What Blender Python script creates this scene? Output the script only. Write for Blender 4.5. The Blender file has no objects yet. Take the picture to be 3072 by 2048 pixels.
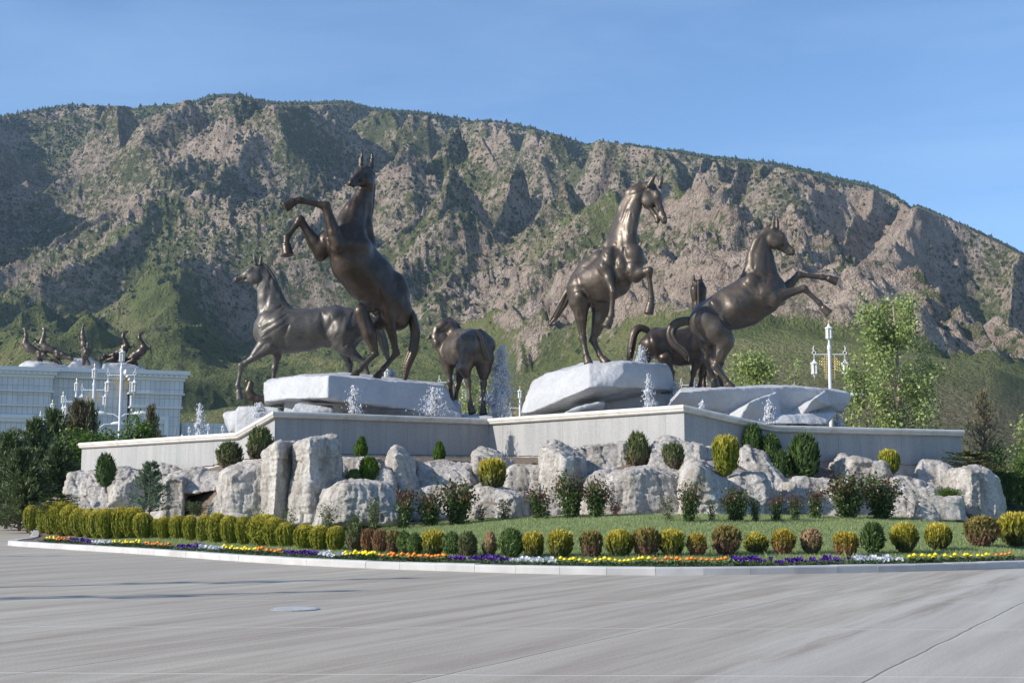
import bpy, bmesh, math, random
import numpy as np
from mathutils import Vector, Matrix

# ------------------------------------------------------------------ camera, sky, sun, exposure
SC = bpy.context.scene
COL = SC.collection
FPX = 4100.0                      # focal length in pixels of the 3072 px wide photograph
CAMH = 1.6
PITCH = math.atan(476.0 / FPX)
SUN_AZ = math.radians(248.0)      # clockwise from +Y
SUN_EL = math.radians(29.0)

cam_data = bpy.data.cameras.new("camera")
cam = bpy.data.objects.new("camera", cam_data)
COL.objects.link(cam)
cam.location = (0, 0, CAMH)
cam.rotation_euler = (math.radians(90) + PITCH, 0, 0)
cam_data.sensor_width = 36.0
cam_data.lens = 36.0 * FPX / 3072.0
cam_data.clip_start = 0.1
cam_data.clip_end = 12000.0
SC.camera = cam

world = bpy.data.worlds.new("World")
SC.world = world
world.use_nodes = True
wn = world.node_tree.nodes
sky = wn.new("ShaderNodeTexSky")
sky.sky_type = 'NISHITA'
sky.sun_disc = False
sky.sun_elevation = SUN_EL
sky.sun_rotation = SUN_AZ
sky.altitude = 300.0
sky.air_density = 1.0
sky.dust_density = 0.6
sky.ozone_density = 4.0
wn["Background"].inputs[1].default_value = 0.135
tint = wn.new("ShaderNodeMix"); tint.data_type = 'RGBA'; tint.blend_type = 'MULTIPLY'; tint.inputs[0].default_value = 1.0
tint.inputs[7].default_value = (0.88, 0.99, 1.10, 1)        # clear mountain air: a slightly deeper blue than the model's
# faint high cirrus
_tc = wn.new("ShaderNodeTexCoord"); _mp = wn.new("ShaderNodeMapping"); _mp.inputs['Scale'].default_value = (1.2, 1.2, 7.0); _mp.inputs['Rotation'].default_value = (0.15, 0.1, 0.4)
_nz = wn.new("ShaderNodeTexNoise"); _nz.inputs['Scale'].default_value = 2.2; _nz.inputs['Detail'].default_value = 8; _nz.inputs['Roughness'].default_value = 0.6; _nz.inputs['Distortion'].default_value = 0.6
_rp = wn.new("ShaderNodeValToRGB"); _rp.color_ramp.elements[0].position = 0.42; _rp.color_ramp.elements[0].color = (0, 0, 0, 1); _rp.color_ramp.elements[1].position = 0.75; _rp.color_ramp.elements[1].color = (0.15, 0.15, 0.15, 1)
_mx = wn.new("ShaderNodeMix"); _mx.data_type = 'RGBA'; _mx.inputs[7].default_value = (5.2, 6.2, 7.2, 1)
_l = world.node_tree.links
_l.new(_tc.outputs['Generated'], _mp.inputs[0]); _l.new(_mp.outputs[0], _nz.inputs['Vector']); _l.new(_nz.outputs[0], _rp.inputs[0]); _l.new(_rp.outputs[0], _mx.inputs[0]); _l.new(sky.outputs[0], _mx.inputs[6])
_l.new(_mx.outputs[2], tint.inputs[6])
world.node_tree.links.new(tint.outputs[2], wn["Background"].inputs[0])

sun_data = bpy.data.lights.new("sun", 'SUN')
sun_data.energy = 5.0
sun_data.angle = math.radians(0.53)
sun_data.color = (1.0, 0.94, 0.85)
sun = bpy.data.objects.new("sun", sun_data)
COL.objects.link(sun)
TO_SUN = Vector((math.sin(SUN_AZ) * math.cos(SUN_EL), math.cos(SUN_AZ) * math.cos(SUN_EL), math.sin(SUN_EL)))
sun.rotation_euler = TO_SUN.to_track_quat('Z', 'Y').to_euler()
sun.location = TO_SUN * 200

SC.view_settings.view_transform = 'Standard'
SC.view_settings.look = 'None'
SC.view_settings.gamma = 1.0
SC.view_settings.exposure = 0.32
SC.cycles.max_bounces = 6
SC.cycles.volume_bounces = 0

# ------------------------------------------------------------------ helpers
CT, ST = math.cos(PITCH), math.sin(PITCH)
rng = np.random.default_rng(7)
random.seed(7)

def at(px, py, D):
    """point on the sight line of a photograph pixel, D metres ahead of the camera"""
    r = (px - 1536.0) / FPX
    u = (1024.0 - py) / FPX
    t = D / (CT - u * ST)
    return np.array([r * t, D, CAMH + t * (ST + u * CT)])

def px_of(p):
    y, z = p[1], p[2] - CAMH
    f = y * CT + z * ST
    return 1536 + FPX * p[0] / f, 1024 - FPX * (-y * ST + z * CT) / f

def zat(py, D):
    u = (1024.0 - py) / FPX
    return CAMH + D * (ST + u * CT) / (CT - u * ST)

def tag(o, label=None, cat=None, group=None, kind=None):
    if label: o["label"] = label
    if cat: o["category"] = cat
    if group: o["group"] = group
    if kind: o["kind"] = kind
    return o

def empty(name, loc, label, cat, group=None, rz=0.0):
    o = bpy.data.objects.new(name, None)
    o.empty_display_size = 0.2
    COL.objects.link(o)
    o.location = tuple(loc); o.rotation_euler = (0, 0, rz)
    return tag(o, label, cat, group)

def link_mesh(name, me, mat=None, parent=None, smooth=False):
    o = bpy.data.objects.new(name, me)
    COL.objects.link(o)
    if mat is not None and len(me.materials) == 0:
        me.materials.append(mat)
    if parent is not None:
        o.parent = parent
    if smooth:
        me.polygons.foreach_set("use_smooth", np.ones(len(me.polygons), dtype=bool))
    return o

def np_mesh(name, verts, faces, smooth=False):
    """faces: (n,3) or (n,4) array"""
    verts = np.ascontiguousarray(verts, dtype=np.float32)
    faces = np.ascontiguousarray(faces, dtype=np.int32)
    me = bpy.data.meshes.new(name)
    n, m = faces.shape
    me.vertices.add(len(verts)); me.vertices.foreach_set("co", verts.ravel())
    me.loops.add(n * m); me.loops.foreach_set("vertex_index", faces.ravel())
    me.polygons.add(n)
    me.polygons.foreach_set("loop_start", np.arange(0, n * m, m, dtype=np.int32))
    me.polygons.foreach_set("loop_total", np.full(n, m, dtype=np.int32))
    if smooth:
        me.polygons.foreach_set("use_smooth", np.ones(n, dtype=bool))
    me.update(calc_edges=True)
    me.validate()
    return me

class MB:
    """collects boxes, tubes, lathes into one mesh (vertices in world or local space)"""
    def __init__(self):
        self.v = []; self.f = []
    def add(self, verts, faces):
        b = len(self.v)
        self.v += [tuple(map(float, p)) for p in verts]
        self.f += [tuple(i + b for i in f) for f in faces]
    def box(self, c, s, rz=0.0):
        cx, cy, cz = c; hx, hy, hz = s[0] / 2, s[1] / 2, s[2] / 2
        ca, sa = math.cos(rz), math.sin(rz)
        vs = []
        for dz in (-hz, hz):
            for dx, dy in ((-hx, -hy), (hx, -hy), (hx, hy), (-hx, hy)):
                vs.append((cx + dx * ca - dy * sa, cy + dx * sa + dy * ca, cz + dz))
        self.add(vs, [(3, 2, 1, 0), (4, 5, 6, 7), (0, 1, 5, 4), (1, 2, 6, 5), (2, 3, 7, 6), (3, 0, 4, 7)])
    def tube(self, pts, rad, n=8, caps=True):
        pts = [Vector(p) for p in pts]
        if not hasattr(rad, '__len__'): rad = [rad] * len(pts)
        rings = []
        prev = None
        for i, p in enumerate(pts):
            t = (pts[min(i + 1, len(pts) - 1)] - pts[max(i - 1, 0)]).normalized()
            if prev is None:
                a = Vector((0, 0, 1)) if abs(t.z) < 0.9 else Vector((1, 0, 0))
                u = t.cross(a).normalized()
            else:
                u = (prev - t * prev.dot(t)).normalized()
            prev = u
            w = t.cross(u)
            rings.append([p + (u * math.cos(2 * math.pi * k / n) + w * math.sin(2 * math.pi * k / n)) * rad[i] for k in range(n)])
        vs = [q for r in rings for q in r]
        fs = []
        for i in range(len(rings) - 1):
            for k in range(n):
                k2 = (k + 1) % n
                fs.append((i * n + k, i * n + k2, (i + 1) * n + k2, (i + 1) * n + k))
        if caps:
            fs.append(tuple(reversed(range(n))))
            fs.append(tuple((len(rings) - 1) * n + k for k in range(n)))
        self.add(vs, fs)
    def lathe(self, c, prof, n=12, rot=0.0):
        """prof: list of (r, z)"""
        vs = []; fs = []
        for r, z in prof:
            for k in range(n):
                a = 2 * math.pi * k / n + rot
                vs.append((c[0] + r * math.cos(a), c[1] + r * math.sin(a), c[2] + z))
        for i in range(len(prof) - 1):
            for k in range(n):
                k2 = (k + 1) % n
                fs.append((i * n + k, i * n + k2, (i + 1) * n + k2, (i + 1) * n + k))
        fs.append(tuple(reversed(range(n))))
        fs.append(tuple((len(prof) - 1) * n + k for k in range(n)))
        self.add(vs, fs)
    def mesh(self, name, smooth=False):
        me = bpy.data.meshes.new(name)
        me.from_pydata(self.v, [], self.f)
        me.update()
        if smooth:
            me.polygons.foreach_set("use_smooth", np.ones(len(me.polygons), dtype=bool))
        return me
    def build(self, name, mat, parent=None, smooth=False):
        return link_mesh(name, self.mesh(name, smooth), mat, parent)

# ---- numpy noise
def _hash2(ix, iy, seed):
    h = (ix.astype(np.int64) * 374761393 + iy.astype(np.int64) * 668265263 + seed * 1442695041) & 0xffffffff
    h = ((h ^ (h >> 13)) * 1274126177) & 0xffffffff
    h = h ^ (h >> 16)
    return (h & 0xffff).astype(np.float32) / 32767.5 - 1.0

def vn2(x, y, seed=0):
    ix = np.floor(x); iy = np.floor(y)
    fx = (x - ix).astype(np.float32); fy = (y - iy).astype(np.float32)
    fx = fx * fx * fx * (fx * (fx * 6 - 15) + 10); fy = fy * fy * fy * (fy * (fy * 6 - 15) + 10)
    a = _hash2(ix, iy, seed); b = _hash2(ix + 1, iy, seed)
    c = _hash2(ix, iy + 1, seed); d = _hash2(ix + 1, iy + 1, seed)
    return (a + (b - a) * fx) * (1 - fy) + (c + (d - c) * fx) * fy

def fbm2(x, y, oct=4, seed=0, gain=0.5):
    s = 0.0; a = 1.0; t = 0.0
    for i in range(oct):
        s = s + a * vn2(x * 2.03 ** i + 17.3 * i, y * 2.03 ** i - 9.1 * i, seed + i)
        t += a; a *= gain
    return s / t

def ridge2(x, y, seed=0):
    return 1.0 - 2.0 * np.abs(vn2(x, y, seed))

def _hash3(ix, iy, iz, seed):
    h = (ix.astype(np.int64) * 374761393 + iy.astype(np.int64) * 668265263 + iz.astype(np.int64) * 2147483647 + seed * 1442695041) & 0xffffffff
    h = ((h ^ (h >> 13)) * 1274126177) & 0xffffffff
    h = h ^ (h >> 16)
    return (h & 0xffff).astype(np.float32) / 32767.5 - 1.0

def vn3(p, seed=0):
    i = np.floor(p); f = (p - i).astype(np.float32)
    f = f * f * (3 - 2 * f)
    r = 0.0
    for dx in (0, 1):
        wx = f[:, 0] if dx else 1 - f[:, 0]
        for dy in (0, 1):
            wy = f[:, 1] if dy else 1 - f[:, 1]
            for dz in (0, 1):
                wz = f[:, 2] if dz else 1 - f[:, 2]
                r = r + wx * wy * wz * _hash3(i[:, 0] + dx, i[:, 1] + dy, i[:, 2] + dz, seed)
    return r

def fbm3(p, oct=3, seed=0, gain=0.5):
    s = 0.0; a = 1.0
    for i in range(oct):
        s = s + a * vn3(p * 2.07 ** i + 11.7 * i, seed + i); a *= gain
    return s

def smooth01(t):
    t = np.clip(t, 0, 1)
    return t * t * (3 - 2 * t)

# ---- implicit surfaces -> mesh (surface nets)
def surface_nets(F, origin, vox):
    S = F < 0
    nx, ny, nz = F.shape
    quads = []; cpos = []; cidx = []
    def lin(i, j, k): return (i * ny + j) * nz + k
    offs = {0: ((0, -1, -1), (0, 0, -1), (0, 0, 0), (0, -1, 0)),
            1: ((-1, 0, -1), (-1, 0, 0), (0, 0, 0), (0, 0, -1)),
            2: ((-1, -1, 0), (0, -1, 0), (0, 0, 0), (-1, 0, 0))}
    for ax in range(3):
        sl0 = [slice(1, -1)] * 3; sl1 = [slice(1, -1)] * 3
        sl0[ax] = slice(0, -1); sl1[ax] = slice(1, None)
        m = S[tuple(sl0)] != S[tuple(sl1)]
        idx = np.argwhere(m)
        if len(idx) == 0: continue
        o = np.array([1, 1, 1]); o[ax] = 0
        idx = idx + o
        a = F[idx[:, 0], idx[:, 1], idx[:, 2]]
        e = np.zeros(3, int); e[ax] = 1
        b = F[idx[:, 0] + e[0], idx[:, 1] + e[1], idx[:, 2] + e[2]]
        t = a / (a - b)
        p = idx.astype(np.float64); p[:, ax] += t
        cells = []
        for of in offs[ax]:
            c = lin(idx[:, 0] + of[0], idx[:, 1] + of[1], idx[:, 2] + of[2])
            cells.append(c); cidx.append(c); cpos.append(p)
        q = np.stack(cells, 1)
        fl = a >= 0
        q[fl] = q[fl][:, ::-1]
        quads.append(q)
    quads = np.concatenate(quads); cidx = np.concatenate(cidx); cpos = np.concatenate(cpos)
    u, inv = np.unique(cidx, return_inverse=True)
    cnt = np.bincount(inv)
    V = np.stack([np.bincount(inv, weights=cpos[:, i]) / cnt for i in range(3)], 1)
    Q = np.searchsorted(u, quads)
    return V * vox + np.asarray(origin), Q

def relax(V, Q, it=2, lam=0.5):
    n = len(V)
    e = np.concatenate([Q[:, [0, 1]], Q[:, [1, 2]], Q[:, [2, 3]], Q[:, [3, 0]]])
    deg = np.bincount(e[:, 0], minlength=n) + np.bincount(e[:, 1], minlength=n)
    for _ in range(it):
        for l in (lam, -lam * 0.96):
            s = np.zeros_like(V)
            for i in range(3):
                s[:, i] = np.bincount(e[:, 0], weights=V[e[:, 1], i], minlength=n) + np.bincount(e[:, 1], weights=V[e[:, 0], i], minlength=n)
            V = V + l * (s / deg[:, None] - V)
    return V

def vnormals(V, Q):
    a = V[Q[:, 2]] - V[Q[:, 0]]; b = V[Q[:, 3]] - V[Q[:, 1]]
    fn = np.cross(a, b)
    N = np.zeros_like(V)
    for c in range(4):
        for i in range(3):
            N[:, i] += np.bincount(Q[:, c], weights=fn[:, i], minlength=len(V))
    return N / (np.linalg.norm(N, axis=1, keepdims=True) + 1e-12)

class Sdf:
    def __init__(self, vox):
        self.vox = vox; self.pr = []
    def cone(self, A, B, ra, rb, k=0.08, L=None, a=1.0, op='+', flat=False):
        self.pr.append((np.asarray(A, float), np.asarray(B, float), ra, rb, k, L, a, op, flat))
    def ball(self, A, r, k=0.08, L=None, a=1.0, op='+'):
        self.cone(A, np.asarray(A, float) + 1e-4, r, r, k, L, a, op)
    def grid(self):
        lo = np.min([np.minimum(p[0], p[1]) - max(p[2], p[3]) * max(1, p[6]) for p in self.pr if p[7] == '+'], 0) - 4 * self.vox
        hi = np.max([np.maximum(p[0], p[1]) + max(p[2], p[3]) * max(1, p[6]) for p in self.pr if p[7] == '+'], 0) + 4 * self.vox
        n = np.ceil((hi - lo) / self.vox).astype(int) + 1
        F = np.full(n, 10.0, np.float32)
        for (A, B, ra, rb, k, L, a, op, flat) in self.pr:
            m = max(ra, rb) * max(1, a) + k + 3 * self.vox
            i0 = np.maximum(np.floor((np.minimum(A, B) - m - lo) / self.vox).astype(int), 0)
            i1 = np.minimum(np.ceil((np.maximum(A, B) + m - lo) / self.vox).astype(int) + 1, n)
            if np.any(i1 <= i0): continue
            ax = [(lo[c] + np.arange(i0[c], i1[c]) * self.vox - A[c]).astype(np.float32) for c in range(3)]
            X, Y, Z = np.meshgrid(*ax, indexing='ij', sparse=False)
            ba = (B - A).copy()
            if L is not None and a != 1.0:
                Lv = np.asarray(L, float); Lv = Lv / np.linalg.norm(Lv)
                s = (X * Lv[0] + Y * Lv[1] + Z * Lv[2]) * (1 / a - 1)
                X = X + Lv[0] * s; Y = Y + Lv[1] * s; Z = Z + Lv[2] * s
                ba = ba + Lv * (ba @ Lv) * (1 / a - 1)
            bb = max(float(ba @ ba), 1e-9)
            tt = (X * ba[0] + Y * ba[1] + Z * ba[2]) / bb
            t = np.clip(tt, 0, 1)
            d = np.sqrt((X - ba[0] * t) ** 2 + (Y - ba[1] * t) ** 2 + (Z - ba[2] * t) ** 2) if not flat else None
            if flat:
                d = np.sqrt((X - ba[0] * tt) ** 2 + (Y - ba[1] * tt) ** 2 + (Z - ba[2] * tt) ** 2) - (ra + (rb - ra) * t)
                ln = math.sqrt(bb)
                d = np.maximum(d, np.maximum(-tt, tt - 1) * ln)
            else:
                d = d - (ra + (rb - ra) * t)
            sub = F[i0[0]:i1[0], i0[1]:i1[1], i0[2]:i1[2]]
            kk = max(k, 1e-4)
            if op == '+':
                h = np.maximum(kk - np.abs(sub - d), 0) / kk
                sub[...] = np.minimum(sub, d) - h * h * kk * 0.25
            else:
                h = np.maximum(kk - np.abs(sub + d), 0) / kk
                sub[...] = np.maximum(sub, -d) + h * h * kk * 0.25
        return F, lo
    def mesh(self, name, it=2, disp=None):
        F, lo = self.grid()
        V, Q = surface_nets(F, lo, self.vox)
        V = relax(V, Q, it)
        if disp is not None:
            V = V + vnormals(V, Q) * disp(V)[:, None]
        return np_mesh(name, V, Q, smooth=True)

# ---- materials
def mat_new(name):
    m = bpy.data.materials.new(name); m.use_nodes = True
    nt = m.node_tree
    return m, nt, nt.nodes["Principled BSDF"]

def N(nt, typ, **kw):
    n = nt.nodes.new(typ)
    for k, v in kw.items():
        if k.startswith('i_'):
            n.inputs[int(k[2:]) if k[2:].isdigit() else k[2:]].default_value = v
        else:
            setattr(n, k, v)
    return n

def rampn(nt, fac, stops, interp='LINEAR'):
    r = nt.nodes.new("ShaderNodeValToRGB")
    r.color_ramp.interpolation = interp
    e = r.color_ramp.elements
    while len(e) < len(stops): e.new(0.5)
    for i, (p, c) in enumerate(stops):
        e[i].position = p
        e[i].color = (*c, 1) if len(c) == 3 else c
    nt.links.new(fac, r.inputs[0])
    return r

def coords(nt, scale=(1, 1, 1), kind='Object', rot=(0, 0, 0)):
    tc = nt.nodes.new("ShaderNodeTexCoord")
    mp = nt.nodes.new("ShaderNodeMapping")
    mp.inputs['Scale'].default_value = scale
    mp.inputs['Rotation'].default_value = rot
    nt.links.new(tc.outputs[kind], mp.inputs[0])
    return mp.outputs[0]

def noise(nt, vec, scale, detail=4, rough=0.55, dist=0.0):
    n = nt.nodes.new("ShaderNodeTexNoise")
    n.inputs['Scale'].default_value = scale; n.inputs['Detail'].default_value = detail
    n.inputs['Roughness'].default_value = rough; n.inputs['Distortion'].default_value = dist
    if vec is not None: nt.links.new(vec, n.inputs['Vector'])
    return n.outputs[0]

def mixc(nt, fac, a, b, blend='MIX'):
    m = nt.nodes.new("ShaderNodeMix"); m.data_type = 'RGBA'; m.blend_type = blend
    for s, v in ((m.inputs[0], fac), (m.inputs[6], a), (m.inputs[7], b)):
        if hasattr(v, 'links') or isinstance(v, bpy.types.NodeSocket): nt.links.new(v, s)
        elif isinstance(v, (tuple, list)): s.default_value = (*v, 1) if len(v) == 3 else v
        else: s.default_value = v
    return m.outputs[2]

def mathn(nt, op, a, b=None, c=None):
    m = nt.nodes.new("ShaderNodeMath"); m.operation = op
    for i, v in enumerate((a, b, c)):
        if v is None: continue
        if isinstance(v, bpy.types.NodeSocket): nt.links.new(v, m.inputs[i])
        else: m.inputs[i].default_value = v
    return m.outputs[0]

def bump(nt, bsdf, h, strength=0.5, dist=0.05, prev=None):
    b = nt.nodes.new("ShaderNodeBump")
    b.inputs['Strength'].default_value = strength; b.inputs['Distance'].default_value = dist
    nt.links.new(h, b.inputs['Height'])
    if prev is not None: nt.links.new(prev, b.inputs['Normal'])
    nt.links.new(b.outputs[0], bsdf.inputs['Normal'])
    return b.outputs[0]

def simple(name, col, rough=0.6, metal=0.0, var=0.15, scale=8.0, bumpd=0.0):
    m, nt, b = mat_new(name)
    v = coords(nt)
    n = noise(nt, v, scale)
    lo = tuple(c * (1 - var) for c in col); hi = tuple(min(1, c * (1 + var)) for c in col)
    r = rampn(nt, n, [(0.3, lo), (0.7, hi)])
    nt.links.new(r.outputs[0], b.inputs['Base Color'])
    b.inputs['Roughness'].default_value = rough
    b.inputs['Metallic'].default_value = metal
    if bumpd: bump(nt, b, noise(nt, v, scale * 3), 0.5, bumpd)
    return m

def foliage_mat(name, dark, light, top=None, trans=0.25, rough=0.55, low=None):
    """leaf colours vary leaf by leaf; `top` / `low` are the colours of the young tips and of the scorched lower sprays"""
    m, nt, b = mat_new(name)
    g = nt.nodes.new("ShaderNodeNewGeometry")
    r = rampn(nt, g.outputs['Random Per Island'], [(0.0, dark), (0.6, tuple((a + c) / 2 for a, c in zip(dark, light))), (1.0, light)])
    col = r.outputs[0]
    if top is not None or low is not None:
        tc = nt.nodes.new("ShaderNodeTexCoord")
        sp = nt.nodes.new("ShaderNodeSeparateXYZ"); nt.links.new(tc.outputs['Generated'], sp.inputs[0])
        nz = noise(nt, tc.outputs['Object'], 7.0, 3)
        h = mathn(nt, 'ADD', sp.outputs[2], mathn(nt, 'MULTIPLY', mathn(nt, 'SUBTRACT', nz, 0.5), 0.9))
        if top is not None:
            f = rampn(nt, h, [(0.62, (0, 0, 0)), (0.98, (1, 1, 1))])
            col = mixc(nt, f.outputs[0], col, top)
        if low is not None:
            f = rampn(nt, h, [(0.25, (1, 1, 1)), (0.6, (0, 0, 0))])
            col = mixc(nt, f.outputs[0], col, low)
    nt.links.new(col, b.inputs['Base Color'])
    b.inputs['Roughness'].default_value = rough
    b.inputs['Specular IOR Level'].default_value = 0.3
    if trans > 0:
        t = nt.nodes.new("ShaderNodeBsdfTranslucent"); nt.links.new(col, t.inputs[0])
        mx = nt.nodes.new("ShaderNodeMixShader"); mx.inputs[0].default_value = trans
        nt.links.new(b.outputs[0], mx.inputs[1]); nt.links.new(t.outputs[0], mx.inputs[2])
        nt.links.new(mx.outputs[0], nt.nodes["Material Output"].inputs[0])
    return m
# ------------------------------------------------------------------ ground, road, island
KERB = [(-18.4, 50.5), (-17.2, 48.3), (-11.05, 41.3), (-6.4, 35.6), (-3.6, 33.0), (-0.75, 31.1), (1.1, 30.2), (2.8, 29.8), (5.0, 30.0), (8.2, 31.0),
        (12.4, 33.0), (18, 36.8), (24, 43), (29, 53), (30, 66), (26, 84), (14, 98), (0, 103), (-14, 98), (-25, 88), (-25.6, 75),
        (-22.9, 66), (-19.7, 56.5), (-18.75, 53.2)]

def catmull(P, n=8, closed=True):
    P = np.array(P, float); out = []
    m = len(P)
    for i in range(m if closed else m - 1):
        if closed:
            p0, p1, p2, p3 = P[i - 1], P[i], P[(i + 1) % m], P[(i + 2) % m]
        else:
            p0, p1, p2, p3 = P[max(i - 1, 0)], P[i], P[i + 1], P[min(i + 2, m - 1)]
        for k in range(n):
            t = k / n
            out.append(0.5 * ((2 * p1) + (-p0 + p2) * t + (2 * p0 - 5 * p1 + 4 * p2 - p3) * t * t + (-p0 + 3 * p1 - 3 * p2 + p3) * t ** 3))
    if not closed: out.append(P[-1])
    return np.array(out)

KC = catmull(KERB, 6)

def kerb_dist(X, Y):
    """signed distance to the kerb line, positive inside the island"""
    P = KC; Qp = np.roll(KC, -1, 0)
    X = np.asarray(X, float); Y = np.asarray(Y, float)
    best = np.full(X.shape, 1e9); inside = np.zeros(X.shape, bool)
    for (x0, y0), (x1, y1) in zip(P, Qp):
        dx, dy = x1 - x0, y1 - y0
        t = np.clip(((X - x0) * dx + (Y - y0) * dy) / (dx * dx + dy * dy), 0, 1)
        best = np.minimum(best, (X - x0 - t * dx) ** 2 + (Y - y0 - t * dy) ** 2)
        c = ((y0 > Y) != (y1 > Y))
        with np.errstate(divide='ignore', invalid='ignore'):
            xc = (x1 - x0) * (Y - y0) / (y1 - y0 if y1 != y0 else 1e-9) + x0
        inside ^= c & (X < xc)
    return np.sqrt(best) * np.where(inside, 1, -1)

# front line of the rockwork: (pixel x, depth)
RL = [(100, 60), (190, 58.5), (330, 55.5), (500, 52), (640, 48.5), (760, 46), (900, 45), (1100, 45), (1500, 46.2), (1800, 45.2), (2000, 44.8), (2300, 46), (2700, 48), (3000, 50.5), (3200, 53), (3600, 60)]
RLX = np.array([(p - 1536) / FPX * d for p, d in RL]); RLD = np.array([d for p, d in RL], float)
# granite wall line
WALL = [(-20.6, 65.6), (-9.3, 53.6), (-1.0, 58.6), (6.3, 50.0), (18.1, 55.1)]
WX = np.array([-40] + [w[0] for w in WALL] + [40.0]); WD = np.array([84] + [w[1] for w in WALL] + [64.0])

def island_z(X, Y):
    X = np.asarray(X, float); Y = np.asarray(Y, float)
    d = kerb_dist(X, Y)
    z = 0.13 + 1.0 * smooth01(np.clip(d, 0, 99) / 15.0) ** 0.9
    fr = np.interp(X, RLX, RLD) + 0.7; wl = np.interp(X, WX, WD)
    t = (Y - fr) / np.maximum(wl - fr, 1.0)
    top = np.interp(X, [-26, -21, -15, -9, 0, 7, 14, 17, 20, 26], [1.5, 2.0, 2.6, 3.3, 3.35, 3.1, 2.7, 2.2, 1.7, 1.4])
    bank = smooth01(np.clip(t * 1.15, 0, 1)) * np.maximum(top - z, 0)
    edge = smooth01((X + 26) / 5.0) * smooth01((26 - X) / 8.0)
    return z + bank * edge + 0.02 * vn2(X * 1.3, Y * 1.3, 5)

def island_hit(px, py, d0=29.0, d1=75.0):
    Ds = np.linspace(d0, d1, 500)
    P = np.array([at(px, py, D) for D in Ds])
    g = island_z(P[:, 0], P[:, 1])
    inside = kerb_dist(P[:, 0], P[:, 1]) > 0
    m = np.where((P[:, 2] <= g) & inside)[0]
    i = m[0] if len(m) else int(np.argmin(np.abs(P[:, 2] - g)))
    return np.array([P[i, 0], P[i, 1], g[i]]), Ds[i]

# --- materials of the ground
def m_road():
    m, nt, b = mat_new("road_concrete")
    tc = nt.nodes.new("ShaderNodeTexCoord"); v = tc.outputs['Object']
    sp = nt.nodes.new("ShaderNodeSeparateXYZ"); nt.links.new(v, sp.inputs[0])
    X, Y = sp.outputs[0], sp.outputs[1]
    # rotated frame: s runs along the long slabs (towards upper right), t across
    th = math.atan2(7.4, 14.2)
    s = mathn(nt, 'ADD', mathn(nt, 'MULTIPLY', X, math.sin(th)), mathn(nt, 'MULTIPLY', Y, math.cos(th)))
    t = mathn(nt, 'SUBTRACT', mathn(nt, 'MULTIPLY', X, math.cos(th)), mathn(nt, 'MULTIPLY', Y, math.sin(th)))
    cb = nt.nodes.new("ShaderNodeCombineXYZ")
    nt.links.new(mathn(nt, 'MULTIPLY', s, 0.11), cb.inputs[0]); nt.links.new(mathn(nt, 'MULTIPLY', t, 1.9), cb.inputs[1])
    st = noise(nt, cb.outputs[0], 1.0, 9, 0.72, 0.25)
    big = noise(nt, v, 0.09, 3, 0.5, 0.5)
    fine = noise(nt, v, 38, 4, 0.7)
    r1 = rampn(nt, st, [(0.30, (0.270, 0.222, 0.172)), (0.44, (0.365, 0.317, 0.250)), (0.53, (0.440, 0.395, 0.318)), (0.62, (0.490, 0.450, 0.368)), (0.74, (0.58, 0.535, 0.44))])
    col = mixc(nt, rampn(nt, big, [(0.38, (0, 0, 0)), (0.66, (1, 1, 1))]).outputs[0], r1.outputs[0], mixc(nt, 0.5, r1.outputs[0], (0.32, 0.272, 0.232)))
    # pale slabs at the right foreground: the lighter pour of concrete
    pale = mathn(nt, 'MULTIPLY', mathn(nt, 'SUBTRACT', t, -4.6), 0.45)
    sl = rampn(nt, mathn(nt, 'ADD', pale, mathn(nt, 'MULTIPLY', st, 1.6)), [(0.85, (0, 0, 0)), (1.3 / 1.31, (1, 1, 1))])
    col = mixc(nt, mathn(nt, 'MULTIPLY', sl.outputs[0], 0.38), col, (0.50, 0.465, 0.42))
    col = mixc(nt, 0.55, col, mixc(nt, 1.0, col, rampn(nt, fine, [(0.3, (0.50, 0.50, 0.50)), (0.7, (1.4, 1.4, 1.4))]).outputs[0], 'MULTIPLY'))
    # joints
    def joint(c, period, off, w):
        f = mathn(nt, 'ABSOLUTE', mathn(nt, 'SUBTRACT', mathn(nt, 'FRACT', mathn(nt, 'MULTIPLY', mathn(nt, 'SUBTRACT', c, off), 1.0 / period)), 0.5))
        return mathn(nt, 'LESS_THAN', mathn(nt, 'MULTIPLY', mathn(nt, 'SUBTRACT', 0.5, f), period), w)
    wob = mathn(nt, 'MULTIPLY', mathn(nt, 'SUBTRACT', noise(nt, v, 0.6, 2), 0.5), 0.10)
    yr = mathn(nt, 'ADD', mathn(nt, 'ADD', Y, mathn(nt, 'MULTIPLY', X, 0.035)), wob)
    tr = mathn(nt, 'ADD', t, wob)
    j1 = joint(yr, 4.68, 12.9, 0.035); j2 = joint(tr, 3.55, -6.5, 0.03)
    j1d = joint(yr, 4.68, 12.96, 0.014); j2d = joint(tr, 3.55, -6.52, 0.013)
    col = mixc(nt, mathn(nt, 'MULTIPLY', mathn(nt, 'MAXIMUM', j1, mathn(nt, 'MULTIPLY', j2, 0.6)), 0.6), col, (0.60, 0.56, 0.48))
    col = mixc(nt, mathn(nt, 'MULTIPLY', mathn(nt, 'MAXIMUM', mathn(nt, 'MULTIPLY', j1d, 0.35), j2d), 0.8), col, (0.09, 0.085, 0.08))
    nt.links.new(col, b.inputs['Base Color'])
    b.inputs['Roughness'].default_value = 0.62
    b.inputs['Specular IOR Level'].default_value = 0.35
    bp = bump(nt, b, fine, 0.35, 0.006)
    return m

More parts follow.
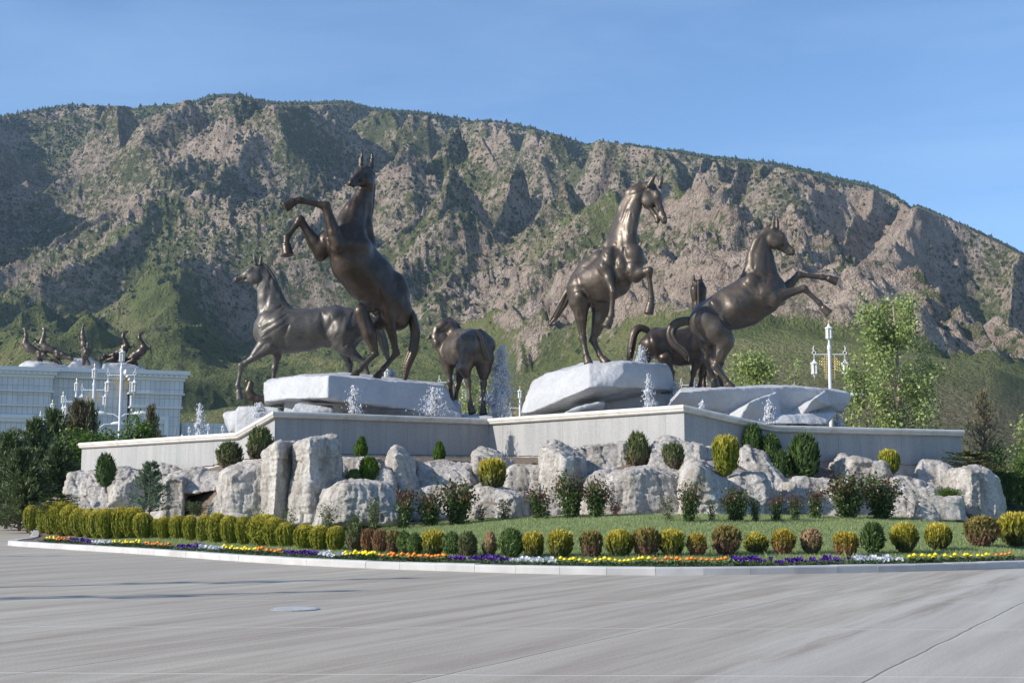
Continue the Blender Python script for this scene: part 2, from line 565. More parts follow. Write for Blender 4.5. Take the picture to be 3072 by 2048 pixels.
def m_ground():
    m, nt, b = mat_new("dry_plain")
    v = coords(nt)
    r = rampn(nt, noise(nt, v, 0.03, 6), [(0.3, (0.10, 0.11, 0.05)), (0.7, (0.22, 0.18, 0.10))])
    nt.links.new(r.outputs[0], b.inputs['Base Color']); b.inputs['Roughness'].default_value = 0.95
    return m

def m_soil():
    m, nt, b = mat_new("soil")
    v = coords(nt)
    a = rampn(nt, noise(nt, v, 6, 5, 0.7), [(0.3, (0.085, 0.06, 0.045)), (0.7, (0.22, 0.165, 0.12))])
    nt.links.new(a.outputs[0], b.inputs['Base Color']); b.inputs['Roughness'].default_value = 0.95
    bump(nt, b, noise(nt, v, 30, 4), 0.8, 0.03)
    return m

def m_lawn():
    m, nt, b = mat_new("lawn_soil")
    v = coords(nt)
    a = rampn(nt, noise(nt, v, 1.2, 4, 0.6), [(0.3, (0.11, 0.155, 0.045)), (0.7, (0.17, 0.22, 0.075))])
    nt.links.new(a.outputs[0], b.inputs['Base Color']); b.inputs['Roughness'].default_value = 0.95
    return m

def m_kerb():
    m, nt, b = mat_new("kerb_stone")
    v = coords(nt)
    n1 = noise(nt, v, 120, 3, 0.8); n2 = noise(nt, v, 1.1, 4)
    c = rampn(nt, n1, [(0.3, (0.33, 0.325, 0.315)), (0.65, (0.50, 0.49, 0.475))])
    c2 = mixc(nt, 0.7, c.outputs[0], rampn(nt, n2, [(0.3, (0.36, 0.35, 0.34)), (0.7, (0.58, 0.565, 0.54))]).outputs[0])
    nt.links.new(c2, b.inputs['Base Color']); b.inputs['Roughness'].default_value = 0.8
    bump(nt, b, n1, 0.3, 0.004)
    return m

M_SOIL = m_soil(); M_LAWN = m_lawn(); M_KERB = m_kerb(); M_ROAD = m_road(); M_GROUND = m_ground()

mb = MB(); mb.add([(-6000, -1500, -0.05), (6000, -1500, -0.05), (6000, 6000, -0.05), (-6000, 6000, -0.05)], [(0, 1, 2, 3)])
tag(mb.build("ground", M_GROUND), kind="structure")
mb = MB(); mb.add([(-150, -30, 0), (150, -30, 0), (150, 175, 0), (-150, 175, 0)], [(0, 1, 2, 3)])
tag(mb.build("road", M_ROAD), kind="structure")

# kerb: dressed stones set end to end, every one with a bevelled top
def kerb_run(name, pts, closed, stone=1.05, w=0.30, h=0.17):
    mb = MB()
    P = np.array(pts); 
    if closed: P = np.vstack([P, P[:1]])
    seg = np.linalg.norm(np.diff(P, axis=0), axis=1); S = np.concatenate([[0], np.cumsum(seg)])
    n = int(S[-1] / stone)
    for i in range(n):
        a, b2 = S[-1] * i / n + 0.004, S[-1] * (i + 1) / n - 0.004
        A = np.array([np.interp(a, S, P[:, 0]), np.interp(a, S, P[:, 1])]); B = np.array([np.interp(b2, S, P[:, 0]), np.interp(b2, S, P[:, 1])])
        d = (B - A) / np.linalg.norm(B - A); nrm = np.array([-d[1], d[0]])
        j = 0.004 * rng.normal(size=2)
        prof = [(0.0, -0.06), (0.0 + j[0], h - 0.035), (0.012, h - 0.01), (0.04, h + j[1]), (w, h + j[1]), (w, -0.06)]
        vs = []
        for e in (A, B):
            for o, z in prof:
                q = e + nrm * o
                vs.append((q[0], q[1], z))
        k = len(prof)
        fs = [(q, q + 1, q + 1 + k, q + k) for q in range(k - 1)] + [(k - 1, 0, k, 2 * k - 1), tuple(range(k))[::-1], tuple(range(k, 2 * k))]
        fs = [tuple(reversed(f)) for f in fs]
        mb.add(vs, fs)
    bm = bmesh.new(); me = mb.mesh(name); bm.from_mesh(me); bmesh.ops.recalc_face_normals(bm, faces=bm.faces); bm.to_mesh(me); bm.free()
    return tag(link_mesh(name, me, M_KERB), kind="structure")
kerb_run("kerb", KC, True)

# island soil sheet
BANK_MI = []
def island_sheet():
    gx = np.arange(-27, 31, 0.35); gy = np.arange(29.0, 104, 0.35)
    X, Y = np.meshgrid(gx, gy, indexing='ij')
    d = kerb_dist(X, Y)
    Z = island_z(X, Y)
    idx = np.arange(X.size).reshape(X.shape)
    q = np.stack([idx[:-1, :-1], idx[1:, :-1], idx[1:, 1:], idx[:-1, 1:]], -1).reshape(-1, 4)
    ok = (d.ravel()[q] > 0.1).all(1)
    q = q[ok]
    V = np.stack([X.ravel(), Y.ravel(), Z.ravel()], 1)
    me = np_mesh("island_soil", V, q, True)
    me.materials.append(M_SOIL); me.materials.append(M_LAWN)
    c = V[q].mean(1)
    fr = np.interp(c[:, 0], RLX, RLD)
    dd = kerb_dist(c[:, 0], c[:, 1])
    lawn = (dd > 1.9 + 0.25 * vn2(c[:, 0] * 2, c[:, 1] * 2, 3)) & (c[:, 1] < fr + 0.2 + 0.5 * vn2(c[:, 0], c[:, 1], 8))
    BANK_MI[:] = [me, lawn, c, dd]
    me.polygons.foreach_set("material_index", lawn.astype(np.int32))
    tag(link_mesh("island_ground", me), kind="structure")
island_sheet()

# lawn grass: separate blades
def lawn_blades(n=230000):
    x = rng.uniform(-13, 24, n * 2); y = rng.uniform(30.5, 54, n * 2)
    d = kerb_dist(x, y)
    fr = np.interp(x, RLX, RLD)
    m = (d > 1.75) & (y < fr + 0.3)
    x = x[m][:n]; y = y[m][:n]
    z = island_z(x, y)
    k = len(x)
    h = rng.uniform(0.045, 0.10, k) * (1 + 0.35 * vn2(x * 0.8, y * 0.8, 4)); w = rng.uniform(0.006, 0.011, k)
    a = rng.uniform(0, math.pi, k); lx = rng.normal(0, 0.03, k); ly = rng.normal(0, 0.03, k)
    V = np.empty((k, 3, 3))
    V[:, 0] = np.stack([x - w * np.cos(a), y - w * np.sin(a), z], 1)
    V[:, 1] = np.stack([x + w * np.cos(a), y + w * np.sin(a), z], 1)
    V[:, 2] = np.stack([x + lx, y + ly, z + h], 1)
    me = np_mesh("lawn", V.reshape(-1, 3), np.arange(k * 3).reshape(-1, 3))
    tag(link_mesh("lawn_grass", me, foliage_mat("grass_blade", (0.21, 0.265, 0.095), (0.44, 0.50, 0.24), trans=0.4)),
        "short green lawn between the clipped shrubs and the rockwork", "lawn", kind="stuff")
lawn_blades()

# ------------------------------------------------------------------ mountains
def cp(pts, u):
    p = np.array(pts, float)
    return np.interp(u, p[:, 0], p[:, 1])

CREST_A = [(-400, 1235), (0, 1240), (560, 1234), (720, 1217), (1000, 1190), (1300, 1158), (1500, 1128), (1600, 1112), (1700, 1094), (1900, 1050), (2060, 1013), (2200, 1008), (2400, 1024), (2600, 1044), (2765, 1063), (2970, 1098), (3072, 1133), (3500, 1200)]
CREST_B = [(-400, 960), (0, 975), (130, 938), (275, 943), (390, 955), (470, 934), (540, 926), (600, 960), (705, 1055), (790, 1110), (1000, 1140), (1350, 1135), (1500, 1100), (1620, 1050), (1720, 975), (1900, 870), (2020, 800), (2110, 755), (2190, 742), (2290, 790), (2390, 746), (2470, 785), (2600, 850), (2720, 900), (2800, 930), (2860, 1010), (2960, 1060), (3072, 1085), (3500, 1150)]
CREST_C = [(-400, 905), (0, 885), (100, 838), (204, 787), (280, 770), (357, 751), (459, 726), (520, 738), (610, 800), (720, 850), (830, 800), (960, 740), (1100, 770), (1230, 720), (1352, 708), (1450, 760), (1560, 800), (1700, 740), (1850, 700), (2060, 712), (2200, 745), (2400, 760), (2536, 740), (2620, 690), (2700, 650), (2760, 640), (2850, 690), (2960, 750), (3072, 800), (3500, 900)]
CREST_C2 = [(-400, 620), (0, 600), (200, 560), (420, 520), (640, 560), (860, 500), (1100, 540), (1326, 556), (1500, 575), (1740, 612), (1900, 600), (2100, 590), (2300, 620), (2560, 660), (2663, 645), (2755, 616), (2850, 655), (3000, 725), (3072, 762), (3500, 960)]
CREST_D = [(-400, 400), (0, 354), (110, 335), (200, 317), (300, 316), (400, 318), (560, 297), (640, 291), (720, 290), (755, 303), (800, 312), (860, 315), (940, 314), (1020, 311), (1060, 318), (1100, 331), (1250, 343), (1400, 355), (1470, 362), (1550, 375), (1640, 398), (1750, 413), (1900, 438), (2000, 453), (2100, 470), (2200, 482), (2330, 498), (2430, 520), (2520, 545), (2600, 560), (2680, 590), (2722, 618), (2800, 700), (3072, 900), (3500, 1100)]
DEP = [330.0, 640.0, 1050.0, 1450.0, 1950.0, 2700.0, 3300.0]

def mountains():
    u = np.concatenate([np.arange(-2300, -330, 14.0), np.arange(-330, 3420, 2.8), np.arange(3420, 5400, 14.0)])
    segs = [(0, 70, 1180, None), (1, 120, None, 14), (2, 170, None, 30), (3, 190, None, 34), (4, 300, None, 30)]
    crest = [np.full(u.shape, 1478.0), cp(CREST_A, u), cp(CREST_B, u), cp(CREST_C, u), cp(CREST_C2, u), cp(CREST_D, u)]
    rowsD = []; rowsY = []; rowsL = []
    # per-column depth wobble of the crests so that ridges are not circles round the camera
    wob = [1 + 0.10 * fbm2(u / 700.0, u * 0 + 3.7 * k, 3, 40 + k) for k in range(6)]
    wob[0] = wob[0] * 0 + 1
    nrows = [60, 130, 200, 240, 400]
    dips = [0, 10, 26, 40, 30]
    for k in range(5):
        D0 = DEP[k] * wob[k]; D1 = DEP[k + 1] * wob[k + 1]
        for i in range(nrows[k]):
            t = i / nrows[k]
            D = D0 + (D1 - D0) * t
            e = t ** (1.05 if k else 1.6)
            y = crest[k] + (crest[k + 1] - crest[k]) * e + dips[k] * math.exp(-((t - 0.10) / 0.07) ** 2)
            rowsD.append(D); rowsY.append(y); rowsL.append(np.full(u.shape, k + t))
    rowsD.append(DEP[5] * wob[5]); rowsY.append(crest[5]); rowsL.append(np.full(u.shape, 5.0))
    for t in (0.3, 1.0):
        rowsD.append(DEP[5] * wob[5] + 500 * t); rowsY.append(crest[5] + 240 * t); rowsL.append(np.full(u.shape, 5.0 + t))
    D = np.array(rowsD); Y = np.array(rowsY); Lk = np.array(rowsL)
    U = np.broadcast_to(u, D.shape)
    uu = (1024.0 - Y) / FPX; T = D / (CT - uu * ST)
    X = (U - 1536) / FPX * T
    Z = CAMH + T * (ST + uu * CT)
    # spurs and gullies
    wx = X + 60 * fbm2(X / 420, D / 420, 3, 11); wy = D + 80 * fbm2(X / 380 + 5, D / 380, 3, 12)
    ls = np.clip(Lk, 0, 5)
    ampS = np.interp(ls, [0, 0.6, 1, 1.4, 2, 3, 4, 4.6, 4.93, 5], [0, 0.5, 2, 14, 26, 80, 104, 74, 20, 5])
    sk = wx + 0.35 * wy
    sp = (1 - np.abs(vn2(sk / 230, wy / 560, 21))) * 2 - 1
    sp = sp + 0.55 * ((1 - np.abs(vn2((wx - 0.5 * wy) / 120, wy / 300, 22))) * 2 - 1)
    hill = np.interp(ls, [0, 1.0, 1.25, 2.4, 3.0], [0, 0, 1, 1, 0]) * 20 * ((1 - np.abs(vn2((wx + 0.7 * wy) / 105, wy / 260, 24)) ** 1.3 * 2) - 0.2 + 0.5 * vn2(wx / 60, wy / 70, 25))
    Z = Z + hill
    sp = sp + 0.35 * ((1 - np.abs(vn2((wx - 0.9 * wy) / 62, wy / 150, 23))) * 2 - 1) - 0.12
    Z = Z + ampS * (sp - 0.45)
    # rock mask: bare crags against grass
    rk = 0.5 + 0.9 * fbm2(wx / 170, wy / 230, 4, 31) + np.interp(ls, [0, 1, 1.2, 2, 2.3, 3, 3.4, 4, 5], [-2.2, -1.6, -0.35, -0.25, -0.05, 0.0, 0.22, 0.32, 0.30])
    left = smooth01((1400 - U) / 800)
    rk = rk - 0.55 * left * smooth01((3.2 - ls) / 0.8) * (ls > 1)
    rk = rk + 0.72 * smooth01((U - 1350) / 250) * smooth01((ls - 1.01) / 0.08) * smooth01((2.4 - ls) / 0.3)
    rk = rk + 0.55 * np.exp(-((U - 2760) / 170) ** 2) * smooth01((ls - 2.7) / 0.4)
    rk = rk + 0.45 * smooth01((U - 2550) / 250) * smooth01((ls - 1.15) / 0.3) + 0.25 * (sp - 0.45)
    rock = smooth01((rk - 0.25) / 0.5)
    rock = np.maximum(rock, 0.62 * smooth01((ls - 2.2) / 0.5) * (0.75 + 0.4 * fbm2(wx / 40, wy / 50, 3, 33)))
    # crags
    a2 = np.interp(ls, [0, 1, 1.3, 2, 4.85, 5], [0.15, 0.4, 0.8, 1.0, 1.0, 0.5])
    det = np.zeros_like(Z)
    xd = wx * 1.0; yd = wy * 0.6
    # slanting rock strata
    for lam, am, sd in ((75, 12.0, 51), (34, 8.0, 52), (16, 5.6, 53), (8, 3.6, 54), (4.2, 2.0, 55)):
        r = 1 - 2 * np.abs(vn2((xd + 0.3 * Z) / lam, (yd + Z * 0.4) / lam, sd))
        det += am * r
    stt = (Z - 0.5 * X + 12 * fbm2(X / 60, D / 60, 3, 61)) / 15.0
    strata = (np.abs((stt % 1.0) - 0.5) * 2) * 5.0
    Z = Z + a2 * rock * (det * 0.85 + strata * (0.5 + 1.1 * smooth01((U - 1450) / 250) * smooth01((2.6 - ls) / 0.5))) + a2 * (1 - rock) * det * 0.16
    Z = Z + np.interp(ls, [0, 0.2, 1, 1.2], [0, 1, 1, 0]) * 0.5 * fbm2(X / 9, D / 9, 3, 71)
    # keep the far skyline on the photograph's: damp what pokes above it
    lim_y = np.minimum(cp(CREST_D, u), cp(CREST_C2, u) + 4)[None, :] + 3
    ul = (1024.0 - lim_y) / FPX
    zl = CAMH + D * (ST + ul * CT) / (CT - ul * ST)
    over = Z - zl
    Z = np.where(over > 0, zl + 5 * np.tanh(over / 12.0) * np.where(ls > 4.9, 1, 0.3), Z)
    nr, nc = Z.shape
    idx = np.arange(nr * nc).reshape(nr, nc)
    q = np.stack([idx[:-1, :-1], idx[:-1, 1:], idx[1:, 1:], idx[1:, :-1]], -1).reshape(-1, 4)
    V = np.stack([X.ravel(), D.ravel(), Z.ravel()], 1)
    me = np_mesh("mountains", V, q, True)
    for nm, arr in (("rock", rock), ("zone", ls / 5.0)):
        at_ = me.attributes.new(nm, 'FLOAT', 'POINT'); at_.data.foreach_set("value", np.ascontiguousarray(arr.ravel(), dtype=np.float32))
    return me, V, rock.ravel(), np.where((U > -400) & (U < 3480), ls, 0).ravel()

def m_mountain():
    m, nt, b = mat_new("mountain_side")
    v = coords(nt)
    ar = nt.nodes.new("ShaderNodeAttribute"); ar.attribute_name = "rock"
    az = nt.nodes.new("ShaderNodeAttribute"); az.attribute_name = "zone"
    geo = nt.nodes.new("ShaderNodeNewGeometry")
    sp = nt.nodes.new("ShaderNodeSeparateXYZ"); nt.links.new(geo.outputs['True Normal'], sp.inputs[0])
    n1 = noise(nt, v, 0.055, 6, 0.65); n2 = noise(nt, v, 0.012, 4); n3 = noise(nt, v, 0.30, 4, 0.7)
    crk = rampn(nt, noise(nt, v, 0.42, 5, 0.75, 0.8), [(0.36, (0.42, 0.40, 0.42)), (0.50, (1.0, 1.0, 1.0))])
    rockc = rampn(nt, n1, [(0.30, (0.27, 0.205, 0.160)), (0.5, (0.47, 0.375, 0.298)), (0.68, (0.67, 0.555, 0.455))])
    rockc2 = mixc(nt, rampn(nt, n2, [(0.4, (0, 0, 0)), (0.65, (1, 1, 1))]).outputs[0], rockc.outputs[0], mixc(nt, 0.6, rockc.outputs[0], (0.49, 0.375, 0.28)))
    rockc2 = mixc(nt, 1.0, rockc2, crk.outputs[0], 'MULTIPLY')
    grass = rampn(nt, noise(nt, v, 0.02, 5, 0.6), [(0.3, (0.105, 0.125, 0.045)), (0.5, (0.175, 0.195, 0.070)), (0.7, (0.27, 0.255, 0.12))])
    # dry grass on the apron in front
    apron = rampn(nt, az.outputs['Fac'], [(0.14, (1, 1, 1)), (0.205, (0, 0, 0))])
    dry = rampn(nt, noise(nt, v, 0.018, 5, 0.6), [(0.3, (0.165, 0.165, 0.075)), (0.7, (0.285, 0.22, 0.14))])
    tuft = rampn(nt, noise(nt, v, 0.33, 3, 0.6), [(0.42, (0.62, 0.66, 0.6)), (0.6, (1.15, 1.12, 1.1))])
    dryc = mixc(nt, 1.0, dry.outputs[0], tuft.outputs[0], 'MULTIPLY')
    gcol = mixc(nt, apron.outputs[0], grass.outputs[0], dryc)
    # rock shows where the mask, the slope and a fine noise agree
    slope = mathn(nt, 'SUBTRACT', 1.0, sp.outputs[2])
    f = mathn(nt, 'ADD', mathn(nt, 'ADD', mathn(nt, 'MULTIPLY', ar.outputs['Fac'], 0.85), mathn(nt, 'MULTIPLY', slope, 0.85)), mathn(nt, 'MULTIPLY', mathn(nt, 'SUBTRACT', n3, 0.5), 1.1))
    fr = rampn(nt, f, [(0.80, (0, 0, 0)), (0.98, (1, 1, 1))])
    col = mixc(nt, fr.outputs[0], gcol, rockc2)
    n4 = noise(nt, v, 0.125, 6, 0.72)
    zt_ = mathn(nt, 'MULTIPLY', az.outputs['Fac'], 0.10)
    rs = rampn(nt, mathn(nt, 'ADD', mathn(nt, 'ADD', n4, zt_), mathn(nt, 'MULTIPLY', mathn(nt, 'SUBTRACT', noise(nt, v, 0.0085, 4, 0.6), 0.5), 0.75)), [(0.560, (0, 0, 0)), (0.62, (1, 1, 1))])
    scr = rampn(nt, n3, [(0.3, (0.056, 0.074, 0.026)), (0.7, (0.165, 0.190, 0.074))])
    apr = rampn(nt, az.outputs['Fac'], [(0.20, (0, 0, 0)), (0.27, (1, 1, 1))])
    col = mixc(nt, mathn(nt, 'MULTIPLY', mathn(nt, 'MULTIPLY', rs.outputs[0], apr.outputs[0]), 0.9), col, scr.outputs[0])
    # scrub: dark dots
    vo = nt.nodes.new("ShaderNodeTexVoronoi"); vo.feature = 'F1'; vo.inputs['Scale'].default_value = 0.15; vo.inputs['Randomness'].default_value = 1.0
    nt.links.new(v, vo.inputs['Vector'])
    den = noise(nt, v, 0.009, 4, 0.6)
    thr = mathn(nt, 'MULTIPLY', rampn(nt, mathn(nt, 'ADD', den, mathn(nt, 'MULTIPLY', az.outputs['Fac'], 0.16)), [(0.42, (0, 0, 0)), (0.66, (1, 1, 1))]).outputs[0], 0.34)
    dots = mathn(nt, 'LESS_THAN', vo.outputs['Distance'], thr)
    notap = rampn(nt, az.outputs['Fac'], [(0.19, (0, 0, 0)), (0.25, (1, 1, 1))])
    dots = mathn(nt, 'MULTIPLY', dots, notap.outputs[0])
    col = mixc(nt, mathn(nt, 'MULTIPLY', dots, 0.85), col, (0.030, 0.048, 0.020))
    nt.links.new(col, b.inputs['Base Color'])
    b.inputs['Roughness'].default_value = 0.95
    b.inputs['Specular IOR Level'].default_value = 0.1
    bh = mathn(nt, 'ADD', n3, mathn(nt, 'MULTIPLY', noise(nt, v, 0.7, 3, 0.6), 0.5))
    bump(nt, b, bh, 1.0, 8.0)
    return m

_me, MV, MROCK, MLS = mountains()
tag(link_mesh("mountains", _me, m_mountain()), kind="structure")

# scrub and junipers on the slopes and along the skyline
def mountain_scrub(n=34000):
    base = []
    for s in range(6):
        a = s * math.pi / 3
        base.append((math.cos(a), math.sin(a), 0.15))
    base += [(0, 0, 1.25), (0, 0, -0.3)]
    base = np.array(base)
    fc = [(i, (i + 1) % 6, 6) for i in range(6)] + [((i + 1) % 6, i, 7) for i in range(6)]
    fc = np.array(fc)
    den = fbm2(MV[:, 0] / 130, MV[:, 1] / 130, 4, 91) + 0.16 * (MLS - 3) - 0.25 * MROCK
    w = np.clip(den + 0.12, 0, 1) ** 1.3 * (MLS > 1.15) * (MLS < 4.99)
    w = w * (MV[:, 1] ** 1.0)
    w = w + (MLS > 4.86) * (MLS < 5.01) * MV[:, 1] * 0.35
    w = w / w.sum()
    ch = rng.choice(len(MV), n, p=w)
    P = MV[ch]
    sz = rng.uniform(1.0, 2.3, n) * np.where(MLS[ch] > 4.8, 1.25, 1.0) * np.interp(P[:, 1], [900, 2500], [0.6, 1.35])
    V = base[None] * sz[:, None, None] * (1 + 0.35 * rng.normal(size=(n, 8, 1)))
    V[:, :, 2] *= rng.uniform(0.8, 1.7, n)[:, None]
    V = V + P[:, None, :] + rng.normal(0, 1.0, (n, 1, 3)) * [1, 1, 0]
    F = fc[None] + (np.arange(n) * 8)[:, None, None]
    me = np_mesh("mountain_scrub", V.reshape(-1, 3), F.reshape(-1, 3))
    tag(link_mesh("mountain_scrub", me, foliage_mat("scrub_leaf", (0.020, 0.034, 0.016), (0.052, 0.072, 0.030), trans=0.0)),
        "dark juniper scrub dotted over the mountain slopes and along the ridge", "scrub", kind="stuff")
mountain_scrub()
# ------------------------------------------------------------------ granite plinth wall
def m_granite():
    m, nt, b = mat_new("granite_cladding")
    v = coords(nt)
    n1 = noise(nt, v, 26, 4, 0.8)
    tc = nt.nodes.new("ShaderNodeTexCoord")
    mp = nt.nodes.new("ShaderNodeMapping"); mp.inputs['Scale'].default_value = (1.1, 1.1, 0.10); nt.links.new(tc.outputs['Object'], mp.inputs[0])
    n2 = noise(nt, mp.outputs[0], 1.6, 5, 0.65)
    c = rampn(nt, n1, [(0.35, (0.21, 0.207, 0.205)), (0.62, (0.38, 0.375, 0.365))])
    c2 = mixc(nt, rampn(nt, n2, [(0.38, (1, 1, 1)), (0.62, (0, 0, 0))]).outputs[0], c.outputs[0], mixc(nt, 0.35, c.outputs[0], (0.50, 0.48, 0.45)))
    nt.links.new(c2, b.inputs['Base Color']); b.inputs['Roughness'].default_value = 0.6
    bump(nt, b, n1, 0.2, 0.004)
    return m

def m_coping():
    m, nt, b = mat_new("limestone_coping")
    v = coords(nt)
    n1 = noise(nt, v, 1.6, 5, 0.7, 0.6); n2 = noise(nt, v, 40, 3)
    c = rampn(nt, n1, [(0.32, (0.50, 0.44, 0.35)), (0.46, (0.66, 0.62, 0.54)), (0.65, (0.76, 0.74, 0.69))])
    nt.links.new(mixc(nt, 0.3, c.outputs[0], rampn(nt, n2, [(0.3, (0.5, 0.47, 0.42)), (0.7, (0.82, 0.8, 0.76))]).outputs[0]), b.inputs['Base Color'])
    b.inputs['Roughness'].default_value = 0.45
    return m

M_GRAN = m_granite(); M_COPE = m_coping()
M_WHITE_ROCK = None

ZH = zat(1213, 50.0) - 0.0         # high coping top
ZLR = 4.40; ZLL = 4.32
# wall path with the level of the coping top at each point
P_L0 = np.array([-20.6, 65.6]); P_L2 = np.array([-9.3, 53.6]); P_L1 = P_L0 + (P_L2 - P_L0) * 0.846
P_C = np.array([-1.0, 58.6]); P_R0 = np.array([6.3, 50.0]); P_R2 = np.array([18.1, 55.1]); P_R1 = P_R0 + (P_R2 - P_R0) * 0.297
ZC_L = zat(1236, 53.6); ZC_C = zat(1255, 58.6); ZH2 = zat(1213, 50.0)
ZTOP = (ZC_L + ZC_C + ZH2) / 3
PATH = [(P_L0, ZLL), (P_L1, ZLL), (P_L2, ZTOP), (P_C, ZTOP), (P_R0, ZTOP), (P_R1, ZLR), (P_R2, ZLR)]

def offset_path(pts, o):
    """offset towards the viewer's side (right-hand normal) with mitred corners"""
    out = []
    for i, p in enumerate(pts):
        ds = []
        if i > 0: ds.append((p - pts[i - 1]) / np.linalg.norm(p - pts[i - 1]))
        if i < len(pts) - 1: ds.append((pts[i + 1] - p) / np.linalg.norm(pts[i + 1] - p))
        ns = [np.array([d[1], -d[0]]) for d in ds]
        n = sum(ns) / len(ns); n = n / np.linalg.norm(n)
        out.append(p + n * o / (n @ ns[0]))
    return out

plinth = empty("plinth_wall", (0, 57, 0), "star-shaped grey granite plinth wall with a pale stone coping under the bronze horses", "wall")
def W0(o):            # parent to plinth and keep world placement
    o.parent = plinth; o.location = (0, -57, 0); return o

def wall_sweep(name, prof, mat, ztop=0.0, smooth=False):
    """sweeps a (offset, dz) profile along the coping path"""
    pts = [p for p, z in PATH]
    rings = []
    offs = {o for o, dz in prof}
    op = {o: offset_path(pts, o) for o in offs}
    mb = MB(); vs = []
    for i, (p, z) in enumerate(PATH):
        for o, dz in prof:
            q = op[o][i]; vs.append((q[0], q[1], (z + dz) if dz > -2 else dz + 1000))
    k = len(prof); fs = []
    for i in range(len(PATH) - 1):
        for j in range(k):
            j2 = (j + 1) % k
            fs.append((i * k + j, (i + 1) * k + j, (i + 1) * k + j2, i * k + j2))
    fs.append(tuple(range(k))); fs.append(tuple((len(PATH) - 1) * k + j for j in reversed(range(k))))
    mb.add(vs, fs)
    me = mb.mesh(name); bm = bmesh.new(); bm.from_mesh(me); bmesh.ops.recalc_face_normals(bm, faces=bm.faces); bm.to_mesh(me); bm.free()
    return W0(link_mesh(name, me, mat))

wall_sweep("coping", [(0.17, 0.0), (0.20, -0.03), (0.21, -0.09), (0.19, -0.14), (0.16, -0.155), (0.155, -0.20), (0.12, -0.24), (0.06, -0.262), (-0.42, -0.262), (-0.42, 0.0)], M_COPE)
# granite face: one mesh, individual slabs with thin open joints
def granite_face():
    mb = MB()
    for a in range(len(PATH) - 1):
        (p, zp), (q, zq) = PATH[a], PATH[a + 1]
        L = np.linalg.norm(q - p); d = (q - p) / L; nrm = np.array([d[1], -d[0]])
        n = max(1, int(round(L / 0.98)))
        for i in range(n):
            g = 0.004
            s0, s1 = L * i / n + (g if i else -0.0), L * (i + 1) / n - (g if i < n - 1 else 0)
            f = 0.0006 * rng.normal()
            za, zb = zp + (zq - zp) * s0 / L - 0.262, zp + (zq - zp) * s1 / L - 0.262
            A = p + d * s0; B = p + d * s1
            zb0 = np.interp((A[0] + B[0]) / 2, [-21, -9, -1, 6.3, 18], [2.1, 3.45, 3.50, 3.2, 2.95])
            vs = []
            for P_, zt in ((A, za), (B, zb)):
                for o in (0.0 + f, -0.3):
                    for z in (zb0, zt):
                        r = P_ + nrm * o
                        vs.append((r[0], r[1], z))
            # idx: A0bot0 A0top1 Abk2 Abk3 B4 B5 B6 B7
            mb.add(vs, [(0, 4, 5, 1), (2, 3, 7, 6), (0, 1, 3, 2), (4, 6, 7, 5), (0, 2, 6, 4), (1, 5, 7, 3)])
    me = mb.mesh("granite_face"); bm = bmesh.new(); bm.from_mesh(me); bmesh.ops.recalc_face_normals(bm, faces=bm.faces); bm.to_mesh(me); bm.free()
    W0(link_mesh("granite_cladding", me, M_GRAN))
granite_face()
# mortar backing and rough footing under the cladding
M_MORTAR = simple("mortar", (0.42, 0.41, 0.39), 0.9)
def backing():
    mb = MB(); mf = MB()
    pts = [p for p, z in PATH]
    fr = offset_path(pts, -0.012); bk = offset_path(pts, -0.40)
    f2 = offset_path(pts, -0.06)
    for i in range(len(PATH) - 1):
        z0, z1 = PATH[i][1] - 0.264, PATH[i + 1][1] - 0.264
        zl = [float(np.interp(pts[j][0], [-21, -9, -1, 6.3, 18], [2.1, 3.45, 3.50, 3.2, 2.95])) + 0.003 for j in (i, i + 1)]
        vs = [(*fr[i], zl[0]), (*fr[i + 1], zl[1]), (*bk[i + 1], zl[1]), (*bk[i], zl[0]), (*fr[i], z0), (*fr[i + 1], z1), (*bk[i + 1], z1), (*bk[i], z0)]
        fs = [(3, 2, 1, 0), (4, 5, 6, 7), (0, 1, 5, 4), (2, 3, 7, 6)]
        if i == 0: fs.append((3, 0, 4, 7))
        if i == len(PATH) - 2: fs.append((1, 2, 6, 5))
        mb.add(vs, fs)
        vs = [(*f2[i], 1.0), (*f2[i + 1], 1.0), (*bk[i + 1], 1.0), (*bk[i], 1.0), (*f2[i], zl[0] - 0.02), (*f2[i + 1], zl[1] - 0.02), (*bk[i + 1], zl[1] - 0.02), (*bk[i], zl[0] - 0.02)]
        mf.add(vs, fs)
    W0(mb.build("mortar_bed", M_MORTAR)); 
    W0(mf.build("rubble_footing", simple("rubble", (0.50, 0.47, 0.43), 0.9, var=0.3, scale=3, bumpd=0.08)))
backing()
# the deck inside the wall: basin with water at the foot of the rocks
def deck():
    pts = [tuple(p + np.array([0, 0.42])) for p, z in PATH]
    mb = MB()
    back = [(16, 74), (0, 84), (-17, 78)]
    allp = [(pts[0], 4.0), (pts[1], 4.0), (pts[2], 4.75), (pts[3], 4.75), (pts[4], 4.75), (pts[5], 4.05), (pts[6], 4.05)]
    c = (0, 68, 4.9)
    vs = [c] + [(*p, z) for p, z in allp] + [(*p, 4.2) for p in back]
    n = len(vs) - 1
    mb.add(vs, [(0, 1 + (i + 1) % n, 1 + i) for i in range(n)])
    o = mb.build("basin_floor", simple("basin_stone", (0.42, 0.43, 0.44), 0.4, var=0.2))
    me = o.data; bm = bmesh.new(); bm.from_mesh(me); bmesh.ops.recalc_face_normals(bm, faces=bm.faces); bm.to_mesh(me); bm.free()
    tag(o, kind="structure")
deck()

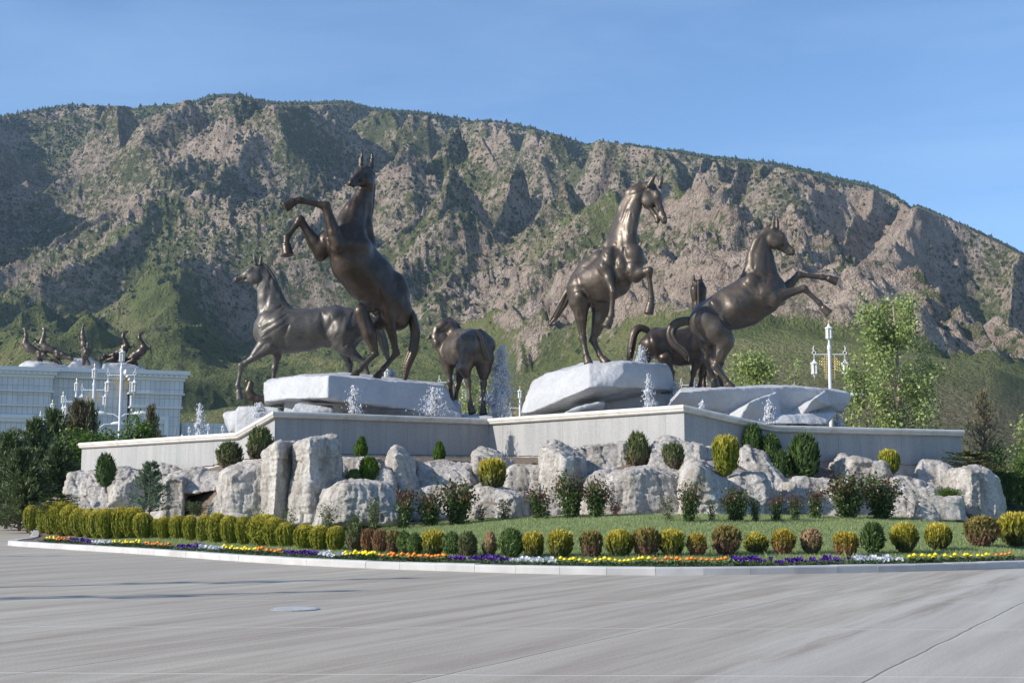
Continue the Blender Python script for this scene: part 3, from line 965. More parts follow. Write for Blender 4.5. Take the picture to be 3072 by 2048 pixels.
# ------------------------------------------------------------------ boulders
def hull_planes(pts):
    bm = bmesh.new()
    for p in pts: bm.verts.new(p)
    r = bmesh.ops.convex_hull(bm, input=bm.verts)
    bm.normal_update()
    c = np.mean(np.array(pts), 0)
    out = []
    seen = []
    for f in bm.faces:
        n = np.array(f.normal); p = np.array(f.verts[0].co)
        if n @ (p - c) < 0: n = -n
        if any(abs(n @ s[0] - 1) < 1e-3 and abs((p - s[1]) @ n) < 1e-3 for s in seen): continue
        seen.append((n, p)); out.append((n, p @ n))
    bm.free()
    return out

def rock_mesh(name, hulls, vox, k=0.06, disp=0.05, dsc=1.2, seed=0, groove=0.0, inflate=0.0):
    """union of convex bodies (lists of points), edges worn round, surface roughened"""
    allp = np.concatenate([np.array(h) for h in hulls])
    lo = allp.min(0) - 4 * vox - inflate; hi = allp.max(0) + 4 * vox + inflate
    n = np.ceil((hi - lo) / vox).astype(int) + 1
    ax = [(lo[c] + np.arange(n[c]) * vox).astype(np.float32) for c in range(3)]
    X, Y, Z = np.meshgrid(*ax, indexing='ij')
    G = None
    for h in hulls:
        F = None
        for nn, d in hull_planes(h):
            q = X * nn[0] + Y * nn[1] + Z * nn[2] - d
            if F is None: F = q
            else:
                hh = np.maximum(k - np.abs(F - q), 0) / k
                F = np.maximum(F, q) + hh * hh * k * 0.25
        if G is None: G = F
        else:
            hh = np.maximum(k - np.abs(F - G), 0) / k
            G = np.minimum(F, G) - hh * hh * k * 0.25
    G = G - inflate
    V, Q = surface_nets(G, lo, vox)
    V = relax(V, Q, 1)
    Nn = vnormals(V, Q)
    d = disp * fbm3(V * dsc, 4, seed) + disp * 0.35 * fbm3(V * dsc * 4.5, 3, seed + 9)
    if groove:
        # cast block joints: warped vertical and horizontal grooves
        wv = V + 0.12 * np.stack([fbm3(V * 1.1, 2, seed + 3), 0 * V[:, 0], fbm3(V * 1.3 + 7, 2, seed + 4)], 1)
        hrow = np.floor(wv[:, 2] / 0.62)
        sx = (wv[:, 0] * 0.9 + wv[:, 1] * 0.9) / 0.72 + _hash2(hrow, hrow * 0 + 3, seed) * 0.5
        gx = np.abs((sx % 1.0) - 0.5) * 0.72
        gz = np.abs(((wv[:, 2] / 0.62) % 1.0)) * 0.62; gz = np.minimum(gz, 0.62 - gz)
        on = smooth01(0.8 + 1.5 * vn3(V * 0.8, seed + 5))
        # broken blocky faces: each warped cell stands a little in or out
        cw = wv + 0.10 * np.stack([fbm3(V * 2.1 + 3, 2, seed + 13), fbm3(V * 2.1 + 9, 2, seed + 14), fbm3(V * 2.1 + 5, 2, seed + 15)], 1)
        for cs, am in (((0.55, 0.8, 0.75), 0.055), ((0.24, 0.3, 0.33), 0.026)):
            q = np.floor(cw / np.array(cs))
            d = d + am * _hash3(q[:, 0], q[:, 1], q[:, 2], seed + 21)
        d = d - groove * on * (np.exp(-(gx / 0.045) ** 2) * 1.0 + 0.7 * np.exp(-(gz / 0.04) ** 2))
    V = V + Nn * d[:, None]
    return np_mesh(name, V, Q, smooth=True)

def m_fake_rock():
    m, nt, b = mat_new("cast_travertine")
    v = coords(nt)
    n1 = noise(nt, v, 1.4, 5, 0.65); n2 = noise(nt, v, 9, 5, 0.75)
    mp = nt.nodes.new("ShaderNodeMapping"); mp.inputs['Scale'].default_value = (1, 1, 1.9)
    nt.links.new(v, mp.inputs[0])
    vo = nt.nodes.new("ShaderNodeTexVoronoi"); vo.inputs['Scale'].default_value = 8.5; nt.links.new(mp.outputs[0], vo.inputs['Vector'])
    pit = rampn(nt, mathn(nt, 'ADD', vo.outputs['Distance'], mathn(nt, 'MULTIPLY', mathn(nt, 'SUBTRACT', 0.62, n2), 1.5)), [(0.16, (1, 1, 1)), (0.30, (0, 0, 0))])
    c = rampn(nt, n1, [(0.28, (0.40, 0.365, 0.32)), (0.5, (0.54, 0.505, 0.46)), (0.7, (0.66, 0.63, 0.59))])
    c2 = mixc(nt, 0.5, c.outputs[0], rampn(nt, n2, [(0.35, (0.30, 0.27, 0.235)), (0.60, (0.72, 0.69, 0.65))]).outputs[0])
    ms = nt.nodes.new("ShaderNodeMapping"); ms.inputs['Scale'].default_value = (1.6, 1.6, 0.35); nt.links.new(v, ms.inputs[0])
    stn = rampn(nt, noise(nt, ms.outputs[0], 1.3, 6, 0.7, 0.5), [(0.40, (0.60, 0.58, 0.55)), (0.60, (0.98, 0.97, 0.96))])
    c2 = mixc(nt, 1.0, c2, stn.outputs[0], 'MULTIPLY')
    c3 = mixc(nt, mathn(nt, 'MULTIPLY', pit.outputs[0], 0.8), c2, (0.12, 0.10, 0.085))
    nt.links.new(c3, b.inputs['Base Color']); b.inputs['Roughness'].default_value = 0.9
    b.inputs['Specular IOR Level'].default_value = 0.2
    h = mathn(nt, 'SUBTRACT', mathn(nt, 'ADD', mathn(nt, 'MULTIPLY', n2, 0.9), mathn(nt, 'MULTIPLY', noise(nt, v, 28, 4, 0.7), 0.5)), pit.outputs[0])
    bump(nt, b, h, 1.0, 0.06)
    return m

def m_white_rock():
    m, nt, b = mat_new("painted_concrete_rock")
    v = coords(nt)
    n1 = noise(nt, v, 0.9, 5, 0.6); n2 = noise(nt, v, 9, 5, 0.7)
    c = rampn(nt, n1, [(0.3, (0.36, 0.36, 0.365)), (0.6, (0.47, 0.47, 0.475)), (0.8, (0.54, 0.54, 0.54))])
    nt.links.new(mixc(nt, 0.25, c.outputs[0], rampn(nt, n2, [(0.3, (0.30, 0.30, 0.30)), (0.7, (0.60, 0.60, 0.60))]).outputs[0]), b.inputs['Base Color'])
    b.inputs['Roughness'].default_value = 0.75
    bump(nt, b, mathn(nt, 'ADD', n2, mathn(nt, 'MULTIPLY', noise(nt, v, 3.0, 5, 0.6), 1.2)), 0.7, 0.05)
    return m
M_FAKE = m_fake_rock(); M_WROCK = m_white_rock()

# the bank between the boulders is the same cast stone
_me, _lawn, _c, _dd = BANK_MI
_me.materials.append(M_FAKE)
_fr = np.interp(_c[:, 0], RLX, RLD)
_mi = _lawn.astype(np.int32)
_mi[(_c[:, 1] > _fr + 0.6) & (_c[:, 1] < _fr + 4.2) & (_c[:, 0] > -22) & (_c[:, 0] < 20) & (~_lawn) & (vn2(_c[:, 0] * 0.5, _c[:, 1] * 0.7, 9) > -0.35)] = 2
_me.polygons.foreach_set("material_index", _mi)

def slab_hull(poly, D, th, inset=0.16, bulge=None, slope=0.0, edge=None):
    """poly: outline in photo pixels; D: distance of its front; th: thickness in metres"""
    P = np.array(poly, float); c = P.mean(0)
    pts = []
    ymin = P[:, 1].min(); ymax = P[:, 1].max()
    for p in P:
        back = slope * (ymax - p[1]) / max(1, ymax - ymin) * th
        q = c + (p - c) * (1 - inset)
        pts.append(at(q[0], q[1], D + back))
        pts.append(at(p[0], p[1], D + 0.22 * th + back))
        r = c + (p - c) * 0.93
        pts.append(at(r[0], p[1] + 4, D + th + back * 0.5))
    if edge:
        for (x, y, d) in edge: pts.append(at(x, y, D + d))
    return pts

def boulder(name, label, hulls, seed, disp=0.055, mat=None, vox=0.042, k=0.07, dsc=1.5, groove=0.05, group=None, cat="boulder", inflate=0.0):
    me = rock_mesh(name, hulls, vox, k, disp, dsc, seed, groove, inflate)
    V = np.empty(len(me.vertices) * 3, np.float32); me.vertices.foreach_get("co", V); V = V.reshape(-1, 3)
    c = np.array([V[:, 0].mean(), V[:, 1].mean(), V[:, 2].min()])
    me.vertices.foreach_set("co", (V - c).astype(np.float32).ravel())
    o = link_mesh(name, me, mat or M_FAKE)
    o.location = tuple(c)
    return tag(o, label, cat, group)

GB = "cast stone boulders of the rockwork under the plinth wall"
def B(label, poly, D, th, seed, **kw):
    e = kw.pop('edge', None); ins = kw.pop('inset', 0.14); sl = kw.pop('slope', 0.25)
    boulder("boulder", label, [slab_hull(poly, D, th, ins, edge=e, slope=sl)], seed, group=GB, inflate=kw.pop('inflate', 0.09), **kw)

B("cream boulder at the left end of the rockwork, below the end of the granite wall", [(193, 1525), (194, 1480), (211, 1423), (250, 1417), (300, 1417), (296, 1465), (280, 1525)], 58.5, 2.6, 1)
B("low rounded cream boulder with a sloping left side, left of the dark thuja", [(237, 1545), (240, 1500), (265, 1462), (292, 1456), (316, 1466), (328, 1500), (328, 1545)], 56.2, 1.8, 2, slope=0.5)
B("squat cream boulder between the dark thuja and the blue-green juniper", [(319, 1540), (322, 1480), (340, 1412), (374, 1406), (424, 1418), (430, 1540)], 56.5, 2.6, 3, edge=[(345, 1480, -0.3)])
B("grey-topped boulder against the left wing of the wall, behind the blue-green juniper", [(416, 1480), (420, 1430), (432, 1395), (470, 1392), (505, 1395), (532, 1412), (538, 1480)], 57.5, 2.0, 4)
# the rock with the dark cave mouth: left jamb, lintel and right foot are one body
_cv = [slab_hull([(483, 1560), (485, 1480), (490, 1446), (505, 1425), (552, 1432), (556, 1490), (552, 1560)], 52.6, 2.2, 0.08),
       slab_hull([(488, 1446), (506, 1420), (590, 1400), (667, 1411), (672, 1470), (640, 1476), (560, 1482), (500, 1470)], 52.6, 2.6, 0.08, slope=0.6),
       slab_hull([(645, 1560), (645, 1470), (690, 1450), (700, 1560)], 52.9, 2.0, 0.05)]
boulder("cave_rock", "broad cream rock with a dark square cave mouth left of the tall pillars", _cv, 5, group=GB, disp=0.05)
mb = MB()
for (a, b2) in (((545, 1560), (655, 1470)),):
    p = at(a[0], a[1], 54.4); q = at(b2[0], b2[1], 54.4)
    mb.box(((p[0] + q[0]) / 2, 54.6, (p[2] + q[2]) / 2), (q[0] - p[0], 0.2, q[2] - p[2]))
cb = mb.build("cave_shade_panel", simple("painted_cave_shade", (0.015, 0.010, 0.010), 0.8));  # near-black panel at the back: the cave's shade put into its colour
for o_ in bpy.data.objects:
    if o_.name == "cave_rock": cb.parent = o_; cb.location = -o_.location
B("small sloping rock leaning in front of the cave mouth's right side", [(628, 1548), (640, 1515), (662, 1482), (680, 1480), (690, 1548)], 50.2, 1.2, 6, slope=0.8, groove=0.012)
B("broad block with carved joints, leftmost of the tall pillar group", [(668, 1560), (664, 1470), (667, 1424), (705, 1399), (760, 1388), (800, 1386), (812, 1430), (806, 1560)], 46.9, 2.4, 7, edge=[(700, 1440, -0.12), (698, 1555, -0.12)])
B("middle pillar with a sharp vertical edge between the broad block and the tallest pillar", [(788, 1560), (786, 1440), (793, 1362), (836, 1332), (881, 1330), (884, 1400), (868, 1570)], 46.6, 2.4, 8, inset=0.05, edge=[(836, 1336, -0.55), (822, 1540, -0.55)])
B("tallest cream pillar with carved block joints, standing before the left corner of the wall", [(862, 1580), (872, 1450), (883, 1338), (936, 1320), (1007, 1312), (1019, 1336), (1021, 1440), (1012, 1580)], 46.0, 2.6, 9, inset=0.05, edge=[(929, 1324, -0.5), (928, 1560, -0.6)], groove=0.045)
B("low cream block with a soil pocket on top, below the small double thuja", [(945, 1585), (965, 1470), (1038, 1449), (1120, 1447), (1177, 1453), (1188, 1475), (1188, 1570), (1090, 1578)], 44.9, 2.0, 10, inset=0.06, edge=[(1038, 1452, -0.35), (1036, 1560, -0.4)])
B("flat shaded rock behind the low cream block, right of the tallest pillar", [(1005, 1470), (1010, 1385), (1050, 1376), (1130, 1382), (1150, 1400), (1140, 1470)], 49.5, 2.2, 11)
B("upright rounded boulder with a bright left flank between the two small cone thujas", [(1156, 1520), (1154, 1404), (1172, 1358), (1184, 1342), (1198, 1348), (1245, 1384), (1249, 1420), (1236, 1520)], 47.2, 2.0, 12, slope=0.5, groove=0.012, inset=0.1, edge=[(1190, 1372, -0.3)])
B("small bright stone tucked at the left foot of the upright rounded boulder", [(1124, 1452), (1128, 1418), (1150, 1406), (1170, 1420), (1178, 1452)], 46.6, 0.9, 13, groove=0.012)
B("long shelf rock below the slim cone thuja in the middle of the left wall panel", [(1238, 1480), (1240, 1430), (1249, 1396), (1296, 1388), (1350, 1392), (1418, 1402), (1424, 1480), (1330, 1475)], 47.8, 2.6, 14, slope=0.5)
B("shaded lower face of the rockwork behind the dark red roses, left of the lawn's middle", [(1226, 1560), (1230, 1470), (1300, 1452), (1400, 1460), (1412, 1560)], 46.8, 1.6, 15, groove=0.02)
B("domed boulder behind the yellow thuja at the inner corner of the wall", [(1418, 1480), (1421, 1404), (1426, 1362), (1446, 1348), (1504, 1363), (1531, 1390), (1524, 1480)], 49.2, 2.4, 16, slope=0.5, edge=[(1432, 1380, -0.25)])
B("low shelf boulder in front of the yellow thuja, edged by the lawn", [(1399, 1560), (1410, 1480), (1436, 1461), (1538, 1473), (1577, 1487), (1584, 1560)], 46.0, 1.9, 17, groove=0.02, edge=[(1545, 1490, -0.3), (1545, 1550, -0.3)])
B("shaded wedge-shaped rock between the yellow thuja and the tall bright boulder", [(1518, 1510), (1524, 1418), (1540, 1404), (1627, 1404), (1650, 1450), (1655, 1510)], 48.4, 2.0, 18, slope=0.2, inset=0.08)
B("tall bright boulder left of the centre of the lit wall panel", [(1622, 1560), (1622, 1440), (1625, 1338), (1667, 1328), (1712, 1350), (1749, 1378), (1750, 1450), (1735, 1560)], 46.9, 2.6, 19, slope=0.3, edge=[(1700, 1380, -0.35), (1700, 1540, -0.2)])
B("flat-faced rock under the lit wall panel, left of the planting niche", [(1722, 1480), (1722, 1350), (1800, 1334), (1875, 1330), (1880, 1410), (1860, 1480)], 49.8, 2.6, 20, inset=0.05)
B("rock forming the shaded back of the planting niche behind the grey-green thuja", [(1855, 1440), (1860, 1350), (1900, 1340), (1965, 1330), (1975, 1440)], 52.4, 1.6, 21, groove=0.012)
B("pale boulder rising to the near corner of the wall, behind the small round thuja", [(1946, 1420), (1950, 1342), (1962, 1326), (1998, 1314), (2048, 1324), (2105, 1342), (2118, 1420)], 48.8, 2.2, 22, slope=0.4)
B("large bright front block with vertical joints above the bare soil patch", [(1745, 1560), (1752, 1445), (1800, 1418), (1900, 1406), (1990, 1402), (2052, 1418), (2066, 1560)], 46.0, 2.6, 23, groove=0.05, edge=[(1895, 1420, -0.3), (1893, 1540, -0.35)])
B("sloping slab in front of the small round thuja, like a low arm of stone", [(1935, 1425), (1950, 1400), (2000, 1382), (2022, 1384), (2030, 1400), (2010, 1430)], 47.0, 1.0, 24, groove=0.012, inset=0.1)
B("pitted boulder with a humped crest left of the bright round thuja", [(2035, 1575), (2040, 1425), (2073, 1391), (2105, 1388), (2135, 1410), (2155, 1436), (2182, 1450), (2185, 1575)], 45.2, 2.4, 25, slope=0.5, groove=0.01, edge=[(2095, 1410, -0.3)], disp=0.09)
B("shaded lower boulder right of the humped one, below the bright round thuja", [(2178, 1575), (2185, 1445), (2239, 1421), (2287, 1432), (2300, 1465), (2302, 1575)], 45.6, 2.2, 26, slope=0.5, groove=0.012, disp=0.09)
B("big shaded shoulder of rock right of the bright round thuja", [(2215, 1530), (2217, 1356), (2250, 1349), (2290, 1360), (2330, 1410), (2356, 1460), (2360, 1540)], 48.4, 2.6, 27, slope=0.6, groove=0.012, disp=0.09)
B("dim rock under the corner of the wall, left of the bright round thuja", [(2058, 1430), (2062, 1340), (2100, 1336), (2136, 1345), (2160, 1400), (2160, 1440)], 49.6, 2.0, 28, groove=0.012)
B("long low shaded ledge behind the roses under the right wing", [(2350, 1560), (2356, 1448), (2390, 1436), (2460, 1440), (2545, 1450), (2550, 1560)], 47.8, 2.4, 29)
B("tall shaded boulder with a pale ridge left of the bright small thuja on the right", [(2498, 1520), (2500, 1392), (2522, 1369), (2560, 1378), (2650, 1394), (2662, 1424), (2690, 1460), (2690, 1520)], 50.2, 2.4, 30, slope=0.4, edge=[(2560, 1384, 0.0), (2648, 1398, 0.0)])
B("sloping ledge falling to the right below the bright small thuja", [(2672, 1560), (2676, 1440), (2700, 1430), (2760, 1452), (2815, 1468), (2812, 1560)], 48.0, 2.2, 31, slope=0.5)
B("rounded boulder under the juniper at the right end of the wall", [(2745, 1475), (2750, 1417), (2765, 1388), (2806, 1384), (2848, 1403), (2856, 1475)], 51.0, 2.2, 32, slope=0.4)
B("large boulder with a bright vertical ridge, rightmost of the rockwork", [(2842, 1560), (2850, 1412), (2915, 1405), (2956, 1410), (2988, 1436), (3004, 1487), (3006, 1560)], 49.0, 2.8, 33, inset=0.06, edge=[(2915, 1412, -0.5), (2912, 1540, -0.6)], slope=0.3)
B("low front sill of rock below the small leafy clump at the right", [(2750, 1560), (2758, 1500), (2820, 1492), (2885, 1497), (2893, 1560)], 46.6, 1.0, 34, groove=0.012)

# white rocks the horses stand on
def W(label, hulls, seed, **kw):
    boulder("plinth_rock", label, hulls, seed, mat=M_WROCK, vox=0.055, k=0.02, disp=0.045, dsc=1.1, groove=0.0, group="white rocks that carry the bronze horses", cat="rock", **kw)
def pts3(l): return [at(x, y, d) for x, y, d in l]

# A: under the two left horses
W("long white rock with bright left end and blue-shaded face under the left horses", [
    pts3([(793, 1148, 59.0), (845, 1131, 58.2), (985, 1125, 55.6), (792, 1205, 58.6), (860, 1196, 56.8), (983, 1195, 55.2),
          (1122, 1136, 57.6), (1281, 1151, 59.8), (1334, 1160, 61.0), (1120, 1200, 57.6), (1300, 1225, 60.0), (1345, 1180, 61),
          (800, 1140, 62), (1000, 1118, 63), (1335, 1150, 64), (800, 1215, 62), (1340, 1250, 64), (1380, 1250, 60.5)]),
    pts3([(850, 1250, 58.0), (860, 1200, 58.0), (990, 1190, 57.2), (1120, 1195, 58.2), (1310, 1215, 59.2), (1382, 1246, 59.6), (1385, 1262, 59.6), (860, 1262, 58), (850, 1200, 62), (1380, 1200, 64), (1385, 1260, 64), (860, 1262, 63)])], 60)
W("thin pale ledge of rock peeping over the coping below the left rock's overhang", [
    pts3([(870, 1240, 55.8), (884, 1209, 56), (940, 1217, 56), (1000, 1225, 56), (998, 1240, 56), (865, 1250, 55.6), (900, 1205, 57.2), (1000, 1220, 57.4), (1000, 1250, 57)])], 61)
W("white block with rounded top behind the coping's left ramp", [
    pts3([(708, 1232, 58), (718, 1221, 58), (780, 1220, 57.6), (835, 1226, 57.4), (850, 1255, 57.2), (708, 1300, 58), (850, 1300, 57.4), (715, 1222, 61), (850, 1225, 61), (850, 1300, 61), (708, 1300, 61)])], 62)
W("leftmost white block, tapering downwards behind the left wing of the coping", [
    pts3([(671, 1246, 60), (706, 1232, 59.6), (740, 1234, 59.4), (690, 1292, 59.6), (740, 1310, 59.6), (672, 1240, 62), (740, 1230, 62), (690, 1300, 62), (740, 1310, 62)])], 63)
# C: under the tall rearing horse right of centre
W("tall white rock with a bright left slope and dark overhang, right of centre", [
    pts3([(1586, 1170, 59.2), (1634, 1124, 58.6), (1700, 1113, 57.6), (1768, 1090, 55.6), (1870, 1085, 55.6), (1768, 1162, 54.4), (1838, 1160, 54.8), (1872, 1118, 55.2), (1886, 1092, 56.4),
          (2000, 1099, 58.2), (2018, 1120, 58.4), (2020, 1170, 58.0), (1640, 1238, 57.0), (1580, 1240, 57.2), (1560, 1240, 58.6), (1600, 1140, 61), (1770, 1084, 61), (2000, 1092, 60), (2020, 1180, 60), (1600, 1250, 61)]),
    pts3([(1620, 1262, 57.8), (1700, 1200, 58.2), (1840, 1185, 57.8), (1990, 1180, 58.0), (2026, 1180, 58.6), (2026, 1262, 58.0), (1620, 1262, 60), (2026, 1262, 60), (1700, 1190, 60), (2026, 1180, 60)])], 64)
W("low pale tongue of rock in the shaded hollow of the tall white rock", [
    pts3([(1690, 1240, 54.6), (1720, 1224, 54.8), (1790, 1204, 55), (1816, 1208, 55.1), (1780, 1222, 55), (1700, 1245, 54.8), (1730, 1220, 56.6), (1810, 1202, 56.6), (1800, 1240, 56), (1700, 1250, 56)])], 65)
W("grey sliver of rock leaning behind the left foot of the tall white rock", [
    pts3([(1566, 1240, 59.6), (1580, 1195, 59.6), (1600, 1150, 59.6), (1612, 1142, 60), (1640, 1160, 60), (1640, 1250, 60), (1600, 1140, 62), (1570, 1250, 62), (1640, 1250, 62)])], 66)
# D: under the rearing horse on the right
W("long blue-shaded white rock with a beak-like right end, rightmost of the rocks", [
    pts3([(2022, 1192, 51.9), (2040, 1174, 51.8), (2130, 1168, 52.2), (2200, 1163, 52.8), (2340, 1160, 53.8), (2420, 1160, 54.5), (2476, 1168, 54.9), (2540, 1178, 55.8), (2550, 1186, 56.0),
          (2485, 1212, 55.0), (2360, 1250, 54.4), (2548, 1205, 56.0), (2520, 1232, 56.0), (1990, 1230, 53.4), (2080, 1240, 53.3), (2240, 1255, 53.3), (2040, 1166, 58), (2300, 1156, 58), (2540, 1172, 59), (2530, 1235, 58), (2020, 1250, 58)]),
    pts3([(1985, 1262, 53.2), (2250, 1262, 52.4), (2380, 1272, 52.2), (2478, 1272, 53.2), (2510, 1236, 54.4), (2360, 1246, 52.6), (2000, 1226, 53.4), (2000, 1240, 58), (2490, 1240, 58), (2478, 1275, 58), (2000, 1270, 58)]),
    pts3([(2150, 1264, 53.0), (2250, 1203, 51.9), (2330, 1176, 53.2), (2345, 1258, 53.0), (2210, 1270, 52.1), (2160, 1264, 55), (2330, 1180, 56), (2345, 1260, 56)]),
    pts3([(2345, 1252, 54.2), (2445, 1192, 52.9), (2476, 1172, 54.6), (2488, 1214, 54.3), (2410, 1240, 53.4), (2470, 1180, 57), (2350, 1250, 57), (2500, 1226, 57)])], 67)
# level rock shelf behind the inner corner, on which the grazing and standing horses stand
W("white rock shelf behind the wall's inner corner, under the horse seen from behind", [
    pts3([(1330, 1252, 60.6), (1480, 1246, 60.6), (1330, 1244, 66), (1480, 1240, 66), (1330, 1290, 60.6), (1480, 1290, 60.6), (1480, 1290, 66), (1330, 1290, 66)])], 68)
W("white rock behind the gap between the two right rocks, under the dark horse", [
    pts3([(1870, 1180, 61), (2215, 1172, 61), (1870, 1176, 66), (2215, 1168, 67), (1870, 1270, 61), (2215, 1270, 61), (2215, 1270, 67), (1870, 1270, 66)])], 69)
# ------------------------------------------------------------------ bronze horses
def m_bronze(name, c0, c1, c2, rough=0.36):
    m, nt, b = mat_new(name)
    v = coords(nt)
    n1 = noise(nt, v, 0.9, 5, 0.65, 0.4); n2 = noise(nt, v, 14, 4, 0.7); n3 = noise(nt, v, 3.2, 4, 0.6)
    c = rampn(nt, n1, [(0.30, c0), (0.50, c1), (0.72, c2)])
    cc = mixc(nt, 0.35, c.outputs[0], rampn(nt, n2, [(0.3, tuple(x * 0.6 for x in c1)), (0.7, tuple(x * 1.25 for x in c2))]).outputs[0])
    nt.links.new(cc, b.inputs['Base Color'])
    b.inputs['Metallic'].default_value = 0.52
    r = rampn(nt, n3, [(0.3, (rough - 0.07,) * 3), (0.7, (rough + 0.12,) * 3)])
    nt.links.new(r.outputs[0], b.inputs['Roughness'])
    bp = nt.nodes.new("ShaderNodeBump"); bp.inputs['Strength'].default_value = 0.35; bp.inputs['Distance'].default_value = 0.03
    nt.links.new(mathn(nt, 'ADD', n3, mathn(nt, 'MULTIPLY', n2, 0.35)), bp.inputs['Height']); nt.links.new(bp.outputs[0], b.inputs['Normal'])
    return m
M_BRONZE = m_bronze("bronze", (0.052, 0.039, 0.029), (0.092, 0.071, 0.054), (0.145, 0.120, 0.096), .42)
M_BRONZE_D = m_bronze("bronze_dark", (0.036, 0.026, 0.019), (0.060, 0.043, 0.031), (0.10, 0.074, 0.054))
M_BRONZE_L = m_bronze("bronze_worn", (0.052, 0.046, 0.040), (0.088, 0.080, 0.070), (0.145, 0.133, 0.118), .46)

class Horse:
    """points are (photo x, photo y, depth offset in the same pixel unit, radius in pixels) round a distance D"""
    def __init__(s, D, S, L, vox=0.035):
        s.D = D; s.S = S; s.L = np.array(L, float) / np.linalg.norm(L)     # L: the horse's own sideways axis, world
        s.gr = []; s.b = Sdf(vox); s.t = Sdf(vox * 0.8); s.m = Sdf(vox * 0.8); s.rng = np.random.default_rng(int(S * 10))
    def w(s, p): return at(p[0], p[1], s.D * (1 + p[2] / FPX))
    def r(s, p): return p * s.D / FPX
    def lp(s, p, off):            # shift along own sideways axis by off pixels, returns world
        return s.w(p) + s.L * s.r(off)
    def chain(s, pts, k=0.12, a=1.0, sdf=None, L=None, op='+'):
        S_ = sdf or s.b
        for p, q in zip(pts[:-1], pts[1:]):
            S_.cone(s.w(p), s.w(q), s.r(p[3]), s.r(q[3]), k, s.L if (a != 1.0 and L is None) else L, a, op)
    def ball(s, p, k=0.12, a=1.0, op='+', off=0.0):
        s.b.ball(s.lp(p, off), s.r(p[3]), k, s.L if a != 1.0 else None, a, op)
    def foreleg(s, elbow, knee, fet, cor, toe, k=0.10, e=0.17, sc=1.0):
        S = s.S * sc; A, K, Fe, Co, T = [np.array(s.w(p)) for p in (elbow, knee, fet, cor, toe)]
        R = lambda f: s.r(f * S)
        m = A + (K - A) * 0.33
        s.b.cone(A, m, R(e), R(0.15), k); s.b.cone(m, A + (K - A) * 0.82, R(0.15), R(0.092), 0.05)
        s.b.cone(A + (K - A) * 0.82, K, R(0.092), R(0.102), 0.05)
        s.b.cone(K, K + (Fe - K) * 0.16, R(0.104), R(0.084), 0.05)
        s.b.cone(K + (Fe - K) * 0.12, K + (Fe - K) * 0.85, R(0.068), R(0.064), 0.05)
        # tendon behind the cannon bone
        s.foot(K, Fe, Co, T, R)
    def foot(s, K, Fe, Co, T, R, k=0.05):
        s.b.cone(K + (Fe - K) * 0.85, Fe, R(0.064), R(0.082), 0.04)
        s.b.cone(Fe, Co, R(0.078), R(0.070), 0.04)
        d = (T - Co); d = d / np.linalg.norm(d)
        s.b.cone(Co - d * R(0.01), Co + d * R(0.04), R(0.098), R(0.104), 0.02, flat=True)
        s.b.cone(Co, T, R(0.095), R(0.126), 0.02, flat=True)
    def hindleg(s, stifle, hock, fet, cor, toe, k=0.12, e=0.22, sc=1.0):
        S = s.S * sc; A, K, Fe, Co, T = [np.array(s.w(p)) for p in (stifle, hock, fet, cor, toe)]
        R = lambda f: s.r(f * S)
        m = A + (K - A) * 0.42
        s.b.cone(A, m, R(e), R(0.155), k); s.b.cone(m, A + (K - A) * 0.85, R(0.155), R(0.088), 0.06)
        s.b.cone(A + (K - A) * 0.85, K, R(0.088), R(0.104), 0.04)
        s.b.cone(K, K + (Fe - K) * 0.2, R(0.104), R(0.082), 0.04)
        # point of the hock and its tendon
        back = (K - A) / np.linalg.norm(K - A) - (Fe - K) / np.linalg.norm(Fe - K)
        back = back / (np.linalg.norm(back) + 1e-6)
        s.b.ball(K + back * R(0.055), R(0.055), 0.05)
        s.b.cone(K + back * R(0.06), A + (K - A) * 0.62 + back * R(0.07), R(0.030), R(0.035), 0.06)
        s.b.cone(K + (Fe - K) * 0.15, K + (Fe - K) * 0.85, R(0.072), R(0.066), 0.05)
        s.foot(K, Fe, Co, T, R)
    def head(s, poll, muz, brow, L=None, ears=None, sc=1.0, mouth=0.0, k=0.06, detail=True):
        S = s.r(s.S * sc * 1.08); L = np.array(L if L is not None else s.L, float); L = L / np.linalg.norm(L)
        P, M = s.w(poll), s.w(muz); ax = M - P; H = np.linalg.norm(ax); ax = ax / H
        bz = np.array([brow[0], brow[2], -brow[1]], float); bz = bz - ax * (bz @ ax); bz = bz / np.linalg.norm(bz)
        L = L - ax * (L @ ax); L = L - bz * (L @ bz); L = L / np.linalg.norm(L)
        q = lambda t, b, l=0.0: P + ax * H * t + bz * S * b + L * S * l
        c = lambda a, b_, ra, rb, kk=0.05, a_=1.0, op='+': s.b.cone(a, b_, ra * S, rb * S, kk * S * 1.0, L if a_ != 1 else None, a_, op)
        c(q(0.04, -0.02), q(0.34, 0.0), .150, .165, .10, .92)                 # skull
        c(q(0.30, 0.02), q(0.80, 0.01), .122, .068, .10, .86)                # nose bone
        c(q(0.82, -0.005), q(0.955, -0.015), .080, .074, .07, .95)             # muzzle
        for l in (-1, 1):
            c(q(0.25, -0.19, .085 * l), q(0.33, -0.16, .085 * l), .175, .185, .03, .48)     # round jowl
            c(q(0.26, .075, .105 * l), q(0.37, .07, .115 * l), .050, .046, .05)           # brow
            c(q(0.42, -0.02, .085 * l), q(0.66, -0.05, .06 * l), .022, .016, .05)         # cheek ridge
            if detail:
                c(q(0.325, .035, .130 * l), q(0.327, .035, .130 * l), .036, .036, .012)   # eye
                c(q(0.91, .025, .060 * l), q(0.945, .01, .062 * l), .050, .045, .05)
                c(q(0.935, .030, .098 * l), q(0.955, .005, .098 * l), .026, .022, .015, op='-')
        c(q(0.40, -0.23), q(0.80, -0.115 - mouth * .5), .075, .045, .08, 1.1)  # lower jaw
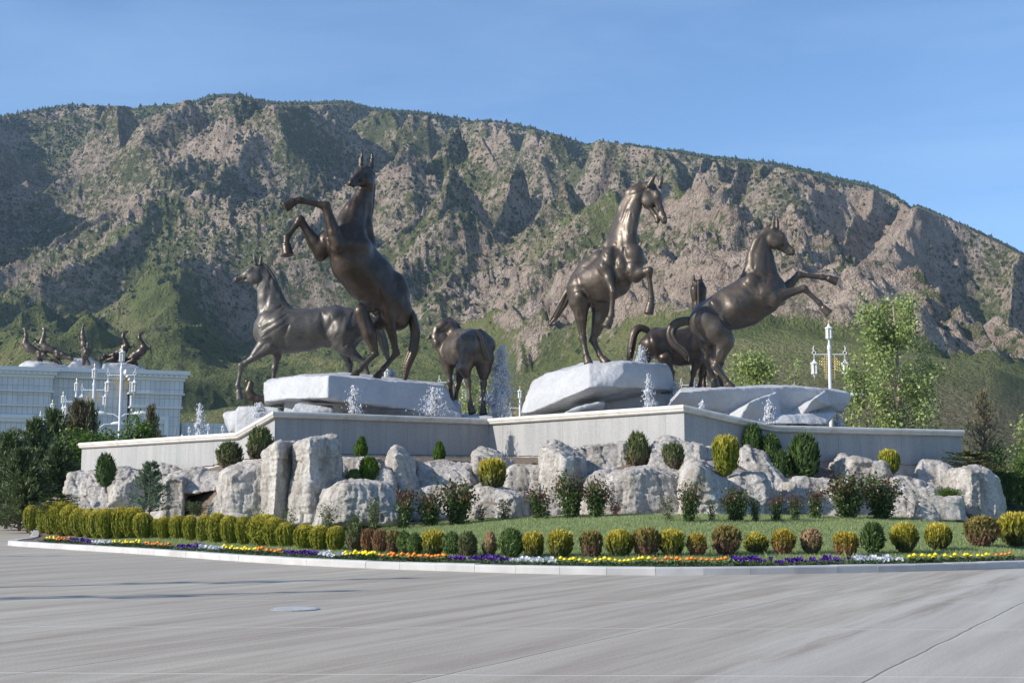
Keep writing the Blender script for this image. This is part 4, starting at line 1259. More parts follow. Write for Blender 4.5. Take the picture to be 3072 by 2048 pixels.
        c(q(0.80, -0.115 - mouth * .5), q(0.895, -0.105 - mouth), .050, .052, .04, 1.2)
        if detail and mouth <= 0:
            c(q(0.76, -.088, -.2), q(0.97, -.075, -.2), .010, .010, .01, op='-'); c(q(0.80, -.084, -.08), q(0.985, -.075, .08), .013, .010, .01, op='-'); c(q(0.76, -.088, .2), q(0.97, -.075, .2), .010, .010, .01, op='-')
        for i, l in enumerate((-1, 1)):
            base = q(0.0, .10, .085 * l)
            if ears is not None:
                base = s.w(ears[i][0]); tip = s.w(ears[i][1])
            else:
                tip = base + (-ax * .55 + bz * .35) * S * .38 + L * S * .05 * l
            mid = base + (tip - base) * .45
            s.b.cone(base - (tip - base) * .12, mid, .064 * S, .062 * S, .02 * S, bz, .8); s.b.cone(mid, tip, .062 * S, .022 * S, .02 * S, bz, .8)
            ed = (tip - base) / np.linalg.norm(tip - base)
            fr = ax * .75 + bz * .6
            s.b.cone(base + ed * S * .05 + fr * .060 * S, base + (tip - base) * .8 + fr * .030 * S, .026 * S, .008 * S, .01 * S, None, 1, '-')
    def tail(s, pts, n=9, k=0.03, sp=1.0, sdf=None):
        """strands wound round a centre line; the radius of each point is the half width of the whole tail"""
        T = sdf or s.t
        P = [s.w(p) for p in pts]; R = [s.r(p[3]) for p in pts]
        m = 6; C = []; RR = []
        for i in range(len(P) - 1):
            for j in range(m):
                t = j / m
                p0, p1, p2, p3 = P[max(i - 1, 0)], P[i], P[i + 1], P[min(i + 2, len(P) - 1)]
                C.append(0.5 * (2 * p1 + (p2 - p0) * t + (2 * p0 - 5 * p1 + 4 * p2 - p3) * t * t + (3 * p1 - p0 - 3 * p2 + p3) * t ** 3))
                RR.append(R[i] + (R[i + 1] - R[i]) * t)
        C.append(P[-1]); RR.append(R[-1]); C = np.array(C); RR = np.array(RR)
        for i in range(n):
            a0 = 2 * math.pi * i / n + s.rng.uniform(-.3, .3); tw = s.rng.uniform(-1.5, 1.5); am = s.rng.uniform(.35, .75)
            end = int(len(C) * s.rng.uniform(.78, 1.0)) if i else len(C)
            Q = []
            for j in range(end):
                tan = C[min(j + 1, len(C) - 1)] - C[max(j - 1, 0)]; tan = tan / np.linalg.norm(tan)
                u = np.cross(tan, [0.3, 1, 0.1]); u /= np.linalg.norm(u); v = np.cross(tan, u)
                a = a0 + tw * j / len(C)
                Q.append(C[j] + (u * math.cos(a) + v * math.sin(a) * .7) * RR[j] * am)
            for j in range(len(Q) - 1):
                ra = RR[j] * .42 * (1 - .55 * j / len(C)) + 0.012; rb = RR[j + 1] * .42 * (1 - .55 * (j + 1) / len(C)) + 0.010
                T.cone(Q[j], Q[j + 1], ra, rb, k)
    def mane(s, pts, n=1, r=3.0):
        self = s
        for p, q in zip(pts[:-1], pts[1:]):
            m = max(2, int(np.hypot(q[0] - p[0], q[1] - p[1]) / 4))
            for i in range(m):
                t0, t1 = i / m, (i + 1) / m
                a = [p[c] + (q[c] - p[c]) * t0 for c in range(4)]; b_ = [p[c] + (q[c] - p[c]) * t1 for c in range(4)]
                s.m.cone(s.w(a), s.w(b_), s.r(a[3]), s.r(b_[3]), 0.02)
    def sculpt(s, V):
        """muscle grooves: polylines (photo pixels, width, depth) pressed into the flanks"""
        f = V[:, 1] * CT + (V[:, 2] - CAMH) * ST
        X = 1536 + FPX * V[:, 0] / f; Y = 1024 - FPX * (-V[:, 1] * ST + (V[:, 2] - CAMH) * CT) / f
        out = np.zeros(len(V))
        for pts, w, dep in s.gr:
            w *= 1.3; dep *= 0.38
            best = np.full(len(V), 1e9); n = len(pts) - 1
            for i in range(n):
                (x0, y0), (x1, y1) = pts[i], pts[i + 1]; dx, dy = x1 - x0, y1 - y0
                t = np.clip(((X - x0) * dx + (Y - y0) * dy) / (dx * dx + dy * dy), 0, 1)
                q = (i + t) / n; taper = 1.0 + 0.9 * (2 * q - 1) ** 4 * 2
                best = np.minimum(best, np.hypot(X - x0 - t * dx, Y - y0 - t * dy) * taper)
            out -= s.r(dep) * (np.exp(-(best / w) ** 2) - 0.45 * np.exp(-((best - 2.1 * w) / (1.3 * w)) ** 2))
        return out
    def build(s, name, label, mat, group, cat="statue"):
        bodym = s.b.mesh("horse_body", 2, lambda V: 0.013 * fbm3(V * 1.9, 3, 5) + s.sculpt(V))
        base = np.empty(len(bodym.vertices) * 3, np.float32); bodym.vertices.foreach_get("co", base); base = base.reshape(-1, 3)
        o = np.array([base[:, 0].mean(), base[:, 1].mean(), base[:, 2].min()])
        root = empty(name, o, label, cat, group)
        def add(nm, me):
            V = np.empty(len(me.vertices) * 3, np.float32); me.vertices.foreach_get("co", V); V = V.reshape(-1, 3) - o
            me.vertices.foreach_set("co", V.astype(np.float32).ravel()); return link_mesh(nm, me, mat, root)
        add("body", bodym)
        if s.t.pr: add("tail", s.t.mesh("tail", 1))
        if s.m.pr: add("mane", s.m.mesh("mane", 1))
        return root

GH = "large bronze horses on the fountain plinth"

# H1: walking horse at the left, in profile, near foreleg lifted
h = Horse(63, 97, (0.08, 1, 0))
h.chain([(818, 985, 0, 57), (835, 988, 0, 60), (885, 992, 0, 60), (935, 988, 0, 58), (975, 980, 0, 50), (1010, 970, 0, 48), (1045, 975, 0, 44)], .25, .92)
h.chain([(800, 1000, 0, 36), (818, 1010, 0, 44), (855, 1010, 0, 48), (920, 1006, 0, 46)], .2, .85)
h.chain([(862, 934, 0, 15), (905, 944, 0, 14), (950, 944, 0, 14), (1005, 935, 0, 16), (1055, 945, 0, 14)], .2)
h.chain([(787, 820, 0, 17), (796, 858, 0, 22), (805, 895, 0, 30), (818, 935, 0, 40), (828, 965, 0, 46)], .2, .55)
h.chain([(800, 812, 0, 8), (818, 850, 0, 9), (838, 892, 0, 10), (862, 928, 0, 13)], .15)
h.chain([(778, 870, 0, 7), (783, 925, 0, 8), (792, 965, 0, 12)], .12)
for l in (-1, 1):
    h.ball((800, 1010, l * 26, 25), .15); h.ball((838, 975, l * 34, 30), .2); h.ball((812, 985, l * 30, 20), .15)
    h.ball((1005, 955, l * 30, 24), .22); h.ball((1040, 990, l * 26, 40), .25); h.ball((1068, 985, l * 20, 30), .2)
    h.ball((1008, 1010, l * 34, 22), .2)
h.chain([(1050, 960, 0, 34), (1072, 975, 0, 26)], .2)
h.foreleg((812, 1038, -24), (724, 1097, -26), (713, 1157, -26), (716, 1172, -26), (721, 1200, -26), e=.24)
h.chain([(800, 1022, -24, 22), (765, 1062, -25, 12)], .1)
h.foreleg((832, 1052, 22), (824, 1105, 22), (818, 1150, 22), (815, 1162, 22), (810, 1178, 22))
h.chain([(1030, 1000, -28, 42), (1040, 1040, -28, 27)], .2)
h.hindleg((1022, 1030, -28), (1093, 1090, -28), (1108, 1136, -28), (1104, 1150, -28), (1098, 1166, -28), e=.28)
h.chain([(1060, 1000, 26, 36), (1040, 1040, 26, 24)], .2)
h.hindleg((1028, 1038, 28), (1048, 1092, 28), (1052, 1136, 28), (1048, 1150, 28), (1042, 1164, 28), e=.24)
h.chain([(1000, 1022, -10, 14), (985, 1030, 0, 14)], .2)
h.head((779, 806, 0), (703, 843, 0), (-.3, -1, 0), ears=(((782, 790, 9), (783, 768, 11)), ((767, 790, -8), (762, 765, -10))))
h.mane([(786, 790, 0, 4), (800, 800, 0, 5), (818, 826, 0, 5.5), (834, 860, 0, 5), (852, 898, 0, 4), (866, 920, 0, 3)])
h.tail([(1082, 950, 0, 13), (1104, 955, 0, 13), (1128, 975, 0, 14), (1146, 1010, 0, 15), (1158, 1050, 0, 13), (1168, 1088, 0, 5)])
h.gr = [([(866, 975), (846, 1012), (860, 1046)], 6, 4.5), ([(845, 918), (820, 935), (797, 955), (780, 975)], 5, 4), ([(862, 942), (830, 965), (800, 981), (786, 992)], 4, 3), ([(850, 972), (820, 990), (788, 1012)], 4, 3),
        ([(964, 940), (972, 978), (978, 1014)], 7, 4), ([(992, 950), (996, 985), (993, 1016)], 6, 3.5), ([(1058, 940), (1050, 1000), (1034, 1038)], 6, 4), ([(1030, 950), (1022, 990), (1008, 1010)], 6, 2.5), ([(812, 826), (808, 879), (783, 945)], 5, 3), ([(800, 860), (800, 920)], 5, 2),
        ([(1080, 960), (1074, 1010), (1060, 1040)], 5, 3), ([(795, 1030), (760, 1068)], 3, 2.5), ([(1060, 1050), (1085, 1078)], 3, 2.5)]
h.build("horse_statue", "bronze horse walking left in profile with its near foreleg lifted, at the left", M_BRONZE_L, GH)

# H2: rearing horse, chest towards us
h = Horse(59.5, 108, (0.80, -0.60, 0))
h.chain([(1040, 722, -60, 50), (1060, 775, -45, 57), (1095, 830, -20, 60), (1130, 875, 5, 57), (1165, 905, 28, 50), (1182, 935, 40, 44)], .3, .95)
h.chain([(1085, 760, -20, 45), (1130, 820, 10, 48), (1165, 870, 30, 46)], .3, .9)
h.chain([(1020, 740, -75, 38), (1045, 800, -55, 46), (1075, 850, -30, 40)], .25)
h.chain([(1103, 535, -6, 20), (1090, 592, -16, 25), (1066, 640, -28, 37), (1052, 690, -40, 50), (1048, 725, -50, 54)], .25, .75)
h.chain([(1112, 560, 0, 9), (1104, 620, -5, 10), (1100, 680, -8, 16), (1110, 730, -5, 20)], .2)
h.chain([(1062, 600, -30, 7), (1030, 640, -44, 9), (1016, 680, -60, 12)], .15)
for (x, y, d, r) in ((985, 725, -60, 36), (1018, 728, -95, 27), (1055, 735, -85, 30), (1068, 700, -55, 30), (1078, 740, -60, 36), (1008, 700, -60, 24)):
    h.ball((x, y, d, r), .2)
h.chain([(998, 712, -70, 24), (968, 745, -72, 24), (962, 764, -70, 20)], .12)
h.foreleg((1014, 738, -110), (977, 618, -130), (900, 601, -150), (882, 604, -155), (852, 622, -160), e=.17, sc=1.28)
h.chain([(1014, 742, -110, 20), (1018, 752, -104, 10)], .1)
h.foreleg((962, 756, -70), (901, 660, -95), (860, 712, -120), (858, 732, -125), (864, 766, -130), e=.16, sc=1.25)
h.chain([(1160, 905, 20, 48), (1170, 950, 28, 38)], .25)
h.chain([(1190, 930, 40, 42), (1198, 962, 44, 30)], .25)
for (x, y, d, r) in ((1196, 880, 40, 36), (1185, 850, 34, 34), (1205, 930, 48, 30)):
    h.ball((x, y, d, r), .25)
h.chain([(1158, 905, -8, 26), (1166, 960, 6, 24)], .15)
h.hindleg((1160, 922, -4), (1188, 1060, 14), (1150, 1106, -2), (1140, 1118, -6), (1128, 1136, -12), e=.25)
h.chain([(1112, 895, -8, 30), (1090, 925, -24, 19)], .2)
h.hindleg((1082, 932, -32), (1126, 1060, -20), (1082, 1106, -44), (1070, 1118, -50), (1056, 1138, -58), e=.17)
h.chain([(1084, 940, -30, 22), (1108, 1000, -26, 22), (1120, 1040, -22, 14)], .1)
h.chain([(1150, 960, 10, 26), (1135, 975, 10, 18)], .15)
h.chain([(1105, 912, -30, 12), (1118, 930, -28, 9)], .1)
h.head((1099, 508, -10), (1048, 552, -92), (-.55, -.75, -.35), L=(0.85, -0.50, 0.15), ears=(((1082, 494, -18), (1086, 457, -14)), ((1116, 500, 2), (1116, 461, 6))))
h.chain([(1106, 530, 0, 22), (1098, 556, -16, 22)], .15)
h.mane([(1112, 500, 14, 4), (1122, 560, 22, 5), (1116, 620, 20, 6), (1108, 680, 18, 5)])
h.tail([(1222, 930, 58, 13), (1238, 955, 60, 15), (1246, 1000, 62, 17), (1240, 1050, 62, 18), (1222, 1095, 60, 16), (1212, 1142, 58, 9)], n=11)
h.gr = [([(972, 716), (1000, 742), (1026, 750)], 5, 4), ([(1060, 590), (1042, 650), (1036, 690)], 6, 3.5), ([(1090, 600), (1080, 680), (1062, 730)], 7, 3), ([(1005, 770), (1050, 800), (1090, 850), (1130, 890)], 8, 3), ([(1137, 870), (1143, 915), (1150, 950)], 6, 4.5),
        ([(1190, 850), (1196, 900), (1188, 960)], 8, 3.5), ([(1070, 700), (1085, 760), (1070, 800)], 7, 3), ([(1215, 890), (1212, 950)], 6, 3), ([(1170, 960), (1182, 1030)], 4, 3), ([(1096, 950), (1118, 1035)], 4, 3), ([(990, 640), (1004, 700)], 3, 3)]
h.build("horse_statue", "dark bronze horse rearing tall with folded forelegs reaching left, the highest one", M_BRONZE_D, GH)

# H3: seen from behind, head bent to the left
h = Horse(62, 98, (1, 0.42, 0))
h.chain([(1436, 1040, 0, 44), (1415, 1042, 22, 45), (1390, 1050, 48, 48), (1368, 1055, 78, 46), (1352, 1060, 100, 40)], .25, .95)
h.chain([(1440, 1010, 0, 20), (1410, 1012, 30, 22), (1385, 1010, 60, 22), (1366, 1010, 90, 22)], .25)
for (x, y, d, r) in ((1400, 1032, -6, 30), (1462, 1036, 12, 26), (1408, 1066, -16, 28), (1452, 1070, -8, 26), (1350, 1080, 100, 24)):
    h.ball((x, y, d, r), .22)
h.chain([(1362, 1040, 105, 38), (1358, 1008, 112, 32), (1346, 988, 112, 28), (1326, 980, 104, 23), (1308, 990, 94, 17)], .2, .7)
h.head((1303, 1004, 90), (1337, 1082, 62), (-1, .1, -.25), L=(0.35, 1, 0), ears=(((1293, 1006, 84), (1280, 1018, 80)), ((1297, 1000, 104), (1286, 1008, 110))))
h.mane([(1300, 985, 98, 4), (1325, 962, 112, 5), (1350, 956, 124, 5.5), (1370, 970, 124, 5), (1388, 996, 110, 4)])
h.foreleg((1345, 1092, 88), (1350, 1146, 88), (1354, 1190, 88), (1355, 1200, 88), (1357, 1218, 86), e=.20)
h.foreleg((1386, 1100, 110), (1372, 1160, 116), (1366, 1204, 116), (1364, 1214, 116), (1362, 1230, 114), e=.19)
h.chain([(1404, 1075, -14, 30), (1394, 1100, -20, 22)], .15)
h.hindleg((1393, 1100, -20), (1404, 1142, -14), (1411, 1208, -20), (1413, 1220, -24), (1418, 1240, -30), e=.24)
h.chain([(1452, 1080, -4, 30), (1452, 1108, 0, 20)], .15)
h.hindleg((1452, 1108, 2), (1450, 1150, 6), (1450, 1212, 2), (1450, 1224, -2), (1450, 1244, -8), e=.22)
h.tail([(1436, 994, -40, 9), (1446, 1012, -50, 10), (1452, 1042, -54, 9), (1458, 1066, -52, 7), (1468, 1090, -48, 3)], n=7)
h.gr = [([(1378, 1000), (1372, 1050), (1376, 1100)], 6, 4), ([(1424, 1010), (1428, 1060), (1424, 1100)], 6, 4), ([(1452, 1010), (1458, 1060)], 5, 3), ([(1366, 1000), (1354, 1040), (1350, 1070)], 5, 3), ([(1345, 968), (1325, 985), (1310, 1000)], 4, 3), ([(1398, 1060), (1392, 1100)], 5, 3)]
h.build("horse_statue", "bronze horse seen from behind with bent head, left of the big water jet", M_BRONZE, GH)

# H4: tall rearing horse right of centre, head turned right
h = Horse(56.5, 118, (0.78, 0.62, 0))
h.chain([(1864, 780, -60, 50), (1842, 813, -42, 53), (1812, 834, -20, 52), (1784, 846, 4, 51), (1760, 858, 26, 48), (1748, 882, 36, 40)], .28, .95)
h.chain([(1850, 850, -40, 42), (1820, 866, -20, 36), (1795, 872, 0, 34)], .25)
h.chain([(1800, 780, 0, 30), (1768, 812, 20, 34), (1745, 835, 34, 28)], .25)
h.chain([(1930, 568, -78, 22), (1902, 590, -76, 29), (1888, 630, -72, 33), (1876, 680, -70, 37), (1866, 730, -66, 46), (1862, 765, -60, 50)], .22, .62)
h.chain([(1918, 556, -76, 8), (1886, 580, -70, 9), (1862, 630, -58, 9), (1846, 690, -48, 10), (1822, 740, -30, 16)], .16)
h.chain([(1914, 622, -84, 9), (1899, 660, -86, 11), (1894, 725, -90, 16)], .25)
for (x, y, d, r) in ((1830, 768, -84, 28), (1900, 762, -96, 30), (1908, 785, -84, 26), (1866, 800, -90, 30), (1820, 800, -70, 24), (1860, 830, -70, 40)):
    h.ball((x, y, d, r), .14)
h.chain([(1826, 778, -92, 24), (1816, 805, -96, 22), (1824, 828, -98, 18)], .1)
h.foreleg((1822, 818, -98), (1840, 876, -120), (1834, 945, -108), (1829, 956, -108), (1819, 982, -112), e=.16)
h.chain([(1905, 775, -100, 25), (1898, 812, -98, 25), (1908, 828, -100, 20)], .1)
h.foreleg((1908, 822, -104), (1947, 812, -130), (1954, 893, -118), (1953, 908, -117), (1946, 942, -120), e=.17)
h.ball((1906, 838, -98, 11), .08)
h.chain([(1742, 870, 20, 44), (1738, 905, 14, 32)], .22)
h.ball((1740, 890, -10, 24), .15)
h.hindleg((1740, 910, 6), (1749, 1016, 14), (1758, 1062, 4), (1761, 1072, 2), (1766, 1092, -4), e=.26)
h.chain([(1785, 870, 30, 40), (1805, 910, 28, 28)], .2)
h.hindleg((1808, 905, 26), (1779, 1020, 34), (1800, 1066, 24), (1806, 1074, 20), (1820, 1090, 12), e=.28)
h.chain([(1806, 915, 26, 30), (1800, 960, 28, 22), (1790, 995, 32, 14)], .12)
h.chain([(1772, 880, -12, 16), (1764, 895, -6, 12)], .12)
h.chain([(1782, 905, 2, 12), (1790, 918, 0, 8)], .08)
h.head((1951, 558, -82), (1996, 668, -112), (1, -.35, -.2), L=(0.50, 0.86, 0), mouth=.055, ears=(((1980, 556, -52), (1987, 529, -50)), ((1949, 552, -108), (1970, 518, -118))), sc=.98)
h.tail([(1714, 862, 50, 10), (1702, 880, 56, 15), (1686, 912, 62, 16), (1664, 950, 68, 11), (1645, 974, 70, 4)], n=10)
h.gr = [([(1944, 566), (1890, 588), (1873, 616), (1862, 660)], 5, 4), ([(1883, 631), (1867, 684), (1872, 748)], 6, 3.5), ([(1873, 745), (1875, 786), (1888, 822)], 6, 5), ([(1806, 755), (1815, 786), (1834, 798)], 5, 4.5), ([(1730, 818), (1740, 858), (1774, 892)], 6, 4.5),
        ([(1726, 874), (1746, 864), (1764, 896)], 5, 4), ([(1798, 800), (1808, 850), (1830, 880)], 7, 3), ([(1846, 730), (1840, 765), (1850, 800)], 5, 4), ([(1896, 640), (1890, 700)], 5, 2.5), ([(1880, 790), (1900, 795), (1920, 790)], 4, 3), ([(1738, 930), (1746, 1000)], 4, 3), ([(1798, 930), (1784, 1000)], 4, 3), ([(1750, 800), (1790, 790)], 6, 2)]
h.build("horse_statue", "tall bronze horse rearing on the white rock right of centre, neck arched and mouth open", M_BRONZE, GH)

# H5: standing horse that looks away, half hidden
h = Horse(64, 92, (-0.30, 1, 0))
h.chain([(1972, 1032, -14, 46), (2005, 1040, -6, 46), (2040, 1045, 4, 50), (2075, 1042, 16, 50), (2098, 1030, 24, 42)], .25, .92)
h.chain([(1965, 1000, -14, 18), (2000, 1004, -8, 16), (2040, 1008, 4, 14), (2072, 996, 16, 18)], .2)
for l in (-1, 1):
    h.ball((1960, 1035, -14 + l * 26, 34), .2); h.ball((1990, 1010, -10 + l * 28, 22), .2); h.ball((2090, 1045, 20 + l * 26, 28), .2)
h.chain([(2098, 1005, 24, 34), (2100, 960, 30, 24), (2097, 915, 32, 20), (2095, 878, 32, 20), (2095, 858, 32, 20)], .18, .9)
h.chain([(2084, 868, 26, 13), (2086, 895, 26, 12)], .1); h.chain([(2108, 868, 26, 13), (2106, 895, 26, 12)], .1)
h.chain([(2095, 862, 36, 20), (2095, 905, 70, 14), (2095, 930, 90, 12)], .1)
for x in (2082, 2104):
    h.chain([(x, 852, 30, 5.5), (x - 1, 838, 30, 5), (x, 823, 30, 1.5)], .03)
h.chain([(1940, 1035, -34, 24), (1932, 1070, -36, 16)], .15)
h.hindleg((1995, 1075, -44), (2016, 1118, -46), (2018, 1150, -46), (2016, 1160, -46), (2012, 1176, -46), e=.26)
h.hindleg((1945, 1060, 10), (1926, 1100, 12), (1930, 1150, 12), (1928, 1160, 12), (1924, 1176, 12), e=.24)
h.foreleg((2090, 1082, -8), (2080, 1118, -10), (2074, 1155, -10), (2073, 1162, -10), (2071, 1176, -10), e=.2)
h.foreleg((2112, 1080, 36), (2104, 1122, 36), (2099, 1158, 36), (2098, 1164, 36), (2096, 1178, 36), e=.2)
h.mane([(2095, 845, 10, 3.5), (2096, 900, 10, 4), (2097, 950, 8, 4), (2094, 990, -2, 4)])
h.tail([(1942, 990, -16, 9), (1918, 984, -22, 11), (1902, 1002, -26, 12), (1894, 1042, -28, 13), (1888, 1085, -28, 8), (1884, 1100, -28, 4)], n=9)
h.gr = [([(2004, 990), (2018, 1040), (2012, 1085)], 6, 4.5), ([(1948, 1005), (1958, 1060), (1985, 1100)], 6, 4), ([(2080, 1000), (2070, 1050), (2078, 1080)], 6, 3.5), ([(2095, 850), (2096, 940)], 3, 3)]
h.build("horse_statue", "dark bronze horse standing behind the right-hand horses, its neck and ears seen from behind", M_BRONZE_D, GH)

# H6: rearing horse at the right, in profile
h = Horse(56.5, 112, (-0.12, 1, 0))
h.chain([(2292, 868, 0, 52), (2262, 884, 0, 58), (2222, 908, 0, 60), (2186, 926, 0, 58), (2155, 942, 0, 50), (2128, 958, 0, 52), (2118, 972, 0, 50)], .28, .94)
h.chain([(2320, 868, 0, 40), (2296, 896, 0, 42), (2250, 930, 0, 42), (2215, 950, 0, 36)], .25, .85)
h.chain([(2301, 706, 0, 20), (2284, 740, 0, 28), (2281, 785, 0, 38), (2284, 825, 0, 45), (2290, 850, 0, 48)], .22, .58)
h.chain([(2300, 690, 0, 9), (2272, 722, 0, 10), (2255, 765, 0, 10), (2246, 812, 0, 13), (2226, 850, 0, 14)], .16)
h.chain([(2312, 765, 0, 8), (2318, 810, 0, 10), (2326, 850, 0, 14)], .12)
for l in (-1, 1):
    h.ball((2254, 850, l * 36, 27), .2); h.ball((2290, 880, l * 34, 34), .18); h.ball((2320, 880, l * 24, 28), .15)
    h.ball((2108, 960, l * 34, 38), .22); h.ball((2140, 985, l * 34, 42), .22); h.ball((2136, 925, l * 30, 24), .2); h.ball((2165, 1000, l * 34, 26), .2)
    h.ball((2205, 925, l * 40, 30), .25)
h.chain([(2305, 880, -36, 32), (2318, 900, -38, 24)], .12)
h.foreleg((2322, 892, -40), (2412, 866, -44), (2458, 908, -46), (2467, 921, -46), (2489, 942, -46), e=.25)
h.foreleg((2342, 882, 34), (2397, 824, 34), (2466, 832, 34), (2484, 834, 34), (2512, 845, 34), e=.22)
h.chain([(2330, 905, -30, 14), (2345, 905, 10, 12)], .12)
h.chain([(2152, 1000, -34, 40), (2170, 1030, -36, 28)], .2)
h.hindleg((2172, 1020, -36), (2145, 1098, -36), (2178, 1140, -38), (2184, 1150, -38), (2196, 1166, -40), e=.28)
h.chain([(2172, 1030, -36, 27), (2160, 1068, -36, 18)], .12)
h.chain([(2125, 1005, 34, 38), (2125, 1040, 34, 24)], .2)
h.hindleg((2128, 1035, 34), (2116, 1078, 36), (2138, 1126, 36), (2142, 1140, 36), (2146, 1162, 36), e=.2)
h.head((2316, 690, 0), (2381, 761, 0), (.9, -.65, 0), ears=(((2332, 680, 11), (2331, 651, 14)), ((2319, 682, -10), (2322, 650, -13))), sc=.96)
h.mane([(2310, 676, 0, 4), (2286, 695, 0, 4), (2266, 722, 0, 4), (2251, 760, 0, 4), (2243, 800, 0, 3)])
h.tail([(2084, 962, 0, 12), (2050, 964, 0, 13), (2024, 974, 0, 15), (2012, 1000, 0, 15), (2024, 1030, 0, 15), (2046, 1050, 0, 14), (2060, 1068, 0, 10), (2064, 1086, 0, 4)], n=11)
h.gr = [([(2240, 818), (2228, 846), (2254, 876), (2280, 890)], 6, 4.5), ([(2258, 822), (2290, 818), (2318, 830)], 6, 3.5), ([(2292, 895), (2312, 912), (2325, 914)], 5, 4.5), ([(2132, 908), (2144, 935), (2164, 958)], 7, 6), ([(2080, 1012), (2112, 1032), (2146, 1038)], 6, 3.5),
        ([(2164, 960), (2190, 985)], 6, 4), ([(2282, 715), (2262, 760), (2262, 805)], 6, 3), ([(2300, 760), (2304, 810), (2300, 850)], 6, 3), ([(2270, 850), (2280, 880)], 5, 3), ([(2110, 930), (2100, 975), (2116, 1010)], 7, 3), ([(2166, 1050), (2152, 1085)], 4, 3), ([(2345, 884), (2400, 868)], 3, 2.5), ([(2215, 900), (2235, 940)], 8, 2.5)]
h.build("horse_statue", "brown bronze horse rearing to the right in profile on the right-hand rock", M_BRONZE, GH)

# H7: grazing horse, mostly behind H6
h = Horse(66, 92, (1, -0.45, 0))
h.chain([(2120, 1050, 60, 42), (2124, 1052, 90, 46), (2128, 1055, 130, 44)], .25)
h.chain([(2122, 1046, 50, 30), (2134, 1070, 30, 24), (2146, 1092, 14, 19)], .18, .8)
h.ball((2146, 1052, 50, 24), .2)
h.head((2150, 1100, 10), (2168, 1176, -10), (.7, -.3, -.6), L=(1, 0.5, 0.1))
h.foreleg((2108, 1082, 50), (2112, 1120, 48), (2112, 1152, 46), (2112, 1160, 46), (2112, 1174, 44), e=.19)
h.foreleg((2144, 1082, 62), (2146, 1120, 62), (2146, 1152, 62), (2146, 1160, 62), (2146, 1174, 62), e=.19)
h.mane([(2146, 1092, -6, 4), (2140, 1066, 10, 5), (2130, 1040, 30, 4)])
h.build("horse_statue", "bronze horse grazing with its head lowered behind the hind legs of the right rearing horse", M_BRONZE_D, GH)

# H8: far small statue left of the left rock
h = Horse(112, 21, (0.1, 1, 0), vox=0.05)
h.chain([(752, 1148, 0, 7), (750, 1160, 0, 9), (747, 1173, 0, 12), (755, 1188, 0, 13), (775, 1196, 0, 11), (800, 1200, 0, 11), (820, 1202, 0, 12)], .2, .8)
h.head((747, 1144, 0), (731, 1138, 0), (-.2, -1, 0), detail=False)
h.chain([(762, 1200, 0, 6), (758, 1208, 0, 3), (764, 1216, 0, 2.5)], .1)
h.chain([(824, 1206, 2, 7), (830, 1230, 2, 4), (824, 1260, 2, 3), (826, 1290, 2, 3)], .1)
h.chain([(812, 1206, -2, 7), (814, 1230, -2, 4), (808, 1260, -2, 3), (810, 1290, -2, 3)], .1)
h.mane([(752, 1140, 0, 2.0), (760, 1152, 0, 2.5), (758, 1166, 0, 2.5)])
h.build("horse_statue", "tiny far-off dark horse sculpture leaping left beyond the lifted hoof of the walking horse", M_BRONZE_D, None)
# ------------------------------------------------------------------ plants
FM = {
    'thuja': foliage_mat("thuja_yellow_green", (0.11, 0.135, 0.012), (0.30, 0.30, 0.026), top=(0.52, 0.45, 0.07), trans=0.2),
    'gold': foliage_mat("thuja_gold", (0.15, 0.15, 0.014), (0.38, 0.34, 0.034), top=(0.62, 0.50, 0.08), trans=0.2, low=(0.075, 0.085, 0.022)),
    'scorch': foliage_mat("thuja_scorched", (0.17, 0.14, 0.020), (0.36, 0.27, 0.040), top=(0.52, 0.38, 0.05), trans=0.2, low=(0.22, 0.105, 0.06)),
    'olive': foliage_mat("thuja_olive_brown", (0.095, 0.085, 0.022), (0.19, 0.145, 0.045), top=(0.30, 0.23, 0.06), trans=0.15, low=(0.15, 0.08, 0.05)),
    'brown': foliage_mat("thuja_brown", (0.14, 0.075, 0.035), (0.30, 0.16, 0.075), trans=0.15),
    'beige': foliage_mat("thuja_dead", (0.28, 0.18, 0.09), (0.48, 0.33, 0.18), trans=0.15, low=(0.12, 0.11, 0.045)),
    'green': foliage_mat("thuja_green", (0.060, 0.11, 0.028), (0.17, 0.24, 0.070), trans=0.25),
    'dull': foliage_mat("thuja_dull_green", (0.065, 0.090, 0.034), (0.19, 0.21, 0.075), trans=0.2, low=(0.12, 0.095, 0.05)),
    'dark': foliage_mat("thuja_dark", (0.030, 0.065, 0.018), (0.095, 0.15, 0.032), trans=0.2),
    'bright': foliage_mat("thuja_bright", (0.040, 0.095, 0.012), (0.125, 0.20, 0.022), trans=0.3),
    'juniper': foliage_mat("juniper_blue_green", (0.085, 0.14, 0.085), (0.20, 0.29, 0.17), trans=0.2),
    'pine': foliage_mat("conifer_needles", (0.050, 0.085, 0.035), (0.17, 0.22, 0.085), trans=0.2),
    'pinebrown': foliage_mat("conifer_needles_dry", (0.085, 0.085, 0.045), (0.25, 0.205, 0.115), trans=0.2),
    'leaf': foliage_mat("broad_leaf", (0.050, 0.105, 0.016), (0.135, 0.22, 0.035), trans=0.4, rough=0.4),
    'leafpale': foliage_mat("broad_leaf_pale", (0.14, 0.20, 0.05), (0.45, 0.52, 0.20), trans=0.35, rough=0.4),
    'rose': foliage_mat("rose_leaf", (0.045, 0.080, 0.026), (0.13, 0.18, 0.060), trans=0.25, rough=0.4),
    'rosered': foliage_mat("rose_young_leaf", (0.10, 0.035, 0.028), (0.22, 0.085, 0.055), trans=0.25, rough=0.4),
    'roselight': foliage_mat("rose_pale_leaf", (0.085, 0.12, 0.05), (0.20, 0.24, 0.11), trans=0.3, rough=0.4),
}
